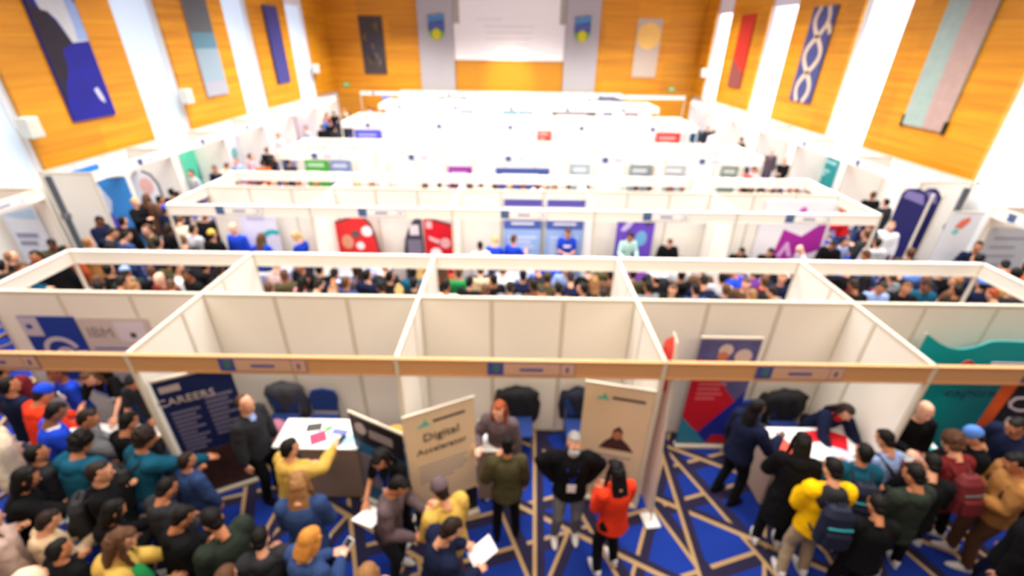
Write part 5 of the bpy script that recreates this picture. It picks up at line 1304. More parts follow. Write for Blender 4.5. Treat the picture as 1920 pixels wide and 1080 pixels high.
CROWD = [
    ('person in a navy jacket at the left edge of the photo behind the blue beanie', -6.43, 4.53, 1.62, -20, {'top': ('jacket', 'navy'), 'hair': ('short', 'black'), 'skin': 'tan', 'pose': 'stand'}),
    ('person wearing a bright blue beanie and red-orange jacket at the front left table', -5.89, 4.41, 1.6, -25, {'top': ('puffer', 'redorange'), 'hair': ('beanie', 'blue'), 'skin': 'tan', 'pose': 'read'}),
    ('staff member in a blue t-shirt with white chest print standing behind the front left table', -6.16, 4.88, 1.55, 150, {'top': ('tee', 'blue'), 'hair': ('short', 'brown'), 'skin': 'brown', 'extras': ('logo',), 'pose': 'talk'}),
    ('woman with long brown hair and black t-shirt leaning over the front left table', -5.72, 4.87, 1.5, 190, {'top': ('tee', 'black'), 'hair': ('long', 'brown'), 'skin': 'light', 'sex': 'f', 'pose': 'table', 'extras': ('lanyard',)}),
    ('person in a black polo looking down at the far end of the front left table', -5.07, 4.78, 1.5, 200, {'top': ('tee', 'charcoal'), 'hair': ('short', 'black'), 'skin': 'tan', 'pose': 'read'}),
    ('person in a bright blue t-shirt with long white sleeves reaching down at the left', -5.43, 4.08, 1.62, -35, {'top': ('sweater', 'white'), 'hair': ('short', 'black'), 'skin': 'brown', 'pose': 'read', 'extras': ('vest_blue',)}),
    ('person in a blue and white top with one arm stretched across the front left table', -4.99, 4.0, 1.6, -60, {'top': ('jacket', 'grey'), 'hair': ('short', 'darkbrown'), 'skin': 'tan', 'pose': 'reachr'}),
    ('person in a teal puffer jacket with dark curly hair in the left crowd', -4.69, 3.58, 1.66, -10, {'top': ('puffer', 'teal'), 'hair': ('curly', 'black'), 'skin': 'tan', 'pose': 'read'}),
    ('person in black holding up a white sheet by the front left table', -4.5, 3.98, 1.58, -15, {'top': ('hoodie', 'black'), 'hair': ('short', 'black'), 'skin': 'tan', 'pose': 'phone', 'extras': (('held', 'leaflet', 'white sheet held by the person in black near the front left table', (0.24, 0.3, 0.006), (236, 236, 240), 'leaflet'),)}),
    ('person in a petrol blue jacket carrying a black backpack, left of the navy banner', -4.05, 3.66, 1.66, -30, {'top': ('jacket', 'teal'), 'hair': ('curly', 'darkbrown'), 'skin': 'tan', 'pose': 'reachr', 'extras': (('pack', 'black backpack on the person in the petrol blue jacket', 'black'),)}),
    ('person in a black jacket with short dark hair turning right in the left crowd', -4.19, 3.2, 1.66, -60, {'top': ('jacket', 'black'), 'hair': ('short', 'darkbrown'), 'skin': 'light', 'pose': 'strap', 'extras': (('pack', 'black backpack on the short haired person in the left crowd', 'charcoal'),)}),
    ('person in black with loose black hair near the left edge, arm out to the right', -4.92, 3.15, 1.62, -50, {'top': ('jacket', 'black'), 'hair': ('bob', 'black'), 'skin': 'tan', 'sex': 'f', 'pose': 'reachr'}),
    ('person with a cream sleeve half cut off by the left edge', -5.97, 3.79, 1.66, -60, {'top': ('sweater', 'cream'), 'hair': ('short', 'black'), 'skin': 'tan', 'pose': 'stand'}),
    ('person in a pale pink coat cut off by the left edge', -4.88, 2.71, 1.6, -40, {'top': ('coat', 'beigepink'), 'hair': ('long', 'brown'), 'skin': 'light', 'sex': 'f', 'pose': 'strap'}),
    ('person in a beige trench coat with back turned in the lower left crowd', -4.45, 2.8, 1.45, -30, {'top': ('coat', 'beige'), 'hair': ('short', 'darkbrown'), 'skin': 'light', 'pose': 'phone'}),
    ('person in a mustard hoodie with long brown hair at the bottom left', -3.42, 2.48, 1.66, -50, {'top': ('hoodie', 'mustard'), 'hair': ('long', 'brown'), 'skin': 'light', 'sex': 'f', 'pose': 'read', 'extras': ('greenscarf',)}),
    ('person in a dark camouflage jacket with glossy black hair at the bottom', -2.74, 2.69, 1.66, 60, {'top': ('jacket', 'darkgreen'), 'hair': ('short', 'black'), 'skin': 'tan', 'pose': 'phone'}),
    ('person in a fluffy cream hooded coat at the bottom left corner', -3.89, 2.13, 1.66, 0, {'top': ('puffer', 'cream'), 'hair': ('hoodup', 'cream'), 'skin': 'light', 'pose': 'stand'}),
    ('brown haired head at the bottom edge under the camouflage jacket', -2.34, 2.18, 1.62, 10, {'top': ('jacket', 'charcoal'), 'hair': ('short', 'brown'), 'pose': 'phone'}),
    ('person in a dark hoodie stooping between the backpack and the mustard hoodie', -3.52, 3.15, 1.5, -20, {'top': ('hoodie', 'charcoal'), 'hair': ('short', 'black'), 'skin': 'tan', 'pose': 'bag'}),
    ('person in a black puffer bending low right of the mustard hoodie', -3.15, 2.83, 1.5, -40, {'top': ('puffer', 'black'), 'hair': ('short', 'black'), 'skin': 'tan', 'pose': 'bag'}),
    ('person in black with a grey bag in the lower left crowd', -4.1, 2.52, 1.45, -20, {'top': ('coat', 'black'), 'hair': ('short', 'black'), 'skin': 'tan', 'pose': 'strap'}),
    ('person in a black puffer jacket at the bottom beside the camouflage jacket', -2.3, 2.62, 1.5, 20, {'top': ('puffer', 'charcoal'), 'hair': ('short', 'black'), 'skin': 'light', 'pose': 'phone'}),
    ('person in a black coat pressed behind the short haired man in the left crowd', -3.87, 2.89, 1.5, -40, {'top': ('coat', 'black'), 'hair': ('bob', 'black'), 'skin': 'tan', 'sex': 'f', 'pose': 'phone'}),
    ('person in charcoal standing between the cream sleeve and the teal puffer', -5.24, 3.56, 1.5, -30, {'top': ('jacket', 'charcoal'), 'hair': ('short', 'black'), 'skin': 'tan', 'pose': 'stand'}),
    ('person in a dark red jacket at the left edge below the blue poster', -6.92, 4.9, 1.6, 10, {'top': ('jacket', 'maroon'), 'hair': ('short', 'black'), 'skin': 'tan', 'pose': 'stand'}),
    ('person in jeans and dark denim jacket behind the black backpack', -3.62, 3.58, 1.4, -25, {'top': ('jacket', 'denim'), 'hair': ('short', 'darkbrown'), 'skin': 'tan', 'pose': 'strap'}),
    ('man in a dark blazer and pale blue shirt beside the tall navy banner', -3.23, 4.22, 1.66, -105, {'top': ('blazer', 'charcoal'), 'pants': 'black', 'hair': ('thin', 'brown'), 'skin': 'light', 'pose': 'stand', 'extras': ('collar',), 'shoes': 'black'}),
    ('person in a mustard jacket photographing the counter with a phone', -2.43, 3.6, 1.6, -35, {'top': ('hoodie', 'mustard'), 'pants': 'navy', 'hair': ('short', 'black'), 'skin': 'light', 'pose': 'phoneup', 'extras': (('held', 'phone', 'dark phone held over the counter by the person in mustard', (0.075, 0.15, 0.01), (40, 42, 48), 'phone'), ('strapbag',))}),
    ('woman with long light brown hair and a blue jacket standing below the mustard jacket', -2.13, 3.14, 1.62, 10, {'top': ('jacket', 'denim'), 'pants': 'navy', 'hair': ('long', 'lightbrown'), 'skin': 'light', 'sex': 'f', 'pose': 'bag'}),
    ('woman with golden hair and a grey-blue hood holding a pale phone at the bottom', -1.78, 2.52, 1.64, -30, {'top': ('hoodie', 'denim'), 'pants': 'black', 'hair': ('bob', 'golden'), 'skin': 'fair', 'sex': 'f', 'pose': 'phone', 'extras': (('held', 'phone', 'pale phone held by the golden haired woman', (0.08, 0.16, 0.01), (220, 224, 236), 'phone'),)}),
    ('woman with long black hair in a black t-shirt writing on a clipboard', -1.4, 3.49, 1.58, 160, {'top': ('tee', 'black'), 'pants': 'black', 'hair': ('long', 'black'), 'skin': 'tan', 'sex': 'f', 'pose': 'read', 'extras': ('lanyard', ('held', 'clipboard', 'white clipboard held by the woman in the black t-shirt', (0.26, 0.34, 0.01), (240, 240, 244), 'clipboard'))}),
    ('person with black hair in a grey-brown top facing the woman with the clipboard', -1.13, 3.15, 1.58, -100, {'top': ('sweater', 'mauve'), 'pants': 'charcoal', 'hair': ('short', 'black'), 'skin': 'tan', 'pose': 'read'}),
    ('person with a grey-brown beanie and mustard and grey jacket under the Digital banner', -0.69, 3.08, 1.62, 40, {'top': ('jacket', 'mustard'), 'pants': 'brown', 'hair': ('beanie', 'mauve'), 'skin': 'light', 'pose': 'phone'}),
    ('person in a dark navy jacket with dark hair handling white papers at the bottom', -0.53, 2.66, 1.62, -60, {'top': ('jacket', 'navy'), 'pants': 'black', 'hair': ('short', 'darkbrown'), 'skin': 'light', 'pose': 'read', 'extras': (('held', 'leaflet', 'white papers held by the person in the dark navy jacket at the bottom', (0.2, 0.28, 0.01), (236, 232, 232), 'leaflet'),)}),
    ('light brown haired head cut off by the bottom edge below the clipboard woman', -1.17, 2.2, 1.64, 0, {'top': ('jacket', 'brown'), 'hair': ('bob', 'lightbrown'), 'skin': 'light', 'sex': 'f', 'pose': 'phone'}),
    ('red-haired woman in a mauve-grey coat standing behind the narrow counter', -0.14, 4.27, 1.58, 165, {'top': ('coat', 'mauve'), 'pants': 'black', 'hair': ('long', 'ginger'), 'skin': 'fair', 'sex': 'f', 'pose': 'talk'}),
    ('woman in an olive jacket and black trousers with back to the camera', -0.03, 3.74, 1.55, 5, {'top': ('jacket', 'olive'), 'pants': 'black', 'hair': ('bun', 'black'), 'skin': 'tan', 'sex': 'f', 'pose': 'strap', 'shoes': 'black'}),
    ('man in a black jacket with a pale blue face mask and lanyard, hands on hips', 0.72, 3.68, 1.66, 178, {'top': ('jacket', 'black'), 'pants': 'grey', 'hair': ('short', 'grey'), 'skin': 'light', 'pose': 'hips', 'extras': ('mask', 'lanyard')}),
    ('woman in a bright red-orange sweater with long dark hair and black trousers', 1.13, 3.38, 1.58, 20, {'top': ('sweater', 'redorange'), 'pants': 'black', 'hair': ('long', 'black'), 'skin': 'light', 'sex': 'f', 'pose': 'phone'}),
    ('person with long braids in a navy jacket standing left of the leaflet counter', 3.05, 4.3, 1.64, -70, {'top': ('jacket', 'navy'), 'pants': 'black', 'hair': ('braids', 'black'), 'skin': 'dark', 'sex': 'f', 'pose': 'talk', 'shoes': 'black', 'extras': ('badge',)}),
    ('woman with dark hair and a red scarf leaning on the leaflet counter', 4.4, 4.54, 1.38, 185, {'top': ('jacket', 'navy'), 'pants': 'black', 'hair': ('long', 'darkbrown'), 'skin': 'light', 'sex': 'f', 'pose': 'table', 'extras': ('scarf',)}),
    ('bald man in a black top behind the small white counter', 5.17, 4.34, 1.6, 170, {'top': ('sweater', 'black'), 'pants': 'black', 'hair': ('bald', 'black'), 'skin': 'fair', 'pose': 'talk'}),
    ('woman with long black hair in a black coat at the left of the leaflet counter', 3.34, 3.8, 1.6, -20, {'top': ('coat', 'black'), 'pants': 'black', 'hair': ('long', 'black'), 'skin': 'tan', 'sex': 'f', 'pose': 'read'}),
    ('person in a yellow jacket with dark hood and khaki trousers, back to the camera', 3.4, 3.36, 1.68, -5, {'top': ('jacket', 'yellow'), 'pants': 'khaki', 'hair': ('short', 'black'), 'skin': 'light', 'pose': 'phone', 'extras': (('pack', 'navy backpack with teal stripe on the person in the yellow jacket', 'navy'), 'darkhood')}),
    ('person in a teal jacket with black hair right of the yellow jacket', 3.95, 3.65, 1.6, -10, {'top': ('jacket', 'teal'), 'pants': 'navy', 'hair': ('short', 'black'), 'skin': 'tan', 'pose': 'strap', 'extras': (('pack', 'dark blue backpack on the person in the teal jacket', 'navy'),)}),
    ('person in a pale blue shirt with black hair at the end of the leaflet counter', 4.38, 3.9, 1.56, 10, {'top': ('shirt', 'lightblue'), 'pants': 'charcoal', 'hair': ('short', 'black'), 'skin': 'tan', 'pose': 'read', 'extras': ('sling',)}),
    ('person in a dark grey-green hooded jacket behind the pale blue shirt', 4.27, 3.35, 1.62, 10, {'top': ('hoodie', 'darkgreen'), 'pants': 'black', 'hair': ('short', 'black'), 'skin': 'tan', 'pose': 'phone'}),
    ('person in black with short black hair left of the maroon backpack', 4.66, 3.56, 1.55, -20, {'top': ('jacket', 'black'), 'pants': 'black', 'hair': ('short', 'black'), 'skin': 'light', 'pose': 'read'}),
    ('person with wavy brown hair carrying a maroon backpack', 5.06, 3.81, 1.62, 5, {'top': ('jacket', 'maroon'), 'pants': 'charcoal', 'hair': ('curly', 'brown'), 'skin': 'light', 'sex': 'f', 'pose': 'read', 'extras': (('pack', 'maroon red backpack on the person with wavy brown hair', 'maroon'),)}),
    ('person with a turquoise beanie leaning to the right of the maroon backpack', 5.47, 3.97, 1.56, 60, {'top': ('jacket', 'black'), 'pants': 'black', 'hair': ('beanie', 'sky'), 'skin': 'light', 'pose': 'read'}),
    ('person in a navy jacket with dark hair at the right edge', 6.04, 4.07, 1.62, 100, {'top': ('jacket', 'navy'), 'pants': 'black', 'hair': ('short', 'black'), 'skin': 'tan', 'pose': 'reachl'}),
    ('person in a tan brown jacket with black backpack at the right edge', 5.46, 3.49, 1.66, 70, {'top': ('jacket', 'tan'), 'pants': 'brown', 'hair': ('short', 'black'), 'skin': 'tan', 'pose': 'phone', 'extras': (('pack', 'black backpack with a green tag on the person in the tan jacket', 'black'), 'greentag')}),
    ('person in black cut off by the bottom right edge', 5.23, 2.93, 1.62, 40, {'top': ('jacket', 'black'), 'pants': 'navy', 'hair': ('short', 'black'), 'pose': 'stand'}),
    ('person in black crouched low behind the yellow jacket', 3.73, 3.07, 1.5, -10, {'top': ('jacket', 'black'), 'pants': 'black', 'hair': ('short', 'black'), 'skin': 'tan', 'pose': 'bag'}),
    ('person in black jacket with short black hair in the first aisle, first from left', -7.79, 7.9, 1.6, 10, {'top': ('jacket', 'black'), 'hair': ('short', 'black'), 'skin': 'light', 'pose': 'stand', 'sex': 'm', 'lod': 1, 'extras': (), 'pants': 'denim', 'group': 'visitors in the first aisle'}),
    ('person in dark green jacket with a pale blue beanie in the first aisle', -7.37, 7.78, 1.6, 30, {'top': ('jacket', 'darkgreen'), 'hair': ('beanie', 'lightblue'), 'skin': 'tan', 'pose': 'read', 'sex': 'm', 'lod': 1, 'extras': (), 'pants': 'denim', 'group': 'visitors in the first aisle'}),
    ('person in brown jacket with short light brown hair in the first aisle, first from left', -6.78, 7.18, 1.6, -20, {'top': ('jacket', 'brown'), 'hair': ('short', 'lightbrown'), 'skin': 'light', 'pose': 'phone', 'sex': 'm', 'lod': 1, 'extras': (), 'pants': 'denim', 'group': 'visitors in the first aisle'}),
    ('person in maroon hoodie with a bald head in the first aisle', -6.56, 7.54, 1.6, 170, {'top': ('hoodie', 'maroon'), 'hair': ('bald', 'black'), 'skin': 'fair', 'pose': 'walk', 'sex': 'm', 'lod': 1, 'extras': (), 'pants': 'denim', 'group': 'visitors in the first aisle'}),
    ('person in olive jacket with short black hair in the first aisle', -6.9, 8.29, 1.6, 10, {'top': ('jacket', 'olive'), 'hair': ('short', 'black'), 'skin': 'tan', 'pose': 'stand', 'sex': 'm', 'lod': 1, 'extras': (), 'pants': 'denim', 'group': 'visitors in the first aisle'}),
    ('person in black jacket with short black hair in the first aisle, second from left', -6.16, 7.73, 1.6, 150, {'top': ('jacket', 'black'), 'hair': ('short', 'black'), 'skin': 'brown', 'pose': 'strap', 'sex': 'm', 'lod': 1, 'extras': (), 'pants': 'denim', 'group': 'visitors in the first aisle'}),
    ('person in navy jacket with short black hair in the first aisle, first from left', -7.4, 7.18, 1.6, 40, {'top': ('jacket', 'navy'), 'hair': ('short', 'black'), 'skin': 'light', 'pose': 'walk', 'sex': 'm', 'lod': 1, 'extras': (), 'pants': 'denim', 'group': 'visitors in the first aisle'}),
    ('person in white shirt with short dark brown hair in the first aisle', -6.51, 7.99, 1.6, -60, {'top': ('shirt', 'white'), 'hair': ('short', 'darkbrown'), 'skin': 'light', 'pose': 'talk', 'sex': 'm', 'lod': 1, 'extras': (), 'pants': 'denim', 'group': 'visitors in the first aisle'}),
    ('person in plaid shirt with short brown hair in the first aisle', -4.7, 8.26, 1.6, 0, {'top': ('shirt', 'plaid'), 'hair': ('short', 'brown'), 'skin': 'light', 'pose': 'read', 'sex': 'm', 'lod': 1, 'extras': (), 'pants': 'denim', 'group': 'visitors in the first aisle'}),
    ('person in pink sweater with long black hair in the first aisle', -3.92, 7.64, 1.55, -30, {'top': ('sweater', 'pink'), 'hair': ('long', 'black'), 'skin': 'tan', 'pose': 'phone', 'sex': 'f', 'lod': 1, 'extras': (), 'pants': 'denim', 'group': 'visitors in the first aisle'}),
    ('person in white shirt with short brown hair in the first aisle', -4.39, 7.26, 1.6, 20, {'top': ('shirt', 'white'), 'hair': ('short', 'brown'), 'skin': 'fair', 'pose': 'stand', 'sex': 'm', 'lod': 1, 'extras': (), 'pants': 'denim', 'group': 'visitors in the first aisle'}),
    ('person in black coat with short black hair in the first aisle, second from left', -3.78, 8.07, 1.6, 5, {'top': ('coat', 'black'), 'hair': ('short', 'black'), 'skin': 'light', 'pose': 'strap', 'sex': 'm', 'lod': 1, 'extras': (), 'pants': 'denim', 'group': 'visitors in the first aisle'}),
    ('person in black jacket with short light brown hair in the first aisle', -3.2, 7.18, 1.6, 160, {'top': ('jacket', 'black'), 'hair': ('short', 'lightbrown'), 'skin': 'fair', 'pose': 'walk', 'sex': 'm', 'lod': 1, 'extras': (), 'pants': 'denim', 'group': 'visitors in the first aisle'}),
    ('person in navy jacket with short black hair in the first aisle, second from left', -3.41, 7.84, 1.6, 0, {'top': ('jacket', 'navy'), 'hair': ('short', 'black'), 'skin': 'tan', 'pose': 'read', 'sex': 'm', 'lod': 1, 'extras': (), 'pants': 'denim', 'group': 'visitors in the first aisle'}),
    ('person in mauve-grey jacket with long dark brown hair in the first aisle', -3.1, 8.15, 1.56, 70, {'top': ('jacket', 'mauve'), 'hair': ('long', 'darkbrown'), 'skin': 'light', 'pose': 'talk', 'sex': 'f', 'lod': 1, 'extras': (), 'pants': 'denim', 'group': 'visitors in the first aisle'}),
    ('person in pale blue shirt with short brown hair in the first aisle', -2.83, 8.5, 1.6, -60, {'top': ('shirt', 'lightblue'), 'hair': ('short', 'brown'), 'skin': 'fair', 'pose': 'read', 'sex': 'm', 'lod': 1, 'extras': (), 'pants': 'denim', 'group': 'visitors in the first aisle'}),
    ('person in charcoal jacket with short ginger hair in the first aisle', -2.52, 8.19, 1.6, 5, {'top': ('jacket', 'charcoal'), 'hair': ('short', 'ginger'), 'skin': 'fair', 'pose': 'read', 'sex': 'm', 'lod': 1, 'extras': (), 'pants': 'denim', 'group': 'visitors in the first aisle'}),
    ('person in teal puffer with short black hair in the first aisle', -1.92, 7.96, 1.6, 0, {'top': ('puffer', 'teal'), 'hair': ('short', 'black'), 'skin': 'light', 'pose': 'stand', 'sex': 'm', 'lod': 1, 'extras': (), 'pants': 'denim', 'group': 'visitors in the first aisle'}),
    ('person in black jacket with blond hair in a bun in the first aisle', -2.02, 7.18, 1.6, 10, {'top': ('jacket', 'black'), 'hair': ('bun', 'blond'), 'skin': 'light', 'pose': 'phone', 'sex': 'f', 'lod': 1, 'extras': (), 'pants': 'denim', 'group': 'visitors in the first aisle'}),
    ('person in black jacket with short black hair in the first aisle, fourth from left', -2.33, 7.79, 1.6, -20, {'top': ('jacket', 'black'), 'hair': ('short', 'black'), 'skin': 'light', 'pose': 'stand', 'sex': 'm', 'lod': 1, 'extras': (), 'pants': 'denim', 'group': 'visitors in the first aisle'}),
    ('person in cream sweater with long blond hair in the first aisle', -1.82, 8.39, 1.55, -30, {'top': ('sweater', 'cream'), 'hair': ('long', 'blond'), 'skin': 'fair', 'pose': 'walk', 'sex': 'f', 'lod': 1, 'extras': (), 'pants': 'denim', 'group': 'visitors in the first aisle'}),
    ('person in rust jacket with long brown hair in the first aisle', -1.4, 8.26, 1.56, 20, {'top': ('jacket', 'rust'), 'hair': ('long', 'brown'), 'skin': 'light', 'pose': 'walk', 'sex': 'f', 'lod': 1, 'extras': (), 'pants': 'denim', 'group': 'visitors in the first aisle'}),
    ('person in cream sweater with short black hair in the first aisle', -1.21, 7.47, 1.6, -10, {'top': ('sweater', 'cream'), 'hair': ('short', 'black'), 'skin': 'tan', 'pose': 'strap', 'sex': 'm', 'lod': 1, 'extras': (), 'pants': 'denim', 'group': 'visitors in the first aisle'}),
    ('person in green hoodie with short brown hair in the first aisle', -1.04, 8.0, 1.6, 0, {'top': ('hoodie', 'green'), 'hair': ('short', 'brown'), 'skin': 'light', 'pose': 'stand', 'sex': 'm', 'lod': 1, 'extras': (), 'pants': 'denim', 'group': 'visitors in the first aisle'}),
    ('person in beige coat with short dark brown hair in the first aisle', -0.62, 8.11, 1.6, 0, {'top': ('coat', 'beige'), 'hair': ('short', 'darkbrown'), 'skin': 'light', 'pose': 'read', 'sex': 'm', 'lod': 1, 'extras': (), 'pants': 'denim', 'group': 'visitors in the first aisle'}),
    ('person in black jacket with short black hair in the first aisle, fifth from left', -0.36, 7.72, 1.6, 40, {'top': ('jacket', 'black'), 'hair': ('short', 'black'), 'skin': 'tan', 'pose': 'stand', 'sex': 'm', 'lod': 1, 'extras': (), 'pants': 'denim', 'group': 'visitors in the first aisle'}),
    ('person in white hoodie with short brown hair in the first aisle', -0.18, 8.13, 1.6, -10, {'top': ('hoodie', 'white'), 'hair': ('short', 'brown'), 'skin': 'light', 'pose': 'phone', 'sex': 'm', 'lod': 1, 'extras': (), 'pants': 'denim', 'group': 'visitors in the first aisle'}),
    ('person in navy jacket with short black hair in the first aisle, third from left', 0.21, 7.92, 1.6, 0, {'top': ('jacket', 'navy'), 'hair': ('short', 'black'), 'skin': 'light', 'pose': 'stand', 'sex': 'm', 'lod': 1, 'extras': (), 'pants': 'denim', 'group': 'visitors in the first aisle'}),
    ('person in charcoal jacket with short brown hair in the first aisle, first from left', 0.49, 8.26, 1.6, 20, {'top': ('jacket', 'charcoal'), 'hair': ('short', 'brown'), 'skin': 'light', 'pose': 'read', 'sex': 'm', 'lod': 1, 'extras': (), 'pants': 'denim', 'group': 'visitors in the first aisle'}),
    ('person in olive jacket with a olive cap in the first aisle', 0.68, 7.85, 1.6, -10, {'top': ('jacket', 'olive'), 'hair': ('cap', 'olive'), 'skin': 'tan', 'pose': 'strap', 'sex': 'm', 'lod': 1, 'extras': (), 'pants': 'denim', 'group': 'visitors in the first aisle'}),
    ('person in pale blue shirt with short black hair in the first aisle', 1.07, 8.27, 1.6, 170, {'top': ('shirt', 'lightblue'), 'hair': ('short', 'black'), 'skin': 'light', 'pose': 'talk', 'sex': 'm', 'lod': 1, 'extras': (), 'pants': 'denim', 'group': 'visitors in the first aisle'}),
    ('person in navy jacket with short dark brown hair in the first aisle', 1.12, 7.83, 1.6, 0, {'top': ('jacket', 'navy'), 'hair': ('short', 'darkbrown'), 'skin': 'light', 'pose': 'read', 'sex': 'm', 'lod': 1, 'extras': (), 'pants': 'denim', 'group': 'visitors in the first aisle'}),
    ('person in black jacket with short black hair in the first aisle, sixth from left', 1.29, 7.42, 1.6, 50, {'top': ('jacket', 'black'), 'hair': ('short', 'black'), 'skin': 'light', 'pose': 'walk', 'sex': 'm', 'lod': 1, 'extras': (), 'pants': 'denim', 'group': 'visitors in the first aisle'}),
    ('person in charcoal jacket with long light brown hair in the first aisle', 1.56, 7.78, 1.56, 10, {'top': ('jacket', 'charcoal'), 'hair': ('long', 'lightbrown'), 'skin': 'light', 'pose': 'phone', 'sex': 'f', 'lod': 1, 'extras': (), 'pants': 'denim', 'group': 'visitors in the first aisle'}),
    ('person in blue hoodie with short brown hair in the first aisle', 0.78, 8.59, 1.6, -20, {'top': ('hoodie', 'blue'), 'hair': ('short', 'brown'), 'skin': 'light', 'pose': 'stand', 'sex': 'm', 'lod': 1, 'extras': (), 'pants': 'denim', 'group': 'visitors in the first aisle'}),
    ('person in brown coat with short black hair in the first aisle', 1.93, 8.02, 1.6, 0, {'top': ('coat', 'brown'), 'hair': ('short', 'black'), 'skin': 'tan', 'pose': 'stand', 'sex': 'm', 'lod': 1, 'extras': (), 'pants': 'denim', 'group': 'visitors in the first aisle'}),
    ('person in black jacket with a white cap in the first aisle', 2.77, 7.89, 1.6, 20, {'top': ('jacket', 'black'), 'hair': ('cap', 'white'), 'skin': 'light', 'pose': 'walk', 'sex': 'm', 'lod': 1, 'extras': (), 'pants': 'denim', 'group': 'visitors in the first aisle'}),
    ('person in purple jacket with short black hair in the first aisle, first from left', 2.54, 8.47, 1.6, 0, {'top': ('jacket', 'purple'), 'hair': ('short', 'black'), 'skin': 'light', 'pose': 'stand', 'sex': 'm', 'lod': 1, 'extras': (), 'pants': 'denim', 'group': 'visitors in the first aisle'}),
    ('person in charcoal jacket with short brown hair in the first aisle, second from left', 2.95, 8.31, 1.6, -30, {'top': ('jacket', 'charcoal'), 'hair': ('short', 'brown'), 'skin': 'light', 'pose': 'read', 'sex': 'm', 'lod': 1, 'extras': (), 'pants': 'denim', 'group': 'visitors in the first aisle'}),
    ('person in black hoodie with short black hair in the first aisle, second from left', 3.31, 8.05, 1.6, 0, {'top': ('hoodie', 'black'), 'hair': ('short', 'black'), 'skin': 'tan', 'pose': 'stand', 'sex': 'm', 'lod': 1, 'extras': (), 'pants': 'denim', 'group': 'visitors in the first aisle'}),
    ('person in navy jacket with short black hair in the first aisle, fourth from left', 3.66, 7.79, 1.6, -20, {'top': ('jacket', 'navy'), 'hair': ('short', 'black'), 'skin': 'tan', 'pose': 'read', 'sex': 'm', 'lod': 1, 'extras': (), 'pants': 'denim', 'group': 'visitors in the first aisle'}),
    ('person in white shirt with short black hair in the first aisle', 3.48, 8.59, 1.6, 160, {'top': ('shirt', 'white'), 'hair': ('short', 'black'), 'skin': 'light', 'pose': 'talk', 'sex': 'm', 'lod': 1, 'extras': (), 'pants': 'denim', 'group': 'visitors in the first aisle'}),
    ('person in light grey jacket with short black hair in the first aisle', 4.07, 7.95, 1.6, -10, {'top': ('jacket', 'lightgrey'), 'hair': ('short', 'black'), 'skin': 'light', 'pose': 'stand', 'sex': 'm', 'lod': 1, 'extras': (), 'pants': 'denim', 'group': 'visitors in the first aisle'}),
    ('person in blue jacket with short black hair in the first aisle', 4.38, 8.27, 1.6, 40, {'top': ('jacket', 'blue'), 'hair': ('short', 'black'), 'skin': 'tan', 'pose': 'read', 'sex': 'm', 'lod': 1, 'extras': (), 'pants': 'denim', 'group': 'visitors in the first aisle'}),
    ('person in purple jacket with short black hair in the first aisle, second from left', 4.82, 8.27, 1.6, -10, {'top': ('jacket', 'purple'), 'hair': ('short', 'black'), 'skin': 'light', 'pose': 'strap', 'sex': 'm', 'lod': 1, 'extras': (), 'pants': 'denim', 'group': 'visitors in the first aisle'}),
    ('person in brown jacket with short light brown hair in the first aisle, second from left', 4.33, 7.25, 1.6, 0, {'top': ('jacket', 'brown'), 'hair': ('short', 'lightbrown'), 'skin': 'light', 'pose': 'phone', 'sex': 'm', 'lod': 1, 'extras': (), 'pants': 'denim', 'group': 'visitors in the first aisle'}),
    ('person in charcoal jacket with short brown hair in the first aisle, third from left', 4.83, 7.83, 1.6, 0, {'top': ('jacket', 'charcoal'), 'hair': ('short', 'brown'), 'skin': 'light', 'pose': 'stand', 'sex': 'm', 'lod': 1, 'extras': ('scarf',), 'pants': 'denim', 'group': 'visitors in the first aisle'}),
    ('person in navy jacket with short light brown hair in the first aisle', 5.25, 7.97, 1.6, 150, {'top': ('jacket', 'navy'), 'hair': ('short', 'lightbrown'), 'skin': 'light', 'pose': 'walk', 'sex': 'm', 'lod': 1, 'extras': (), 'pants': 'denim', 'group': 'visitors in the first aisle'}),
    ('person in black jacket with short black hair in the first aisle, eighth from left', 5.23, 8.44, 1.6, 0, {'top': ('jacket', 'black'), 'hair': ('short', 'black'), 'skin': 'light', 'pose': 'stand', 'sex': 'm', 'lod': 1, 'extras': (), 'pants': 'denim', 'group': 'visitors in the first aisle'}),
    ('person in black jacket with short black hair in the first aisle, ninth from left', 6.76, 8.46, 1.6, 10, {'top': ('jacket', 'black'), 'hair': ('short', 'black'), 'skin': 'light', 'pose': 'read', 'sex': 'm', 'lod': 1, 'extras': (), 'pants': 'denim', 'group': 'visitors in the first aisle'}),
    ('person in maroon sweater with long black hair in the first aisle', 6.95, 8.07, 1.56, -20, {'top': ('sweater', 'maroon'), 'hair': ('long', 'black'), 'skin': 'tan', 'pose': 'strap', 'sex': 'f', 'lod': 1, 'extras': (), 'pants': 'denim', 'group': 'visitors in the first aisle'}),
    ('person in pale blue shirt with short dark brown hair in the first aisle', 6.95, 7.63, 1.6, 170, {'top': ('shirt', 'lightblue'), 'hair': ('short', 'darkbrown'), 'skin': 'tan', 'pose': 'phone', 'sex': 'm', 'lod': 1, 'extras': (), 'pants': 'denim', 'group': 'visitors in the first aisle'}),
    ('person in grey jacket with short brown hair in the first aisle', 7.48, 8.12, 1.6, 10, {'top': ('jacket', 'grey'), 'hair': ('short', 'brown'), 'skin': 'light', 'pose': 'stand', 'sex': 'm', 'lod': 1, 'extras': (), 'pants': 'denim', 'group': 'visitors in the first aisle'}),
    ('person in black jacket with short black hair in the first aisle, tenth from left', 7.84, 8.38, 1.6, -30, {'top': ('jacket', 'black'), 'hair': ('short', 'black'), 'skin': 'light', 'pose': 'read', 'sex': 'm', 'lod': 1, 'extras': (), 'pants': 'denim', 'group': 'visitors in the first aisle'}),
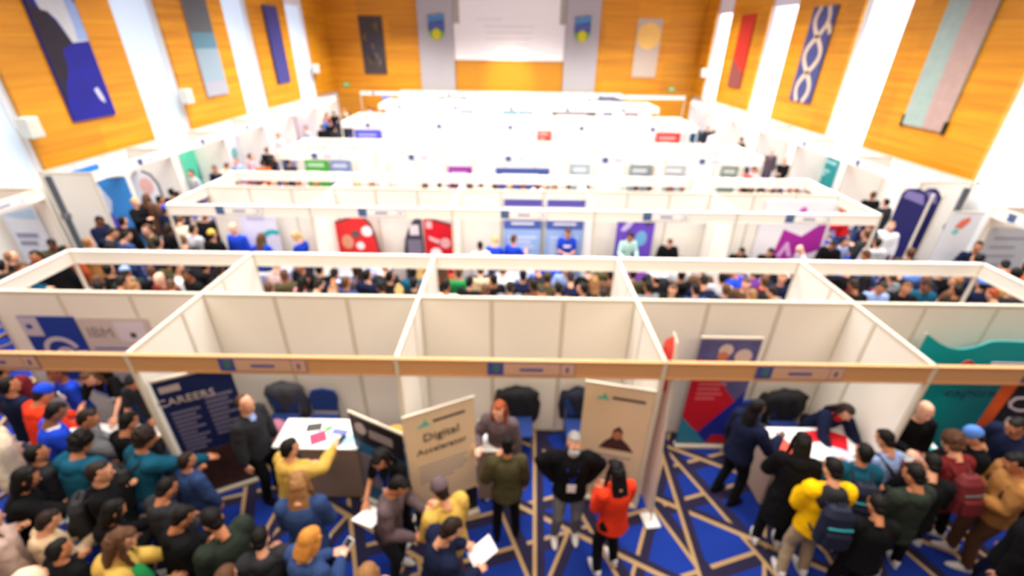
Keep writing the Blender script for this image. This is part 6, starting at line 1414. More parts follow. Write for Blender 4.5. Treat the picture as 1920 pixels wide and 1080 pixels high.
    ('person in sky blue shirt with short dark brown hair in the first aisle', 8.28, 8.59, 1.6, 0, {'top': ('shirt', 'sky'), 'hair': ('short', 'darkbrown'), 'skin': 'light', 'pose': 'stand', 'sex': 'm', 'lod': 1, 'extras': (), 'pants': 'denim', 'group': 'visitors in the first aisle'}),
    ('person in teal jacket with short black hair in the first aisle', 7.86, 7.69, 1.6, 165, {'top': ('jacket', 'teal'), 'hair': ('short', 'black'), 'skin': 'brown', 'pose': 'phone', 'sex': 'm', 'lod': 1, 'extras': (), 'pants': 'denim', 'group': 'visitors in the first aisle'}),
    ('person in black jacket with short black hair in the first aisle, eleventh from left', 8.65, 8.36, 1.6, 0, {'top': ('jacket', 'black'), 'hair': ('short', 'black'), 'skin': 'light', 'pose': 'stand', 'sex': 'm', 'lod': 1, 'extras': (), 'pants': 'denim', 'group': 'visitors in the first aisle'}),
    ('person in brown jacket with short light brown hair in the first aisle, third from left', 8.58, 7.92, 1.6, 30, {'top': ('jacket', 'brown'), 'hair': ('short', 'lightbrown'), 'skin': 'light', 'pose': 'walk', 'sex': 'm', 'lod': 1, 'extras': (), 'pants': 'denim', 'group': 'visitors in the first aisle'}),
    ('person in navy jacket with a sky blue beanie in the first aisle', 9.01, 7.84, 1.6, -10, {'top': ('jacket', 'navy'), 'hair': ('beanie', 'sky'), 'skin': 'light', 'pose': 'stand', 'sex': 'm', 'lod': 1, 'extras': (), 'pants': 'denim', 'group': 'visitors in the first aisle'}),
    ('person in black jacket with short ginger hair in the first aisle', 8.83, 7.42, 1.6, 0, {'top': ('jacket', 'black'), 'hair': ('short', 'ginger'), 'skin': 'light', 'pose': 'phone', 'sex': 'm', 'lod': 1, 'extras': (), 'pants': 'denim', 'group': 'visitors in the first aisle'}),
    ('person in charcoal hoodie with short black hair in the first aisle', 9.4, 7.63, 1.6, -30, {'top': ('hoodie', 'charcoal'), 'hair': ('short', 'black'), 'skin': 'light', 'pose': 'stand', 'sex': 'm', 'lod': 1, 'extras': (), 'pants': 'denim', 'group': 'visitors in the first aisle'}),
    ('person in denim blue puffer with short black hair in the first aisle', -7.15, 7.39, 1.6, 10, {'top': ('puffer', 'denim'), 'hair': ('short', 'black'), 'skin': 'tan', 'pose': 'read', 'sex': 'm', 'lod': 1, 'extras': (), 'pants': 'denim', 'group': 'visitors in the first aisle'}),
    ('person in black coat with short brown hair in the first aisle, first from left', -6.93, 7.85, 1.6, 30, {'top': ('coat', 'black'), 'hair': ('short', 'brown'), 'skin': 'brown', 'pose': 'strap', 'sex': 'm', 'lod': 1, 'extras': (), 'pants': 'denim', 'group': 'visitors in the first aisle'}),
    ('person in navy coat with short brown hair in the first aisle', -6.18, 7.29, 1.6, 30, {'top': ('coat', 'navy'), 'hair': ('short', 'brown'), 'skin': 'tan', 'pose': 'read', 'sex': 'm', 'lod': 1, 'extras': (), 'pants': 'denim', 'group': 'visitors in the first aisle'}),
    ('person in black coat with short black hair in the first aisle, first from left', -6.09, 8.17, 1.6, 0, {'top': ('coat', 'black'), 'hair': ('short', 'black'), 'skin': 'tan', 'pose': 'stand', 'sex': 'm', 'lod': 1, 'extras': (), 'pants': 'denim', 'group': 'visitors in the first aisle'}),
    ('person in grey hoodie with short brown hair in the first aisle, first from left', -7.61, 7.41, 1.6, -20, {'top': ('hoodie', 'grey'), 'hair': ('short', 'brown'), 'skin': 'brown', 'pose': 'phone', 'sex': 'm', 'lod': 1, 'extras': (), 'pants': 'denim', 'group': 'visitors in the first aisle'}),
    ('person in black jacket with short dark brown hair in the first aisle, first from left', -5.69, 7.97, 1.6, 10, {'top': ('jacket', 'black'), 'hair': ('short', 'darkbrown'), 'skin': 'brown', 'pose': 'strap', 'sex': 'm', 'lod': 1, 'extras': (), 'pants': 'denim', 'group': 'visitors in the first aisle'}),
    ('person in olive hoodie with short brown hair in the first aisle', -4.34, 7.77, 1.6, 10, {'top': ('hoodie', 'olive'), 'hair': ('short', 'brown'), 'skin': 'brown', 'pose': 'strap', 'sex': 'm', 'lod': 1, 'extras': (), 'pants': 'denim', 'group': 'visitors in the first aisle'}),
    ('person in black hoodie with short black hair in the first aisle, first from left', -4.22, 8.19, 1.6, 160, {'top': ('hoodie', 'black'), 'hair': ('short', 'black'), 'skin': 'tan', 'pose': 'strap', 'sex': 'm', 'lod': 1, 'extras': (), 'pants': 'denim', 'group': 'visitors in the first aisle'}),
    ('person in charcoal puffer with short dark brown hair in the first aisle', -3.54, 7.41, 1.6, -20, {'top': ('puffer', 'charcoal'), 'hair': ('short', 'darkbrown'), 'skin': 'fair', 'pose': 'read', 'sex': 'm', 'lod': 1, 'extras': (), 'pants': 'denim', 'group': 'visitors in the first aisle'}),
    ('person in denim blue jacket with short brown hair in the first aisle', -3.09, 7.53, 1.6, -20, {'top': ('jacket', 'denim'), 'hair': ('short', 'brown'), 'skin': 'tan', 'pose': 'stand', 'sex': 'm', 'lod': 1, 'extras': (), 'pants': 'denim', 'group': 'visitors in the first aisle'}),
    ('person in navy hoodie with short black hair in the first aisle', -2.77, 7.83, 1.6, -20, {'top': ('hoodie', 'navy'), 'hair': ('short', 'black'), 'skin': 'fair', 'pose': 'stand', 'sex': 'm', 'lod': 1, 'extras': (), 'pants': 'denim', 'group': 'visitors in the first aisle'}),
    ('person in black jacket with short black hair in the first aisle, third from left', -2.4, 7.36, 1.6, 30, {'top': ('jacket', 'black'), 'hair': ('short', 'black'), 'skin': 'brown', 'pose': 'phone', 'sex': 'm', 'lod': 1, 'extras': (), 'pants': 'denim', 'group': 'visitors in the first aisle'}),
    ('person in black puffer with short black hair in the first aisle, first from left', -1.82, 7.53, 1.6, 0, {'top': ('puffer', 'black'), 'hair': ('short', 'black'), 'skin': 'fair', 'pose': 'strap', 'sex': 'm', 'lod': 1, 'extras': (), 'pants': 'denim', 'group': 'visitors in the first aisle'}),
    ('person in black jacket with short dark brown hair in the first aisle, second from left', -1.47, 7.82, 1.6, 0, {'top': ('jacket', 'black'), 'hair': ('short', 'darkbrown'), 'skin': 'brown', 'pose': 'stand', 'sex': 'm', 'lod': 1, 'extras': (), 'pants': 'denim', 'group': 'visitors in the first aisle'}),
    ('person in black coat with short black hair in the first aisle, third from left', -0.79, 7.61, 1.6, -20, {'top': ('coat', 'black'), 'hair': ('short', 'black'), 'skin': 'fair', 'pose': 'strap', 'sex': 'm', 'lod': 1, 'extras': (), 'pants': 'denim', 'group': 'visitors in the first aisle'}),
    ('person in grey hoodie with short brown hair in the first aisle, second from left', -0.48, 7.28, 1.6, -20, {'top': ('hoodie', 'grey'), 'hair': ('short', 'brown'), 'skin': 'brown', 'pose': 'read', 'sex': 'm', 'lod': 1, 'extras': (), 'pants': 'denim', 'group': 'visitors in the first aisle'}),
    ('person in grey puffer with short dark brown hair in the first aisle', -0.04, 7.43, 1.6, 0, {'top': ('puffer', 'grey'), 'hair': ('short', 'darkbrown'), 'skin': 'fair', 'pose': 'stand', 'sex': 'm', 'lod': 1, 'extras': (), 'pants': 'denim', 'group': 'visitors in the first aisle'}),
    ('person in brown puffer with short black hair in the first aisle', 0.39, 7.52, 1.6, 30, {'top': ('puffer', 'brown'), 'hair': ('short', 'black'), 'skin': 'brown', 'pose': 'strap', 'sex': 'm', 'lod': 1, 'extras': (), 'pants': 'denim', 'group': 'visitors in the first aisle'}),
    ('person in grey jacket with short dark brown hair in the first aisle, first from left', 0.54, 7.18, 1.6, 160, {'top': ('jacket', 'grey'), 'hair': ('short', 'darkbrown'), 'skin': 'tan', 'pose': 'strap', 'sex': 'm', 'lod': 1, 'extras': (), 'pants': 'denim', 'group': 'visitors in the first aisle'}),
    ('person in brown hoodie with short black hair in the first aisle', 0.85, 7.42, 1.6, 0, {'top': ('hoodie', 'brown'), 'hair': ('short', 'black'), 'skin': 'fair', 'pose': 'strap', 'sex': 'm', 'lod': 1, 'extras': (), 'pants': 'denim', 'group': 'visitors in the first aisle'}),
    ('person in black jacket with short black hair in the first aisle, seventh from left', 1.51, 8.23, 1.6, 0, {'top': ('jacket', 'black'), 'hair': ('short', 'black'), 'skin': 'fair', 'pose': 'phone', 'sex': 'm', 'lod': 1, 'extras': (), 'pants': 'denim', 'group': 'visitors in the first aisle'}),
    ('person in brown puffer with short dark brown hair in the first aisle', 1.64, 7.18, 1.6, -20, {'top': ('puffer', 'brown'), 'hair': ('short', 'darkbrown'), 'skin': 'fair', 'pose': 'phone', 'sex': 'm', 'lod': 1, 'extras': (), 'pants': 'denim', 'group': 'visitors in the first aisle'}),
    ('person in olive puffer with short black hair in the first aisle', 1.89, 8.45, 1.6, 10, {'top': ('puffer', 'olive'), 'hair': ('short', 'black'), 'skin': 'brown', 'pose': 'strap', 'sex': 'm', 'lod': 1, 'extras': (), 'pants': 'denim', 'group': 'visitors in the first aisle'}),
    ('person in olive coat with short dark brown hair in the first aisle', 2.36, 8.07, 1.6, 0, {'top': ('coat', 'olive'), 'hair': ('short', 'darkbrown'), 'skin': 'fair', 'pose': 'stand', 'sex': 'm', 'lod': 1, 'extras': (), 'pants': 'denim', 'group': 'visitors in the first aisle'}),
    ('person in grey coat with short black hair in the first aisle', 2.53, 7.52, 1.6, 10, {'top': ('coat', 'grey'), 'hair': ('short', 'black'), 'skin': 'tan', 'pose': 'strap', 'sex': 'm', 'lod': 1, 'extras': (), 'pants': 'denim', 'group': 'visitors in the first aisle'}),
    ('person in black puffer with short brown hair in the first aisle', 2.95, 7.41, 1.6, 160, {'top': ('puffer', 'black'), 'hair': ('short', 'brown'), 'skin': 'light', 'pose': 'strap', 'sex': 'm', 'lod': 1, 'extras': (), 'pants': 'denim', 'group': 'visitors in the first aisle'}),
    ('person in denim blue coat with short black hair in the first aisle', 3.39, 7.45, 1.6, 0, {'top': ('coat', 'denim'), 'hair': ('short', 'black'), 'skin': 'light', 'pose': 'strap', 'sex': 'm', 'lod': 1, 'extras': (), 'pants': 'denim', 'group': 'visitors in the first aisle'}),
    ('person in brown coat with short dark brown hair in the first aisle', 3.83, 8.32, 1.6, 0, {'top': ('coat', 'brown'), 'hair': ('short', 'darkbrown'), 'skin': 'fair', 'pose': 'stand', 'sex': 'm', 'lod': 1, 'extras': (), 'pants': 'denim', 'group': 'visitors in the first aisle'}),
    ('person in navy puffer with short brown hair in the first aisle', 3.95, 7.46, 1.6, -20, {'top': ('puffer', 'navy'), 'hair': ('short', 'brown'), 'skin': 'fair', 'pose': 'stand', 'sex': 'm', 'lod': 1, 'extras': (), 'pants': 'denim', 'group': 'visitors in the first aisle'}),
    ('person in brown hoodie with short brown hair in the first aisle', 4.42, 7.68, 1.6, 160, {'top': ('hoodie', 'brown'), 'hair': ('short', 'brown'), 'skin': 'fair', 'pose': 'strap', 'sex': 'm', 'lod': 1, 'extras': (), 'pants': 'denim', 'group': 'visitors in the first aisle'}),
    ('person in grey jacket with short dark brown hair in the first aisle, second from left', 4.76, 7.4, 1.6, 30, {'top': ('jacket', 'grey'), 'hair': ('short', 'darkbrown'), 'skin': 'light', 'pose': 'phone', 'sex': 'm', 'lod': 1, 'extras': (), 'pants': 'denim', 'group': 'visitors in the first aisle'}),
    ('person in black hoodie with short black hair in the first aisle, third from left', 5.66, 8.35, 1.6, 0, {'top': ('hoodie', 'black'), 'hair': ('short', 'black'), 'skin': 'brown', 'pose': 'phone', 'sex': 'm', 'lod': 1, 'extras': (), 'pants': 'denim', 'group': 'visitors in the first aisle'}),
    ('person in black puffer with short black hair in the first aisle, second from left', 6.32, 8.4, 1.6, 0, {'top': ('puffer', 'black'), 'hair': ('short', 'black'), 'skin': 'fair', 'pose': 'strap', 'sex': 'm', 'lod': 1, 'extras': (), 'pants': 'denim', 'group': 'visitors in the first aisle'}),
    ('person in black jacket with short dark brown hair in the first aisle, third from left', 6.46, 7.71, 1.6, 0, {'top': ('jacket', 'black'), 'hair': ('short', 'darkbrown'), 'skin': 'brown', 'pose': 'read', 'sex': 'm', 'lod': 1, 'extras': (), 'pants': 'denim', 'group': 'visitors in the first aisle'}),
    ('person in denim blue jacket with short black hair in the first aisle', 7.21, 8.47, 1.6, 160, {'top': ('jacket', 'denim'), 'hair': ('short', 'black'), 'skin': 'light', 'pose': 'stand', 'sex': 'm', 'lod': 1, 'extras': (), 'pants': 'denim', 'group': 'visitors in the first aisle'}),
    ('person in black coat with short brown hair in the first aisle, second from left', 7.41, 7.63, 1.6, 160, {'top': ('coat', 'black'), 'hair': ('short', 'brown'), 'skin': 'tan', 'pose': 'strap', 'sex': 'm', 'lod': 1, 'extras': (), 'pants': 'denim', 'group': 'visitors in the first aisle'}),
    ('person in navy puffer with short black hair in the first aisle, first from left', 8.12, 8.05, 1.6, 160, {'top': ('puffer', 'navy'), 'hair': ('short', 'black'), 'skin': 'brown', 'pose': 'stand', 'sex': 'm', 'lod': 1, 'extras': (), 'pants': 'denim', 'group': 'visitors in the first aisle'}),
    ('person in black coat with short black hair in the first aisle, fourth from left', 8.27, 7.54, 1.6, 0, {'top': ('coat', 'black'), 'hair': ('short', 'black'), 'skin': 'tan', 'pose': 'strap', 'sex': 'm', 'lod': 1, 'extras': (), 'pants': 'denim', 'group': 'visitors in the first aisle'}),
    ('person in navy puffer with short black hair in the first aisle, second from left', 9.26, 8.37, 1.6, 10, {'top': ('puffer', 'navy'), 'hair': ('short', 'black'), 'skin': 'brown', 'pose': 'read', 'sex': 'm', 'lod': 1, 'extras': (), 'pants': 'denim', 'group': 'visitors in the first aisle'}),
    ('person in blue shirt with a bald head in a third-row booth', -6.51, 10.01, 1.66, 175, {'top': ('shirt', 'blue'), 'hair': ('bald', 'black'), 'skin': 'fair', 'pose': 'stand', 'sex': 'm', 'lod': 1, 'extras': (), 'pants': 'denim', 'group': 'people in the third-row booths'}),
    ('person in blue t-shirt with long brown hair in a third-row booth', -5.81, 9.84, 1.5, 0, {'top': ('tee', 'blue'), 'hair': ('long', 'brown'), 'skin': 'light', 'pose': 'read', 'sex': 'f', 'lod': 1, 'extras': (), 'pants': 'denim', 'group': 'people in the third-row booths'}),
    ('person in blue t-shirt with a blond ponytail in a third-row booth', -5.08, 9.98, 1.48, 70, {'top': ('tee', 'blue'), 'hair': ('pony', 'blond'), 'skin': 'fair', 'pose': 'read', 'sex': 'f', 'lod': 1, 'extras': (), 'pants': 'denim', 'group': 'people in the third-row booths'}),
    ('person in white hoodie with short black hair in a third-row booth', -0.75, 9.75, 1.42, 10, {'top': ('hoodie', 'white'), 'hair': ('short', 'black'), 'skin': 'light', 'pose': 'talk', 'sex': 'm', 'lod': 1, 'extras': (), 'pants': 'denim', 'group': 'people in the third-row booths'}),
    ('person in blue t-shirt with short blond hair in a third-row booth', -0.41, 10.03, 1.45, -10, {'top': ('tee', 'blue'), 'hair': ('short', 'blond'), 'skin': 'fair', 'pose': 'read', 'sex': 'm', 'lod': 1, 'extras': (), 'pants': 'denim', 'group': 'people in the third-row booths'}),
    ('person in blue t-shirt with short brown hair in a third-row booth, first from left', 0.03, 10.0, 1.5, -30, {'top': ('tee', 'blue'), 'hair': ('short', 'brown'), 'skin': 'light', 'pose': 'talk', 'sex': 'm', 'lod': 1, 'extras': (), 'pants': 'denim', 'group': 'people in the third-row booths'}),
    ('person in blue t-shirt with short brown hair in a third-row booth, second from left', 1.32, 10.3, 1.55, 178, {'top': ('tee', 'blue'), 'hair': ('short', 'brown'), 'skin': 'light', 'pose': 'phone', 'sex': 'm', 'lod': 1, 'extras': ('logo',), 'pants': 'denim', 'group': 'people in the third-row booths'}),
    ('person in pale mint shirt with short dark brown hair in a third-row booth', 2.82, 10.24, 1.5, 190, {'top': ('shirt', 'mint'), 'hair': ('short', 'darkbrown'), 'skin': 'tan', 'pose': 'read', 'sex': 'm', 'lod': 1, 'extras': (), 'pants': 'denim', 'group': 'people in the third-row booths'}),
    ('person in black jacket with short brown hair in a third-row booth', 3.72, 10.08, 1.42, 170, {'top': ('jacket', 'black'), 'hair': ('short', 'brown'), 'skin': 'fair', 'pose': 'read', 'sex': 'm', 'lod': 1, 'extras': (), 'pants': 'denim', 'group': 'people in the third-row booths'}),
    ('person in black jacket with short black hair in a third-row booth, first from left', 5.31, 9.79, 1.3, 180, {'top': ('jacket', 'black'), 'hair': ('short', 'black'), 'skin': 'light', 'pose': 'bag', 'sex': 'm', 'lod': 1, 'extras': (), 'pants': 'denim', 'group': 'people in the third-row booths'}),
    ('person in black jacket with short black hair in a third-row booth, second from left', 5.98, 9.79, 1.28, 180, {'top': ('jacket', 'black'), 'hair': ('short', 'black'), 'skin': 'light', 'pose': 'bag', 'sex': 'm', 'lod': 1, 'extras': (), 'pants': 'denim', 'group': 'people in the third-row booths'}),
    ('person in light grey shirt with a bald head in a third-row booth', 6.76, 9.97, 1.35, 90, {'top': ('shirt', 'lightgrey'), 'hair': ('bald', 'black'), 'skin': 'fair', 'pose': 'bag', 'sex': 'm', 'lod': 1, 'extras': (), 'pants': 'denim', 'group': 'people in the third-row booths'}),
    ('person in black jacket with short black hair in a third-row booth, third from left', 7.64, 10.17, 1.4, 150, {'top': ('jacket', 'black'), 'hair': ('short', 'black'), 'skin': 'tan', 'pose': 'read', 'sex': 'm', 'lod': 1, 'extras': (), 'pants': 'denim', 'group': 'people in the third-row booths'}),
    ('person in pale blue shirt with short black hair in a third-row booth', 8.04, 10.34, 1.4, 200, {'top': ('shirt', 'lightblue'), 'hair': ('short', 'black'), 'skin': 'light', 'pose': 'stand', 'sex': 'm', 'lod': 1, 'extras': (), 'pants': 'denim', 'group': 'people in the third-row booths'}),
    ('person in black jacket with thinning light brown hair in the left aisle', -10.15, 8.4, 1.6, -30, {'top': ('jacket', 'black'), 'hair': ('thin', 'lightbrown'), 'skin': 'fair', 'pose': 'talk', 'sex': 'm', 'lod': 1, 'extras': (), 'pants': 'denim', 'group': 'people in the left side aisle'}),
    ('person in maroon jacket with short black hair in the left aisle', -9.72, 8.46, 1.6, 170, {'top': ('jacket', 'maroon'), 'hair': ('short', 'black'), 'skin': 'tan', 'pose': 'stand', 'sex': 'm', 'lod': 1, 'extras': (), 'pants': 'denim', 'group': 'people in the left side aisle'}),
    ('person in olive jacket with short black hair in the left aisle', -9.92, 9.07, 1.6, -120, {'top': ('jacket', 'olive'), 'hair': ('short', 'black'), 'skin': 'brown', 'pose': 'read', 'sex': 'm', 'lod': 1, 'extras': (), 'pants': 'denim', 'group': 'people in the left side aisle'}),
    ('person in dark green jacket with short black hair in the left aisle', -9.95, 8.0, 1.6, 20, {'top': ('jacket', 'darkgreen'), 'hair': ('short', 'black'), 'skin': 'light', 'pose': 'stand', 'sex': 'm', 'lod': 1, 'extras': (), 'pants': 'denim', 'group': 'people in the left side aisle'}),
    ('person in orange puffer with short dark brown hair in the left aisle', -9.29, 7.49, 1.6, 0, {'top': ('puffer', 'orange'), 'hair': ('short', 'darkbrown'), 'skin': 'light', 'pose': 'strap', 'sex': 'm', 'lod': 1, 'extras': (), 'pants': 'denim', 'group': 'people in the left side aisle'}),
    ('person in teal jacket with short brown hair in the left aisle', -9.46, 7.9, 1.6, -60, {'top': ('jacket', 'teal'), 'hair': ('short', 'brown'), 'skin': 'light', 'pose': 'phone', 'sex': 'm', 'lod': 1, 'extras': (), 'pants': 'denim', 'group': 'people in the left side aisle'}),
    ('person in rust jacket with short black hair in the left aisle, first from left', -9.38, 8.74, 1.6, 10, {'top': ('jacket', 'rust'), 'hair': ('short', 'black'), 'skin': 'light', 'pose': 'stand', 'sex': 'm', 'lod': 1, 'extras': (), 'pants': 'denim', 'group': 'people in the left side aisle'}),
    ('person in black hoodie with short dark brown hair in the left aisle', -9.3, 8.31, 1.6, 40, {'top': ('hoodie', 'black'), 'hair': ('short', 'darkbrown'), 'skin': 'light', 'pose': 'stand', 'sex': 'm', 'lod': 1, 'extras': (), 'pants': 'denim', 'group': 'people in the left side aisle'}),
    ('person in navy jacket with short black hair in the left aisle, first from left', -10.05, 10.52, 1.6, -90, {'top': ('jacket', 'navy'), 'hair': ('short', 'black'), 'skin': 'brown', 'pose': 'phone', 'sex': 'm', 'lod': 1, 'extras': (), 'pants': 'denim', 'group': 'people in the left side aisle'}),
    ('person in charcoal jacket with short dark brown hair in the left aisle', -9.12, 9.75, 1.6, -60, {'top': ('jacket', 'charcoal'), 'hair': ('short', 'darkbrown'), 'skin': 'light', 'pose': 'read', 'sex': 'm', 'lod': 1, 'extras': (), 'pants': 'denim', 'group': 'people in the left side aisle'}),
    ('person in tan jacket with short light brown hair in the left aisle', -9.23, 9.18, 1.6, 0, {'top': ('jacket', 'tan'), 'hair': ('short', 'lightbrown'), 'skin': 'light', 'pose': 'stand', 'sex': 'm', 'lod': 1, 'extras': (), 'pants': 'denim', 'group': 'people in the left side aisle'}),
    ('person in black jacket with short blond hair in the left aisle', -10.23, 11.95, 1.6, -90, {'top': ('jacket', 'black'), 'hair': ('short', 'blond'), 'skin': 'fair', 'pose': 'talk', 'sex': 'm', 'lod': 1, 'extras': (), 'pants': 'denim', 'group': 'people in the left side aisle'}),
    ('person in brown coat with long brown hair in the left aisle', -10.22, 12.38, 1.6, 0, {'top': ('coat', 'brown'), 'hair': ('long', 'brown'), 'skin': 'light', 'pose': 'stand', 'sex': 'f', 'lod': 1, 'extras': (), 'pants': 'denim', 'group': 'people in the left side aisle'}),
    ('person in brown jacket with short black hair in the left aisle, first from left', -9.72, 12.19, 1.6, -30, {'top': ('jacket', 'brown'), 'hair': ('short', 'black'), 'skin': 'tan', 'pose': 'strap', 'sex': 'm', 'lod': 1, 'extras': (), 'pants': 'denim', 'group': 'people in the left side aisle'}),
    ('person in black jacket with short black hair in the left aisle, second from left', -9.87, 12.9, 1.6, 10, {'top': ('jacket', 'black'), 'hair': ('short', 'black'), 'skin': 'light', 'pose': 'stand', 'sex': 'm', 'lod': 1, 'extras': (), 'pants': 'denim', 'group': 'people in the left side aisle'}),
    ('person in navy jacket with a blue beanie in the left aisle', -9.05, 11.45, 1.6, -10, {'top': ('jacket', 'navy'), 'hair': ('beanie', 'blue'), 'skin': 'light', 'pose': 'stand', 'sex': 'm', 'lod': 1, 'extras': (), 'pants': 'denim', 'group': 'people in the left side aisle'}),
    ('person in olive jacket with short brown hair in the left aisle', -8.52, 9.99, 1.6, 150, {'top': ('jacket', 'olive'), 'hair': ('short', 'brown'), 'skin': 'fair', 'pose': 'walk', 'sex': 'm', 'lod': 1, 'extras': (), 'pants': 'denim', 'group': 'people in the left side aisle'}),
    ('person in black coat with long dark brown hair in the left aisle', -8.1, 10.13, 1.6, -20, {'top': ('coat', 'black'), 'hair': ('long', 'darkbrown'), 'skin': 'light', 'pose': 'stand', 'sex': 'f', 'lod': 1, 'extras': (), 'pants': 'denim', 'group': 'people in the left side aisle'}),
    ('person in denim blue jacket with short black hair in the left aisle', -8.71, 9.6, 1.6, -30, {'top': ('jacket', 'denim'), 'hair': ('short', 'black'), 'skin': 'light', 'pose': 'phone', 'sex': 'm', 'lod': 1, 'extras': (), 'pants': 'denim', 'group': 'people in the left side aisle'}),
    ('person in black jacket with short black hair in the left aisle, first from left', -9.48, 10.51, 1.6, 0, {'top': ('jacket', 'black'), 'hair': ('short', 'black'), 'skin': 'light', 'pose': 'stand', 'sex': 'm', 'lod': 1, 'extras': (), 'pants': 'denim', 'group': 'people in the left side aisle'}),
    ('person in cream sweater with short brown hair in the left aisle', -8.19, 10.68, 1.6, 10, {'top': ('sweater', 'cream'), 'hair': ('short', 'brown'), 'skin': 'light', 'pose': 'read', 'sex': 'm', 'lod': 1, 'extras': (), 'pants': 'denim', 'group': 'people in the left side aisle'}),
    ('person in light grey jacket with short dark brown hair in the left aisle', -7.49, 10.05, 1.6, -20, {'top': ('jacket', 'lightgrey'), 'hair': ('short', 'darkbrown'), 'skin': 'light', 'pose': 'strap', 'sex': 'm', 'lod': 1, 'extras': (), 'pants': 'denim', 'group': 'people in the left side aisle'}),
    ('person in black jacket with short ginger hair in the left aisle', -7.76, 10.97, 1.6, 20, {'top': ('jacket', 'black'), 'hair': ('short', 'ginger'), 'skin': 'light', 'pose': 'stand', 'sex': 'm', 'lod': 1, 'extras': (), 'pants': 'denim', 'group': 'people in the left side aisle'}),
    ('person in black hoodie with a mustard beanie in the left aisle', -6.86, 9.74, 1.6, -10, {'top': ('hoodie', 'black'), 'hair': ('beanie', 'mustard'), 'skin': 'light', 'pose': 'stand', 'sex': 'm', 'lod': 1, 'extras': (), 'pants': 'denim', 'group': 'people in the left side aisle'}),
    ('person in charcoal jacket with short brown hair in the left aisle', -7.26, 9.35, 1.6, 30, {'top': ('jacket', 'charcoal'), 'hair': ('short', 'brown'), 'skin': 'light', 'pose': 'phone', 'sex': 'm', 'lod': 1, 'extras': (), 'pants': 'denim', 'group': 'people in the left side aisle'}),
    ('person in navy jacket with short black hair in the left aisle, second from left', -7.75, 9.24, 1.6, 0, {'top': ('jacket', 'navy'), 'hair': ('short', 'black'), 'skin': 'light', 'pose': 'stand', 'sex': 'm', 'lod': 1, 'extras': (), 'pants': 'denim', 'group': 'people in the left side aisle'}),
    ('person in light grey shirt with short black hair in the left aisle, first from left', -10.63, 15.01, 1.6, 160, {'top': ('shirt', 'lightgrey'), 'hair': ('short', 'black'), 'skin': 'light', 'pose': 'stand', 'sex': 'm', 'lod': 1, 'extras': (), 'pants': 'denim', 'group': 'people in the left side aisle'}),
    ('person in navy blazer with short black hair in the left aisle', -10.2, 15.6, 1.6, 180, {'top': ('blazer', 'navy'), 'hair': ('short', 'black'), 'skin': 'tan', 'pose': 'stand', 'sex': 'm', 'lod': 1, 'extras': (), 'pants': 'denim', 'group': 'people in the left side aisle'}),
    ('person in charcoal jacket with short black hair in the left aisle, first from left', -9.53, 12.62, 1.6, 10, {'top': ('jacket', 'charcoal'), 'hair': ('short', 'black'), 'skin': 'light', 'pose': 'read', 'sex': 'm', 'lod': 1, 'extras': (), 'pants': 'denim', 'group': 'people in the left side aisle'}),
    ('person in pale blue shirt with short brown hair in the left aisle', -10.1, 16.78, 1.6, 170, {'top': ('shirt', 'lightblue'), 'hair': ('short', 'brown'), 'skin': 'fair', 'pose': 'talk', 'sex': 'm', 'lod': 1, 'extras': (), 'pants': 'denim', 'group': 'people in the left side aisle'}),
    ('person in pink hoodie with short dark brown hair in the left aisle', -9.92, 17.48, 1.6, -60, {'top': ('hoodie', 'pink'), 'hair': ('short', 'darkbrown'), 'skin': 'light', 'pose': 'stand', 'sex': 'm', 'lod': 1, 'extras': (), 'pants': 'denim', 'group': 'people in the left side aisle'}),
    ('person in rust jacket with short black hair in the left aisle, second from left', -9.01, 16.52, 1.6, 20, {'top': ('jacket', 'rust'), 'hair': ('short', 'black'), 'skin': 'light', 'pose': 'stand', 'sex': 'm', 'lod': 1, 'extras': (), 'pants': 'denim', 'group': 'people in the left side aisle'}),
    ('person in black jacket with long black hair in the left aisle', -8.92, 17.02, 1.6, -30, {'top': ('jacket', 'black'), 'hair': ('long', 'black'), 'skin': 'tan', 'pose': 'strap', 'sex': 'f', 'lod': 1, 'extras': (), 'pants': 'denim', 'group': 'people in the left side aisle'}),
    ('person in white shirt with short brown hair in the left aisle', -10.8, 21.67, 1.6, 160, {'top': ('shirt', 'white'), 'hair': ('short', 'brown'), 'skin': 'light', 'pose': 'talk', 'sex': 'm', 'lod': 1, 'extras': (), 'pants': 'denim', 'group': 'people in the left side aisle'}),
    ('person in black jacket with short brown hair in the left aisle', -9.86, 18.63, 1.6, 0, {'top': ('jacket', 'black'), 'hair': ('short', 'brown'), 'skin': 'light', 'pose': 'stand', 'sex': 'm', 'lod': 1, 'extras': (), 'pants': 'denim', 'group': 'people in the left side aisle'}),
    ('person in charcoal jacket with short black hair in the left aisle, second from left', -8.22, 16.82, 1.6, 10, {'top': ('jacket', 'charcoal'), 'hair': ('short', 'black'), 'skin': 'light', 'pose': 'stand', 'sex': 'm', 'lod': 1, 'extras': (), 'pants': 'denim', 'group': 'people in the left side aisle'}),
    ('person in light grey shirt with short black hair in the left aisle, second from left', -10.42, 23.87, 1.6, 150, {'top': ('shirt', 'lightgrey'), 'hair': ('short', 'black'), 'skin': 'light', 'pose': 'stand', 'sex': 'm', 'lod': 1, 'extras': (), 'pants': 'denim', 'group': 'people in the left side aisle'}),
    ('person in cream jacket with short brown hair in the left aisle', -9.99, 15.99, 1.6, 0, {'top': ('jacket', 'cream'), 'hair': ('short', 'brown'), 'skin': 'light', 'pose': 'phone', 'sex': 'm', 'lod': 1, 'extras': (), 'pants': 'denim', 'group': 'people in the left side aisle'}),
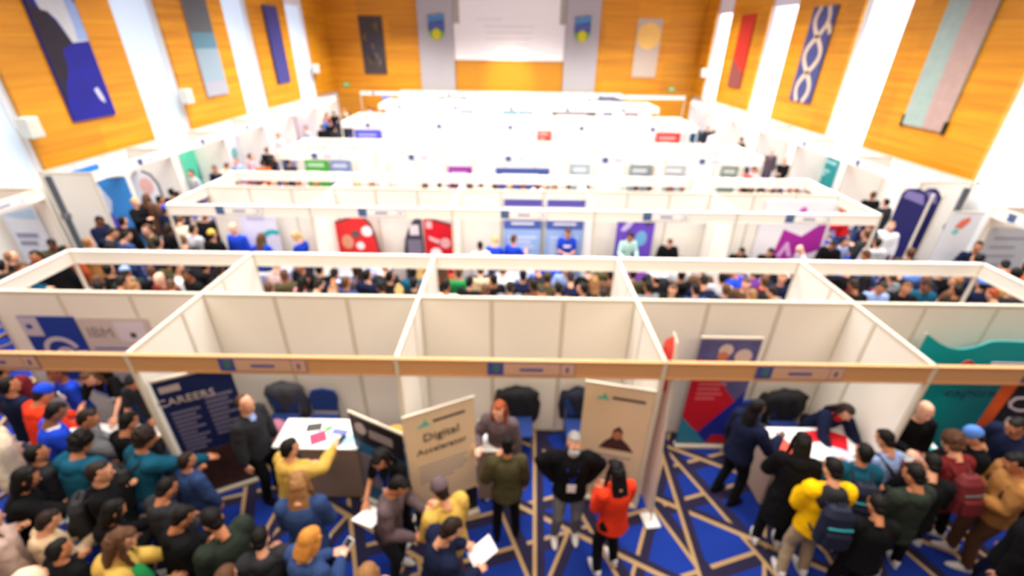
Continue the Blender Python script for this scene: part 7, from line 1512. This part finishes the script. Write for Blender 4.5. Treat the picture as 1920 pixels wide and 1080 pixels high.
    ('person in rust jacket with short brown hair in the left aisle', -11.05, 28.46, 1.6, -20, {'top': ('jacket', 'rust'), 'hair': ('short', 'brown'), 'skin': 'light', 'pose': 'stand', 'sex': 'm', 'lod': 1, 'extras': (), 'pants': 'denim', 'group': 'people in the left side aisle'}),
    ('person in black jacket with short black hair in the left aisle, fourth from left', -10.85, 29.15, 1.6, 10, {'top': ('jacket', 'black'), 'hair': ('short', 'black'), 'skin': 'light', 'pose': 'stand', 'sex': 'm', 'lod': 1, 'extras': (), 'pants': 'denim', 'group': 'people in the left side aisle'}),
    ('person in navy jacket with short black hair in the left aisle, third from left', -9.8, 26.73, 1.6, 0, {'top': ('jacket', 'navy'), 'hair': ('short', 'black'), 'skin': 'light', 'pose': 'stand', 'sex': 'm', 'lod': 1, 'extras': (), 'pants': 'denim', 'group': 'people in the left side aisle'}),
    ('person in beige shirt with short brown hair in the left aisle', -10.72, 30.6, 1.6, 170, {'top': ('shirt', 'beige'), 'hair': ('short', 'brown'), 'skin': 'light', 'pose': 'walk', 'sex': 'm', 'lod': 1, 'extras': (), 'pants': 'denim', 'group': 'people in the left side aisle'}),
    ('person in black jacket with short black hair in the left aisle, third from left', -9.84, 25.6, 1.6, -20, {'top': ('jacket', 'black'), 'hair': ('short', 'black'), 'skin': 'light', 'pose': 'stand', 'sex': 'm', 'lod': 1, 'extras': (), 'pants': 'denim', 'group': 'people in the left side aisle'}),
    ('person in charcoal jacket with short black hair in the left aisle, third from left', -9.27, 25.84, 1.6, 20, {'top': ('jacket', 'charcoal'), 'hair': ('short', 'black'), 'skin': 'light', 'pose': 'stand', 'sex': 'm', 'lod': 1, 'extras': (), 'pants': 'denim', 'group': 'people in the left side aisle'}),
    ('person in black jacket with short dark brown hair in the left aisle', -9.76, 24.25, 1.6, 30, {'top': ('jacket', 'black'), 'hair': ('short', 'darkbrown'), 'skin': 'light', 'pose': 'stand', 'sex': 'm', 'lod': 1, 'extras': (), 'pants': 'denim', 'group': 'people in the left side aisle'}),
    ('person in brown jacket with short black hair in the left aisle, second from left', -9.71, 28.59, 1.6, 0, {'top': ('jacket', 'brown'), 'hair': ('short', 'black'), 'skin': 'light', 'pose': 'stand', 'sex': 'm', 'lod': 1, 'extras': (), 'pants': 'denim', 'group': 'people in the left side aisle'}),
    ('person in charcoal hoodie with short black hair in the left aisle', -9.0, 23.99, 1.6, 0, {'top': ('hoodie', 'charcoal'), 'hair': ('short', 'black'), 'skin': 'light', 'pose': 'stand', 'sex': 'm', 'lod': 1, 'extras': (), 'pants': 'denim', 'group': 'people in the left side aisle'}),
    ('person in sky blue shirt with short black hair in the left aisle', -10.59, 27.04, 1.6, 160, {'top': ('shirt', 'sky'), 'hair': ('short', 'black'), 'skin': 'light', 'pose': 'stand', 'sex': 'm', 'lod': 1, 'extras': (), 'pants': 'denim', 'group': 'people in the left side aisle'}),
    ('person in pink jacket with short brown hair in the left aisle', -9.4, 31.51, 1.6, 10, {'top': ('jacket', 'pink'), 'hair': ('short', 'brown'), 'skin': 'light', 'pose': 'stand', 'sex': 'm', 'lod': 1, 'extras': (), 'pants': 'denim', 'group': 'people in the left side aisle'}),
    ('person in charcoal jacket with short black hair in the left aisle, fourth from left', -8.93, 30.79, 1.6, 0, {'top': ('jacket', 'charcoal'), 'hair': ('short', 'black'), 'skin': 'light', 'pose': 'stand', 'sex': 'm', 'lod': 1, 'extras': (), 'pants': 'denim', 'group': 'people in the left side aisle'}),
    ('person in mauve-grey coat with thinning brown hair in the right aisle', 10.86, 19.76, 1.6, 170, {'top': ('coat', 'mauve'), 'hair': ('thin', 'brown'), 'skin': 'fair', 'pose': 'stand', 'sex': 'm', 'lod': 1, 'extras': (), 'pants': 'denim', 'group': 'people in the right side aisle'}),
    ('person in black jacket with short light brown hair in the right aisle', 10.54, 18.1, 1.6, 175, {'top': ('jacket', 'black'), 'hair': ('short', 'lightbrown'), 'skin': 'fair', 'pose': 'crossed', 'sex': 'm', 'lod': 1, 'extras': (), 'pants': 'denim', 'group': 'people in the right side aisle'}),
    ('person in black jacket with thinning brown hair in the right aisle', 10.91, 13.66, 1.6, -10, {'top': ('jacket', 'black'), 'hair': ('thin', 'brown'), 'skin': 'tan', 'pose': 'stand', 'sex': 'm', 'lod': 1, 'extras': (), 'pants': 'denim', 'group': 'people in the right side aisle'}),
    ('person in charcoal jacket with short black hair in the right aisle, second from left', 10.78, 12.93, 1.6, 10, {'top': ('jacket', 'charcoal'), 'hair': ('short', 'black'), 'skin': 'fair', 'pose': 'stand', 'sex': 'm', 'lod': 1, 'extras': (), 'pants': 'denim', 'group': 'people in the right side aisle'}),
    ('person in red jacket with short black hair in the right aisle, second from left', 9.21, 12.42, 1.6, 60, {'top': ('jacket', 'red'), 'hair': ('short', 'black'), 'skin': 'light', 'pose': 'read', 'sex': 'm', 'lod': 1, 'extras': (), 'pants': 'denim', 'group': 'people in the right side aisle'}),
    ('person in light grey shirt with short black hair in the right aisle', 8.68, 16.67, 1.6, 90, {'top': ('shirt', 'lightgrey'), 'hair': ('short', 'black'), 'skin': 'light', 'pose': 'phone', 'sex': 'm', 'lod': 1, 'extras': (), 'pants': 'denim', 'group': 'people in the right side aisle'}),
    ('person in red jacket with short black hair in the right aisle, first from left', 8.3, 16.46, 1.6, 0, {'top': ('jacket', 'red'), 'hair': ('short', 'black'), 'skin': 'light', 'pose': 'stand', 'sex': 'm', 'lod': 1, 'extras': (), 'pants': 'denim', 'group': 'people in the right side aisle'}),
    ('person in white sweater with short light brown hair in the right aisle', 9.53, 10.97, 1.6, 150, {'top': ('sweater', 'white'), 'hair': ('short', 'lightbrown'), 'skin': 'fair', 'pose': 'stand', 'sex': 'm', 'lod': 1, 'extras': (), 'pants': 'denim', 'group': 'people in the right side aisle'}),
    ('person in navy jacket with short ginger hair in the right aisle', 9.1, 11.11, 1.6, 0, {'top': ('jacket', 'navy'), 'hair': ('short', 'ginger'), 'skin': 'light', 'pose': 'stand', 'sex': 'm', 'lod': 1, 'extras': (), 'pants': 'denim', 'group': 'people in the right side aisle'}),
    ('person in charcoal jacket with short brown hair in the right aisle', 8.48, 10.37, 1.6, 20, {'top': ('jacket', 'charcoal'), 'hair': ('short', 'brown'), 'skin': 'light', 'pose': 'strap', 'sex': 'm', 'lod': 1, 'extras': (), 'pants': 'denim', 'group': 'people in the right side aisle'}),
    ('person in olive jacket with short brown hair in the right aisle', 8.74, 9.3, 1.6, -20, {'top': ('jacket', 'olive'), 'hair': ('short', 'brown'), 'skin': 'light', 'pose': 'stand', 'sex': 'm', 'lod': 1, 'extras': (), 'pants': 'denim', 'group': 'people in the right side aisle'}),
    ('person in black jacket with short brown hair in the right aisle', 7.66, 9.14, 1.6, 10, {'top': ('jacket', 'black'), 'hair': ('short', 'brown'), 'skin': 'tan', 'pose': 'phone', 'sex': 'm', 'lod': 1, 'extras': (), 'pants': 'denim', 'group': 'people in the right side aisle'}),
    ('person in light grey hoodie with short dark brown hair in the right aisle', 8.41, 9.86, 1.6, -10, {'top': ('hoodie', 'lightgrey'), 'hair': ('short', 'darkbrown'), 'skin': 'light', 'pose': 'stand', 'sex': 'm', 'lod': 1, 'extras': (), 'pants': 'denim', 'group': 'people in the right side aisle'}),
    ('person in navy shirt with short black hair in the right aisle', 10.61, 9.72, 1.6, 150, {'top': ('shirt', 'navy'), 'hair': ('short', 'black'), 'skin': 'tan', 'pose': 'talk', 'sex': 'm', 'lod': 1, 'extras': (), 'pants': 'denim', 'group': 'people in the right side aisle'}),
    ('person in mauve-grey jacket with short black hair in the right aisle', 9.91, 8.98, 1.6, 0, {'top': ('jacket', 'mauve'), 'hair': ('short', 'black'), 'skin': 'light', 'pose': 'stand', 'sex': 'm', 'lod': 1, 'extras': (), 'pants': 'denim', 'group': 'people in the right side aisle'}),
    ('person in mustard hoodie with curly black hair in the right aisle', 10.07, 8.29, 1.6, 20, {'top': ('hoodie', 'mustard'), 'hair': ('curly', 'black'), 'skin': 'tan', 'pose': 'stand', 'sex': 'm', 'lod': 1, 'extras': (), 'pants': 'denim', 'group': 'people in the right side aisle'}),
    ('person in orange jacket with short black hair in the right aisle', 10.68, 8.65, 1.6, -60, {'top': ('jacket', 'orange'), 'hair': ('short', 'black'), 'skin': 'light', 'pose': 'stand', 'sex': 'm', 'lod': 1, 'extras': (), 'pants': 'denim', 'group': 'people in the right side aisle'}),
    ('person in charcoal jacket with short black hair in the right aisle, third from left', 10.24, 8.69, 1.6, -30, {'top': ('jacket', 'charcoal'), 'hair': ('short', 'black'), 'skin': 'light', 'pose': 'read', 'sex': 'm', 'lod': 1, 'extras': (), 'pants': 'denim', 'group': 'people in the right side aisle'}),
    ('person in teal jacket with short brown hair in the right aisle', 9.89, 26.0, 1.6, 170, {'top': ('jacket', 'teal'), 'hair': ('short', 'brown'), 'skin': 'light', 'pose': 'stand', 'sex': 'm', 'lod': 1, 'extras': (), 'pants': 'denim', 'group': 'people in the right side aisle'}),
    ('person in charcoal jacket with short black hair in the right aisle, first from left', 10.36, 25.7, 1.6, 160, {'top': ('jacket', 'charcoal'), 'hair': ('short', 'black'), 'skin': 'light', 'pose': 'stand', 'sex': 'm', 'lod': 1, 'extras': (), 'pants': 'denim', 'group': 'people in the right side aisle'}),
    ('person in dark green jacket with short black hair in the right aisle', 10.72, 22.45, 1.6, 20, {'top': ('jacket', 'darkgreen'), 'hair': ('short', 'black'), 'skin': 'light', 'pose': 'stand', 'sex': 'm', 'lod': 1, 'extras': (), 'pants': 'denim', 'group': 'people in the right side aisle'}),
    ('person in white shirt with short black hair in the right aisle', 10.15, 24.39, 1.6, 0, {'top': ('shirt', 'white'), 'hair': ('short', 'black'), 'skin': 'light', 'pose': 'stand', 'sex': 'm', 'lod': 1, 'extras': (), 'pants': 'denim', 'group': 'people in the right side aisle'}),
    ('person in black jacket with short black hair in the right aisle', 8.64, 16.12, 1.6, 0, {'top': ('jacket', 'black'), 'hair': ('short', 'black'), 'skin': 'light', 'pose': 'stand', 'sex': 'm', 'lod': 1, 'extras': (), 'pants': 'denim', 'group': 'people in the right side aisle'}),
    ('person in purple puffer with a maroon beanie in the second aisle', -8.56, 14.09, 1.6, 150, {'top': ('puffer', 'purple'), 'hair': ('beanie', 'maroon'), 'skin': 'light', 'pose': 'read', 'lod': 1, 'group': 'people in the second cross aisle'}),
    ('person in black puffer with a maroon beanie in the second aisle', -8.09, 13.86, 1.6, 150, {'top': ('puffer', 'black'), 'hair': ('beanie', 'maroon'), 'skin': 'light', 'pose': 'stand', 'lod': 1, 'group': 'people in the second cross aisle'}),
    ('person in navy hoodie with a maroon beanie in the second aisle', -7.85, 14.23, 1.6, 20, {'top': ('hoodie', 'navy'), 'hair': ('beanie', 'maroon'), 'skin': 'fair', 'pose': 'phone', 'lod': 1, 'group': 'people in the second cross aisle'}),
    ('person in grey hoodie with short blond hair in the second aisle, first from left', -7.44, 14.06, 1.6, 150, {'top': ('hoodie', 'grey'), 'hair': ('short', 'blond'), 'skin': 'fair', 'pose': 'stand', 'lod': 1, 'group': 'people in the second cross aisle'}),
    ('person in grey hoodie with short blond hair in the second aisle, second from left', -7.11, 14.08, 1.6, 170, {'top': ('hoodie', 'grey'), 'hair': ('short', 'blond'), 'skin': 'brown', 'pose': 'strap', 'lod': 1, 'group': 'people in the second cross aisle'}),
    ('person in red hoodie with short ginger hair in the second aisle', -6.71, 14.08, 1.6, 150, {'top': ('hoodie', 'red'), 'hair': ('short', 'ginger'), 'skin': 'tan', 'pose': 'phone', 'lod': 1, 'group': 'people in the second cross aisle'}),
    ('person in black puffer with long light brown hair in the second aisle', -6.13, 14.08, 1.6, 0, {'top': ('puffer', 'black'), 'hair': ('long', 'lightbrown'), 'skin': 'fair', 'pose': 'strap', 'lod': 1, 'group': 'people in the second cross aisle'}),
    ('person in black jacket with short black hair in the second aisle', -5.4, 14.08, 1.6, 170, {'top': ('jacket', 'black'), 'hair': ('short', 'black'), 'skin': 'fair', 'pose': 'phone', 'lod': 1, 'group': 'people in the second cross aisle'}),
    ('person in navy puffer with short blond hair in the second aisle', -4.88, 14.08, 1.6, 20, {'top': ('puffer', 'navy'), 'hair': ('short', 'blond'), 'skin': 'fair', 'pose': 'read', 'lod': 1, 'group': 'people in the second cross aisle'}),
    ('person in black puffer with curly light brown hair in the second aisle', -4.41, 14.08, 1.6, 0, {'top': ('puffer', 'black'), 'hair': ('curly', 'lightbrown'), 'skin': 'fair', 'pose': 'read', 'lod': 1, 'group': 'people in the second cross aisle'}),
    ('person in navy jacket with long brown hair in the second aisle', -2.74, 13.98, 1.6, 20, {'top': ('jacket', 'navy'), 'hair': ('long', 'brown'), 'skin': 'fair', 'pose': 'phone', 'lod': 1, 'group': 'people in the second cross aisle'}),
    ('person in brown hoodie with short black hair in the second aisle', -2.29, 14.01, 1.6, 0, {'top': ('hoodie', 'brown'), 'hair': ('short', 'black'), 'skin': 'fair', 'pose': 'phone', 'lod': 1, 'group': 'people in the second cross aisle'}),
    ('person in black hoodie with a maroon beanie in the second aisle, first from left', -1.86, 14.02, 1.6, -30, {'top': ('hoodie', 'black'), 'hair': ('beanie', 'maroon'), 'skin': 'brown', 'pose': 'read', 'lod': 1, 'group': 'people in the second cross aisle'}),
    ('person in black puffer with curly black hair in the second aisle', -1.37, 14.05, 1.6, 170, {'top': ('puffer', 'black'), 'hair': ('curly', 'black'), 'skin': 'brown', 'pose': 'phone', 'lod': 1, 'group': 'people in the second cross aisle'}),
    ('person in white jacket with a maroon beanie in the second aisle', -1.01, 14.08, 1.6, 0, {'top': ('jacket', 'white'), 'hair': ('beanie', 'maroon'), 'skin': 'fair', 'pose': 'read', 'lod': 1, 'group': 'people in the second cross aisle'}),
    ('person in black jacket with short dark brown hair in the second aisle', -0.57, 14.08, 1.6, -30, {'top': ('jacket', 'black'), 'hair': ('short', 'darkbrown'), 'skin': 'brown', 'pose': 'strap', 'lod': 1, 'group': 'people in the second cross aisle'}),
    ('person in white jacket with long light brown hair in the second aisle', -0.13, 14.08, 1.6, 150, {'top': ('jacket', 'white'), 'hair': ('long', 'lightbrown'), 'skin': 'fair', 'pose': 'stand', 'lod': 1, 'group': 'people in the second cross aisle'}),
    ('person in black hoodie with a maroon beanie in the second aisle, second from left', 0.3, 14.08, 1.6, 170, {'top': ('hoodie', 'black'), 'hair': ('beanie', 'maroon'), 'skin': 'tan', 'pose': 'phone', 'lod': 1, 'group': 'people in the second cross aisle'}),
    ('person in white puffer with a maroon beanie in the second aisle', 0.74, 14.08, 1.6, 150, {'top': ('puffer', 'white'), 'hair': ('beanie', 'maroon'), 'skin': 'brown', 'pose': 'read', 'lod': 1, 'group': 'people in the second cross aisle'}),
    ('person in pink jacket with short blond hair in the second aisle', 0.96, 14.02, 1.6, 170, {'top': ('jacket', 'pink'), 'hair': ('short', 'blond'), 'skin': 'light', 'pose': 'read', 'lod': 1, 'group': 'people in the second cross aisle'}),
    ('person in black hoodie with curly light brown hair in the second aisle', 1.27, 14.08, 1.6, 150, {'top': ('hoodie', 'black'), 'hair': ('curly', 'lightbrown'), 'skin': 'fair', 'pose': 'phone', 'lod': 1, 'group': 'people in the second cross aisle'}),
    ('person in black jacket with a maroon beanie in the second aisle, first from left', 1.71, 14.08, 1.6, 0, {'top': ('jacket', 'black'), 'hair': ('beanie', 'maroon'), 'skin': 'light', 'pose': 'phone', 'lod': 1, 'group': 'people in the second cross aisle'}),
    ('person in green puffer with a maroon beanie in the second aisle', 2.31, 14.08, 1.6, -30, {'top': ('puffer', 'green'), 'hair': ('beanie', 'maroon'), 'skin': 'fair', 'pose': 'read', 'lod': 1, 'group': 'people in the second cross aisle'}),
    ('person in green jacket with short dark brown hair in the second aisle', 3.83, 14.08, 1.6, -30, {'top': ('jacket', 'green'), 'hair': ('short', 'darkbrown'), 'skin': 'fair', 'pose': 'stand', 'lod': 1, 'group': 'people in the second cross aisle'}),
    ('person in brown puffer with short black hair in the second aisle', 4.25, 14.08, 1.6, -30, {'top': ('puffer', 'brown'), 'hair': ('short', 'black'), 'skin': 'light', 'pose': 'strap', 'lod': 1, 'group': 'people in the second cross aisle'}),
    ('person in navy hoodie with long dark brown hair in the second aisle', 4.88, 14.08, 1.6, 150, {'top': ('hoodie', 'navy'), 'hair': ('long', 'darkbrown'), 'skin': 'brown', 'pose': 'strap', 'lod': 1, 'group': 'people in the second cross aisle'}),
    ('person in grey hoodie with short black hair in the second aisle', 5.26, 14.08, 1.6, 150, {'top': ('hoodie', 'grey'), 'hair': ('short', 'black'), 'skin': 'brown', 'pose': 'strap', 'lod': 1, 'group': 'people in the second cross aisle'}),
    ('person in black jacket with a maroon beanie in the second aisle, second from left', 5.96, 14.08, 1.6, 20, {'top': ('jacket', 'black'), 'hair': ('beanie', 'maroon'), 'skin': 'fair', 'pose': 'phone', 'lod': 1, 'group': 'people in the second cross aisle'}),
    ('person in charcoal jacket with short black hair in the second aisle', 7.14, 14.08, 1.6, 20, {'top': ('jacket', 'charcoal'), 'hair': ('short', 'black'), 'skin': 'brown', 'pose': 'strap', 'lod': 1, 'group': 'people in the second cross aisle'}),
    ('person in olive hoodie with long brown hair in the second aisle', 7.36, 14.1, 1.6, 0, {'top': ('hoodie', 'olive'), 'hair': ('long', 'brown'), 'skin': 'fair', 'pose': 'phone', 'lod': 1, 'group': 'people in the second cross aisle'}),
    ('person in white jacket with curly black hair in the second aisle', 7.71, 14.08, 1.6, -30, {'top': ('jacket', 'white'), 'hair': ('curly', 'black'), 'skin': 'fair', 'pose': 'phone', 'lod': 1, 'group': 'people in the second cross aisle'}),
    ('person in grey jacket with short black hair in the second aisle', 8.02, 14.22, 1.6, 150, {'top': ('jacket', 'grey'), 'hair': ('short', 'black'), 'skin': 'fair', 'pose': 'stand', 'lod': 1, 'group': 'people in the second cross aisle'}),
    ('person in black jacket with a maroon beanie in the second aisle, third from left', 8.41, 14.43, 1.6, -30, {'top': ('jacket', 'black'), 'hair': ('beanie', 'maroon'), 'skin': 'brown', 'pose': 'phone', 'lod': 1, 'group': 'people in the second cross aisle'}),
    ('person in red jacket with a maroon beanie in the second aisle', 8.58, 14.03, 1.6, 150, {'top': ('jacket', 'red'), 'hair': ('beanie', 'maroon'), 'skin': 'tan', 'pose': 'stand', 'lod': 1, 'group': 'people in the second cross aisle'}),
    ('person in navy hoodie with short light brown hair in the second aisle', 8.96, 14.3, 1.6, 0, {'top': ('hoodie', 'navy'), 'hair': ('short', 'lightbrown'), 'skin': 'brown', 'pose': 'strap', 'lod': 1, 'group': 'people in the second cross aisle'}),
    ('person in charcoal jacket with a maroon beanie in the second aisle', 9.36, 14.5, 1.6, 20, {'top': ('jacket', 'charcoal'), 'hair': ('beanie', 'maroon'), 'skin': 'light', 'pose': 'strap', 'lod': 1, 'group': 'people in the second cross aisle'}),
    ('person in pink jacket with short dark brown hair in the third aisle, first from left', -9.19, 20.08, 1.62, 170, {'top': ('jacket', 'pink'), 'hair': ('short', 'darkbrown'), 'skin': 'light', 'pose': 'stand', 'lod': 1, 'group': 'people in the third cross aisle'}),
    ('person in green jacket with short dark brown hair in the third aisle, first from left', -8.3, 20.15, 1.62, 20, {'top': ('jacket', 'green'), 'hair': ('short', 'darkbrown'), 'skin': 'tan', 'pose': 'stand', 'lod': 1, 'group': 'people in the third cross aisle'}),
    ('person in pink jacket with short dark brown hair in the third aisle, second from left', -7.41, 19.88, 1.62, 0, {'top': ('jacket', 'pink'), 'hair': ('short', 'darkbrown'), 'skin': 'light', 'pose': 'stand', 'lod': 1, 'group': 'people in the third cross aisle'}),
    ('person in pink jacket with short brown hair in the third aisle', -6.32, 19.88, 1.62, 20, {'top': ('jacket', 'pink'), 'hair': ('short', 'brown'), 'skin': 'fair', 'pose': 'stand', 'lod': 1, 'group': 'people in the third cross aisle'}),
    ('person in purple jacket with short brown hair in the third aisle', -5.16, 19.88, 1.62, 0, {'top': ('jacket', 'purple'), 'hair': ('short', 'brown'), 'skin': 'fair', 'pose': 'stand', 'lod': 1, 'group': 'people in the third cross aisle'}),
    ('person in white jacket with short dark brown hair in the third aisle', -3.82, 19.88, 1.62, 170, {'top': ('jacket', 'white'), 'hair': ('short', 'darkbrown'), 'skin': 'fair', 'pose': 'stand', 'lod': 1, 'group': 'people in the third cross aisle'}),
    ('person in green jacket with short dark brown hair in the third aisle, second from left', -2.61, 19.88, 1.62, 170, {'top': ('jacket', 'green'), 'hair': ('short', 'darkbrown'), 'skin': 'light', 'pose': 'stand', 'lod': 1, 'group': 'people in the third cross aisle'}),
    ('person in red jacket with short light brown hair in the third aisle', -1.46, 19.88, 1.62, 20, {'top': ('jacket', 'red'), 'hair': ('short', 'lightbrown'), 'skin': 'tan', 'pose': 'stand', 'lod': 1, 'group': 'people in the third cross aisle'}),
    ('person in white jacket with short blond hair in the third aisle', -0.09, 19.88, 1.62, 20, {'top': ('jacket', 'white'), 'hair': ('short', 'blond'), 'skin': 'tan', 'pose': 'stand', 'lod': 1, 'group': 'people in the third cross aisle'}),
    ('person in navy jacket with short blond hair in the third aisle', 0.83, 19.88, 1.62, 170, {'top': ('jacket', 'navy'), 'hair': ('short', 'blond'), 'skin': 'fair', 'pose': 'stand', 'lod': 1, 'group': 'people in the third cross aisle'}),
    ('person in black jacket with short ginger hair in the third aisle', 2.21, 19.88, 1.62, 20, {'top': ('jacket', 'black'), 'hair': ('short', 'ginger'), 'skin': 'tan', 'pose': 'stand', 'lod': 1, 'group': 'people in the third cross aisle'}),
    ('person in rust jacket with short brown hair in the third aisle', 3.37, 19.88, 1.62, 20, {'top': ('jacket', 'rust'), 'hair': ('short', 'brown'), 'skin': 'tan', 'pose': 'stand', 'lod': 1, 'group': 'people in the third cross aisle'}),
    ('person in black jacket with short dark brown hair in the third aisle, first from left', 4.48, 19.88, 1.62, 0, {'top': ('jacket', 'black'), 'hair': ('short', 'darkbrown'), 'skin': 'light', 'pose': 'stand', 'lod': 1, 'group': 'people in the third cross aisle'}),
    ('person in black jacket with short blond hair in the third aisle', 5.44, 19.88, 1.62, 0, {'top': ('jacket', 'black'), 'hair': ('short', 'blond'), 'skin': 'light', 'pose': 'stand', 'lod': 1, 'group': 'people in the third cross aisle'}),
    ('person in olive jacket with short black hair in the third aisle', 6.88, 19.88, 1.62, 0, {'top': ('jacket', 'olive'), 'hair': ('short', 'black'), 'skin': 'tan', 'pose': 'stand', 'lod': 1, 'group': 'people in the third cross aisle'}),
    ('person in navy jacket with short ginger hair in the third aisle', 8.56, 20.7, 1.62, 170, {'top': ('jacket', 'navy'), 'hair': ('short', 'ginger'), 'skin': 'tan', 'pose': 'stand', 'lod': 1, 'group': 'people in the third cross aisle'}),
    ('person in black jacket with short dark brown hair in the third aisle, second from left', 9.42, 20.54, 1.62, 0, {'top': ('jacket', 'black'), 'hair': ('short', 'darkbrown'), 'skin': 'fair', 'pose': 'stand', 'lod': 1, 'group': 'people in the third cross aisle'}),
]
for l, x, y, z, rz, kw in CROWD: person(l, x, y, z, rz, **kw)
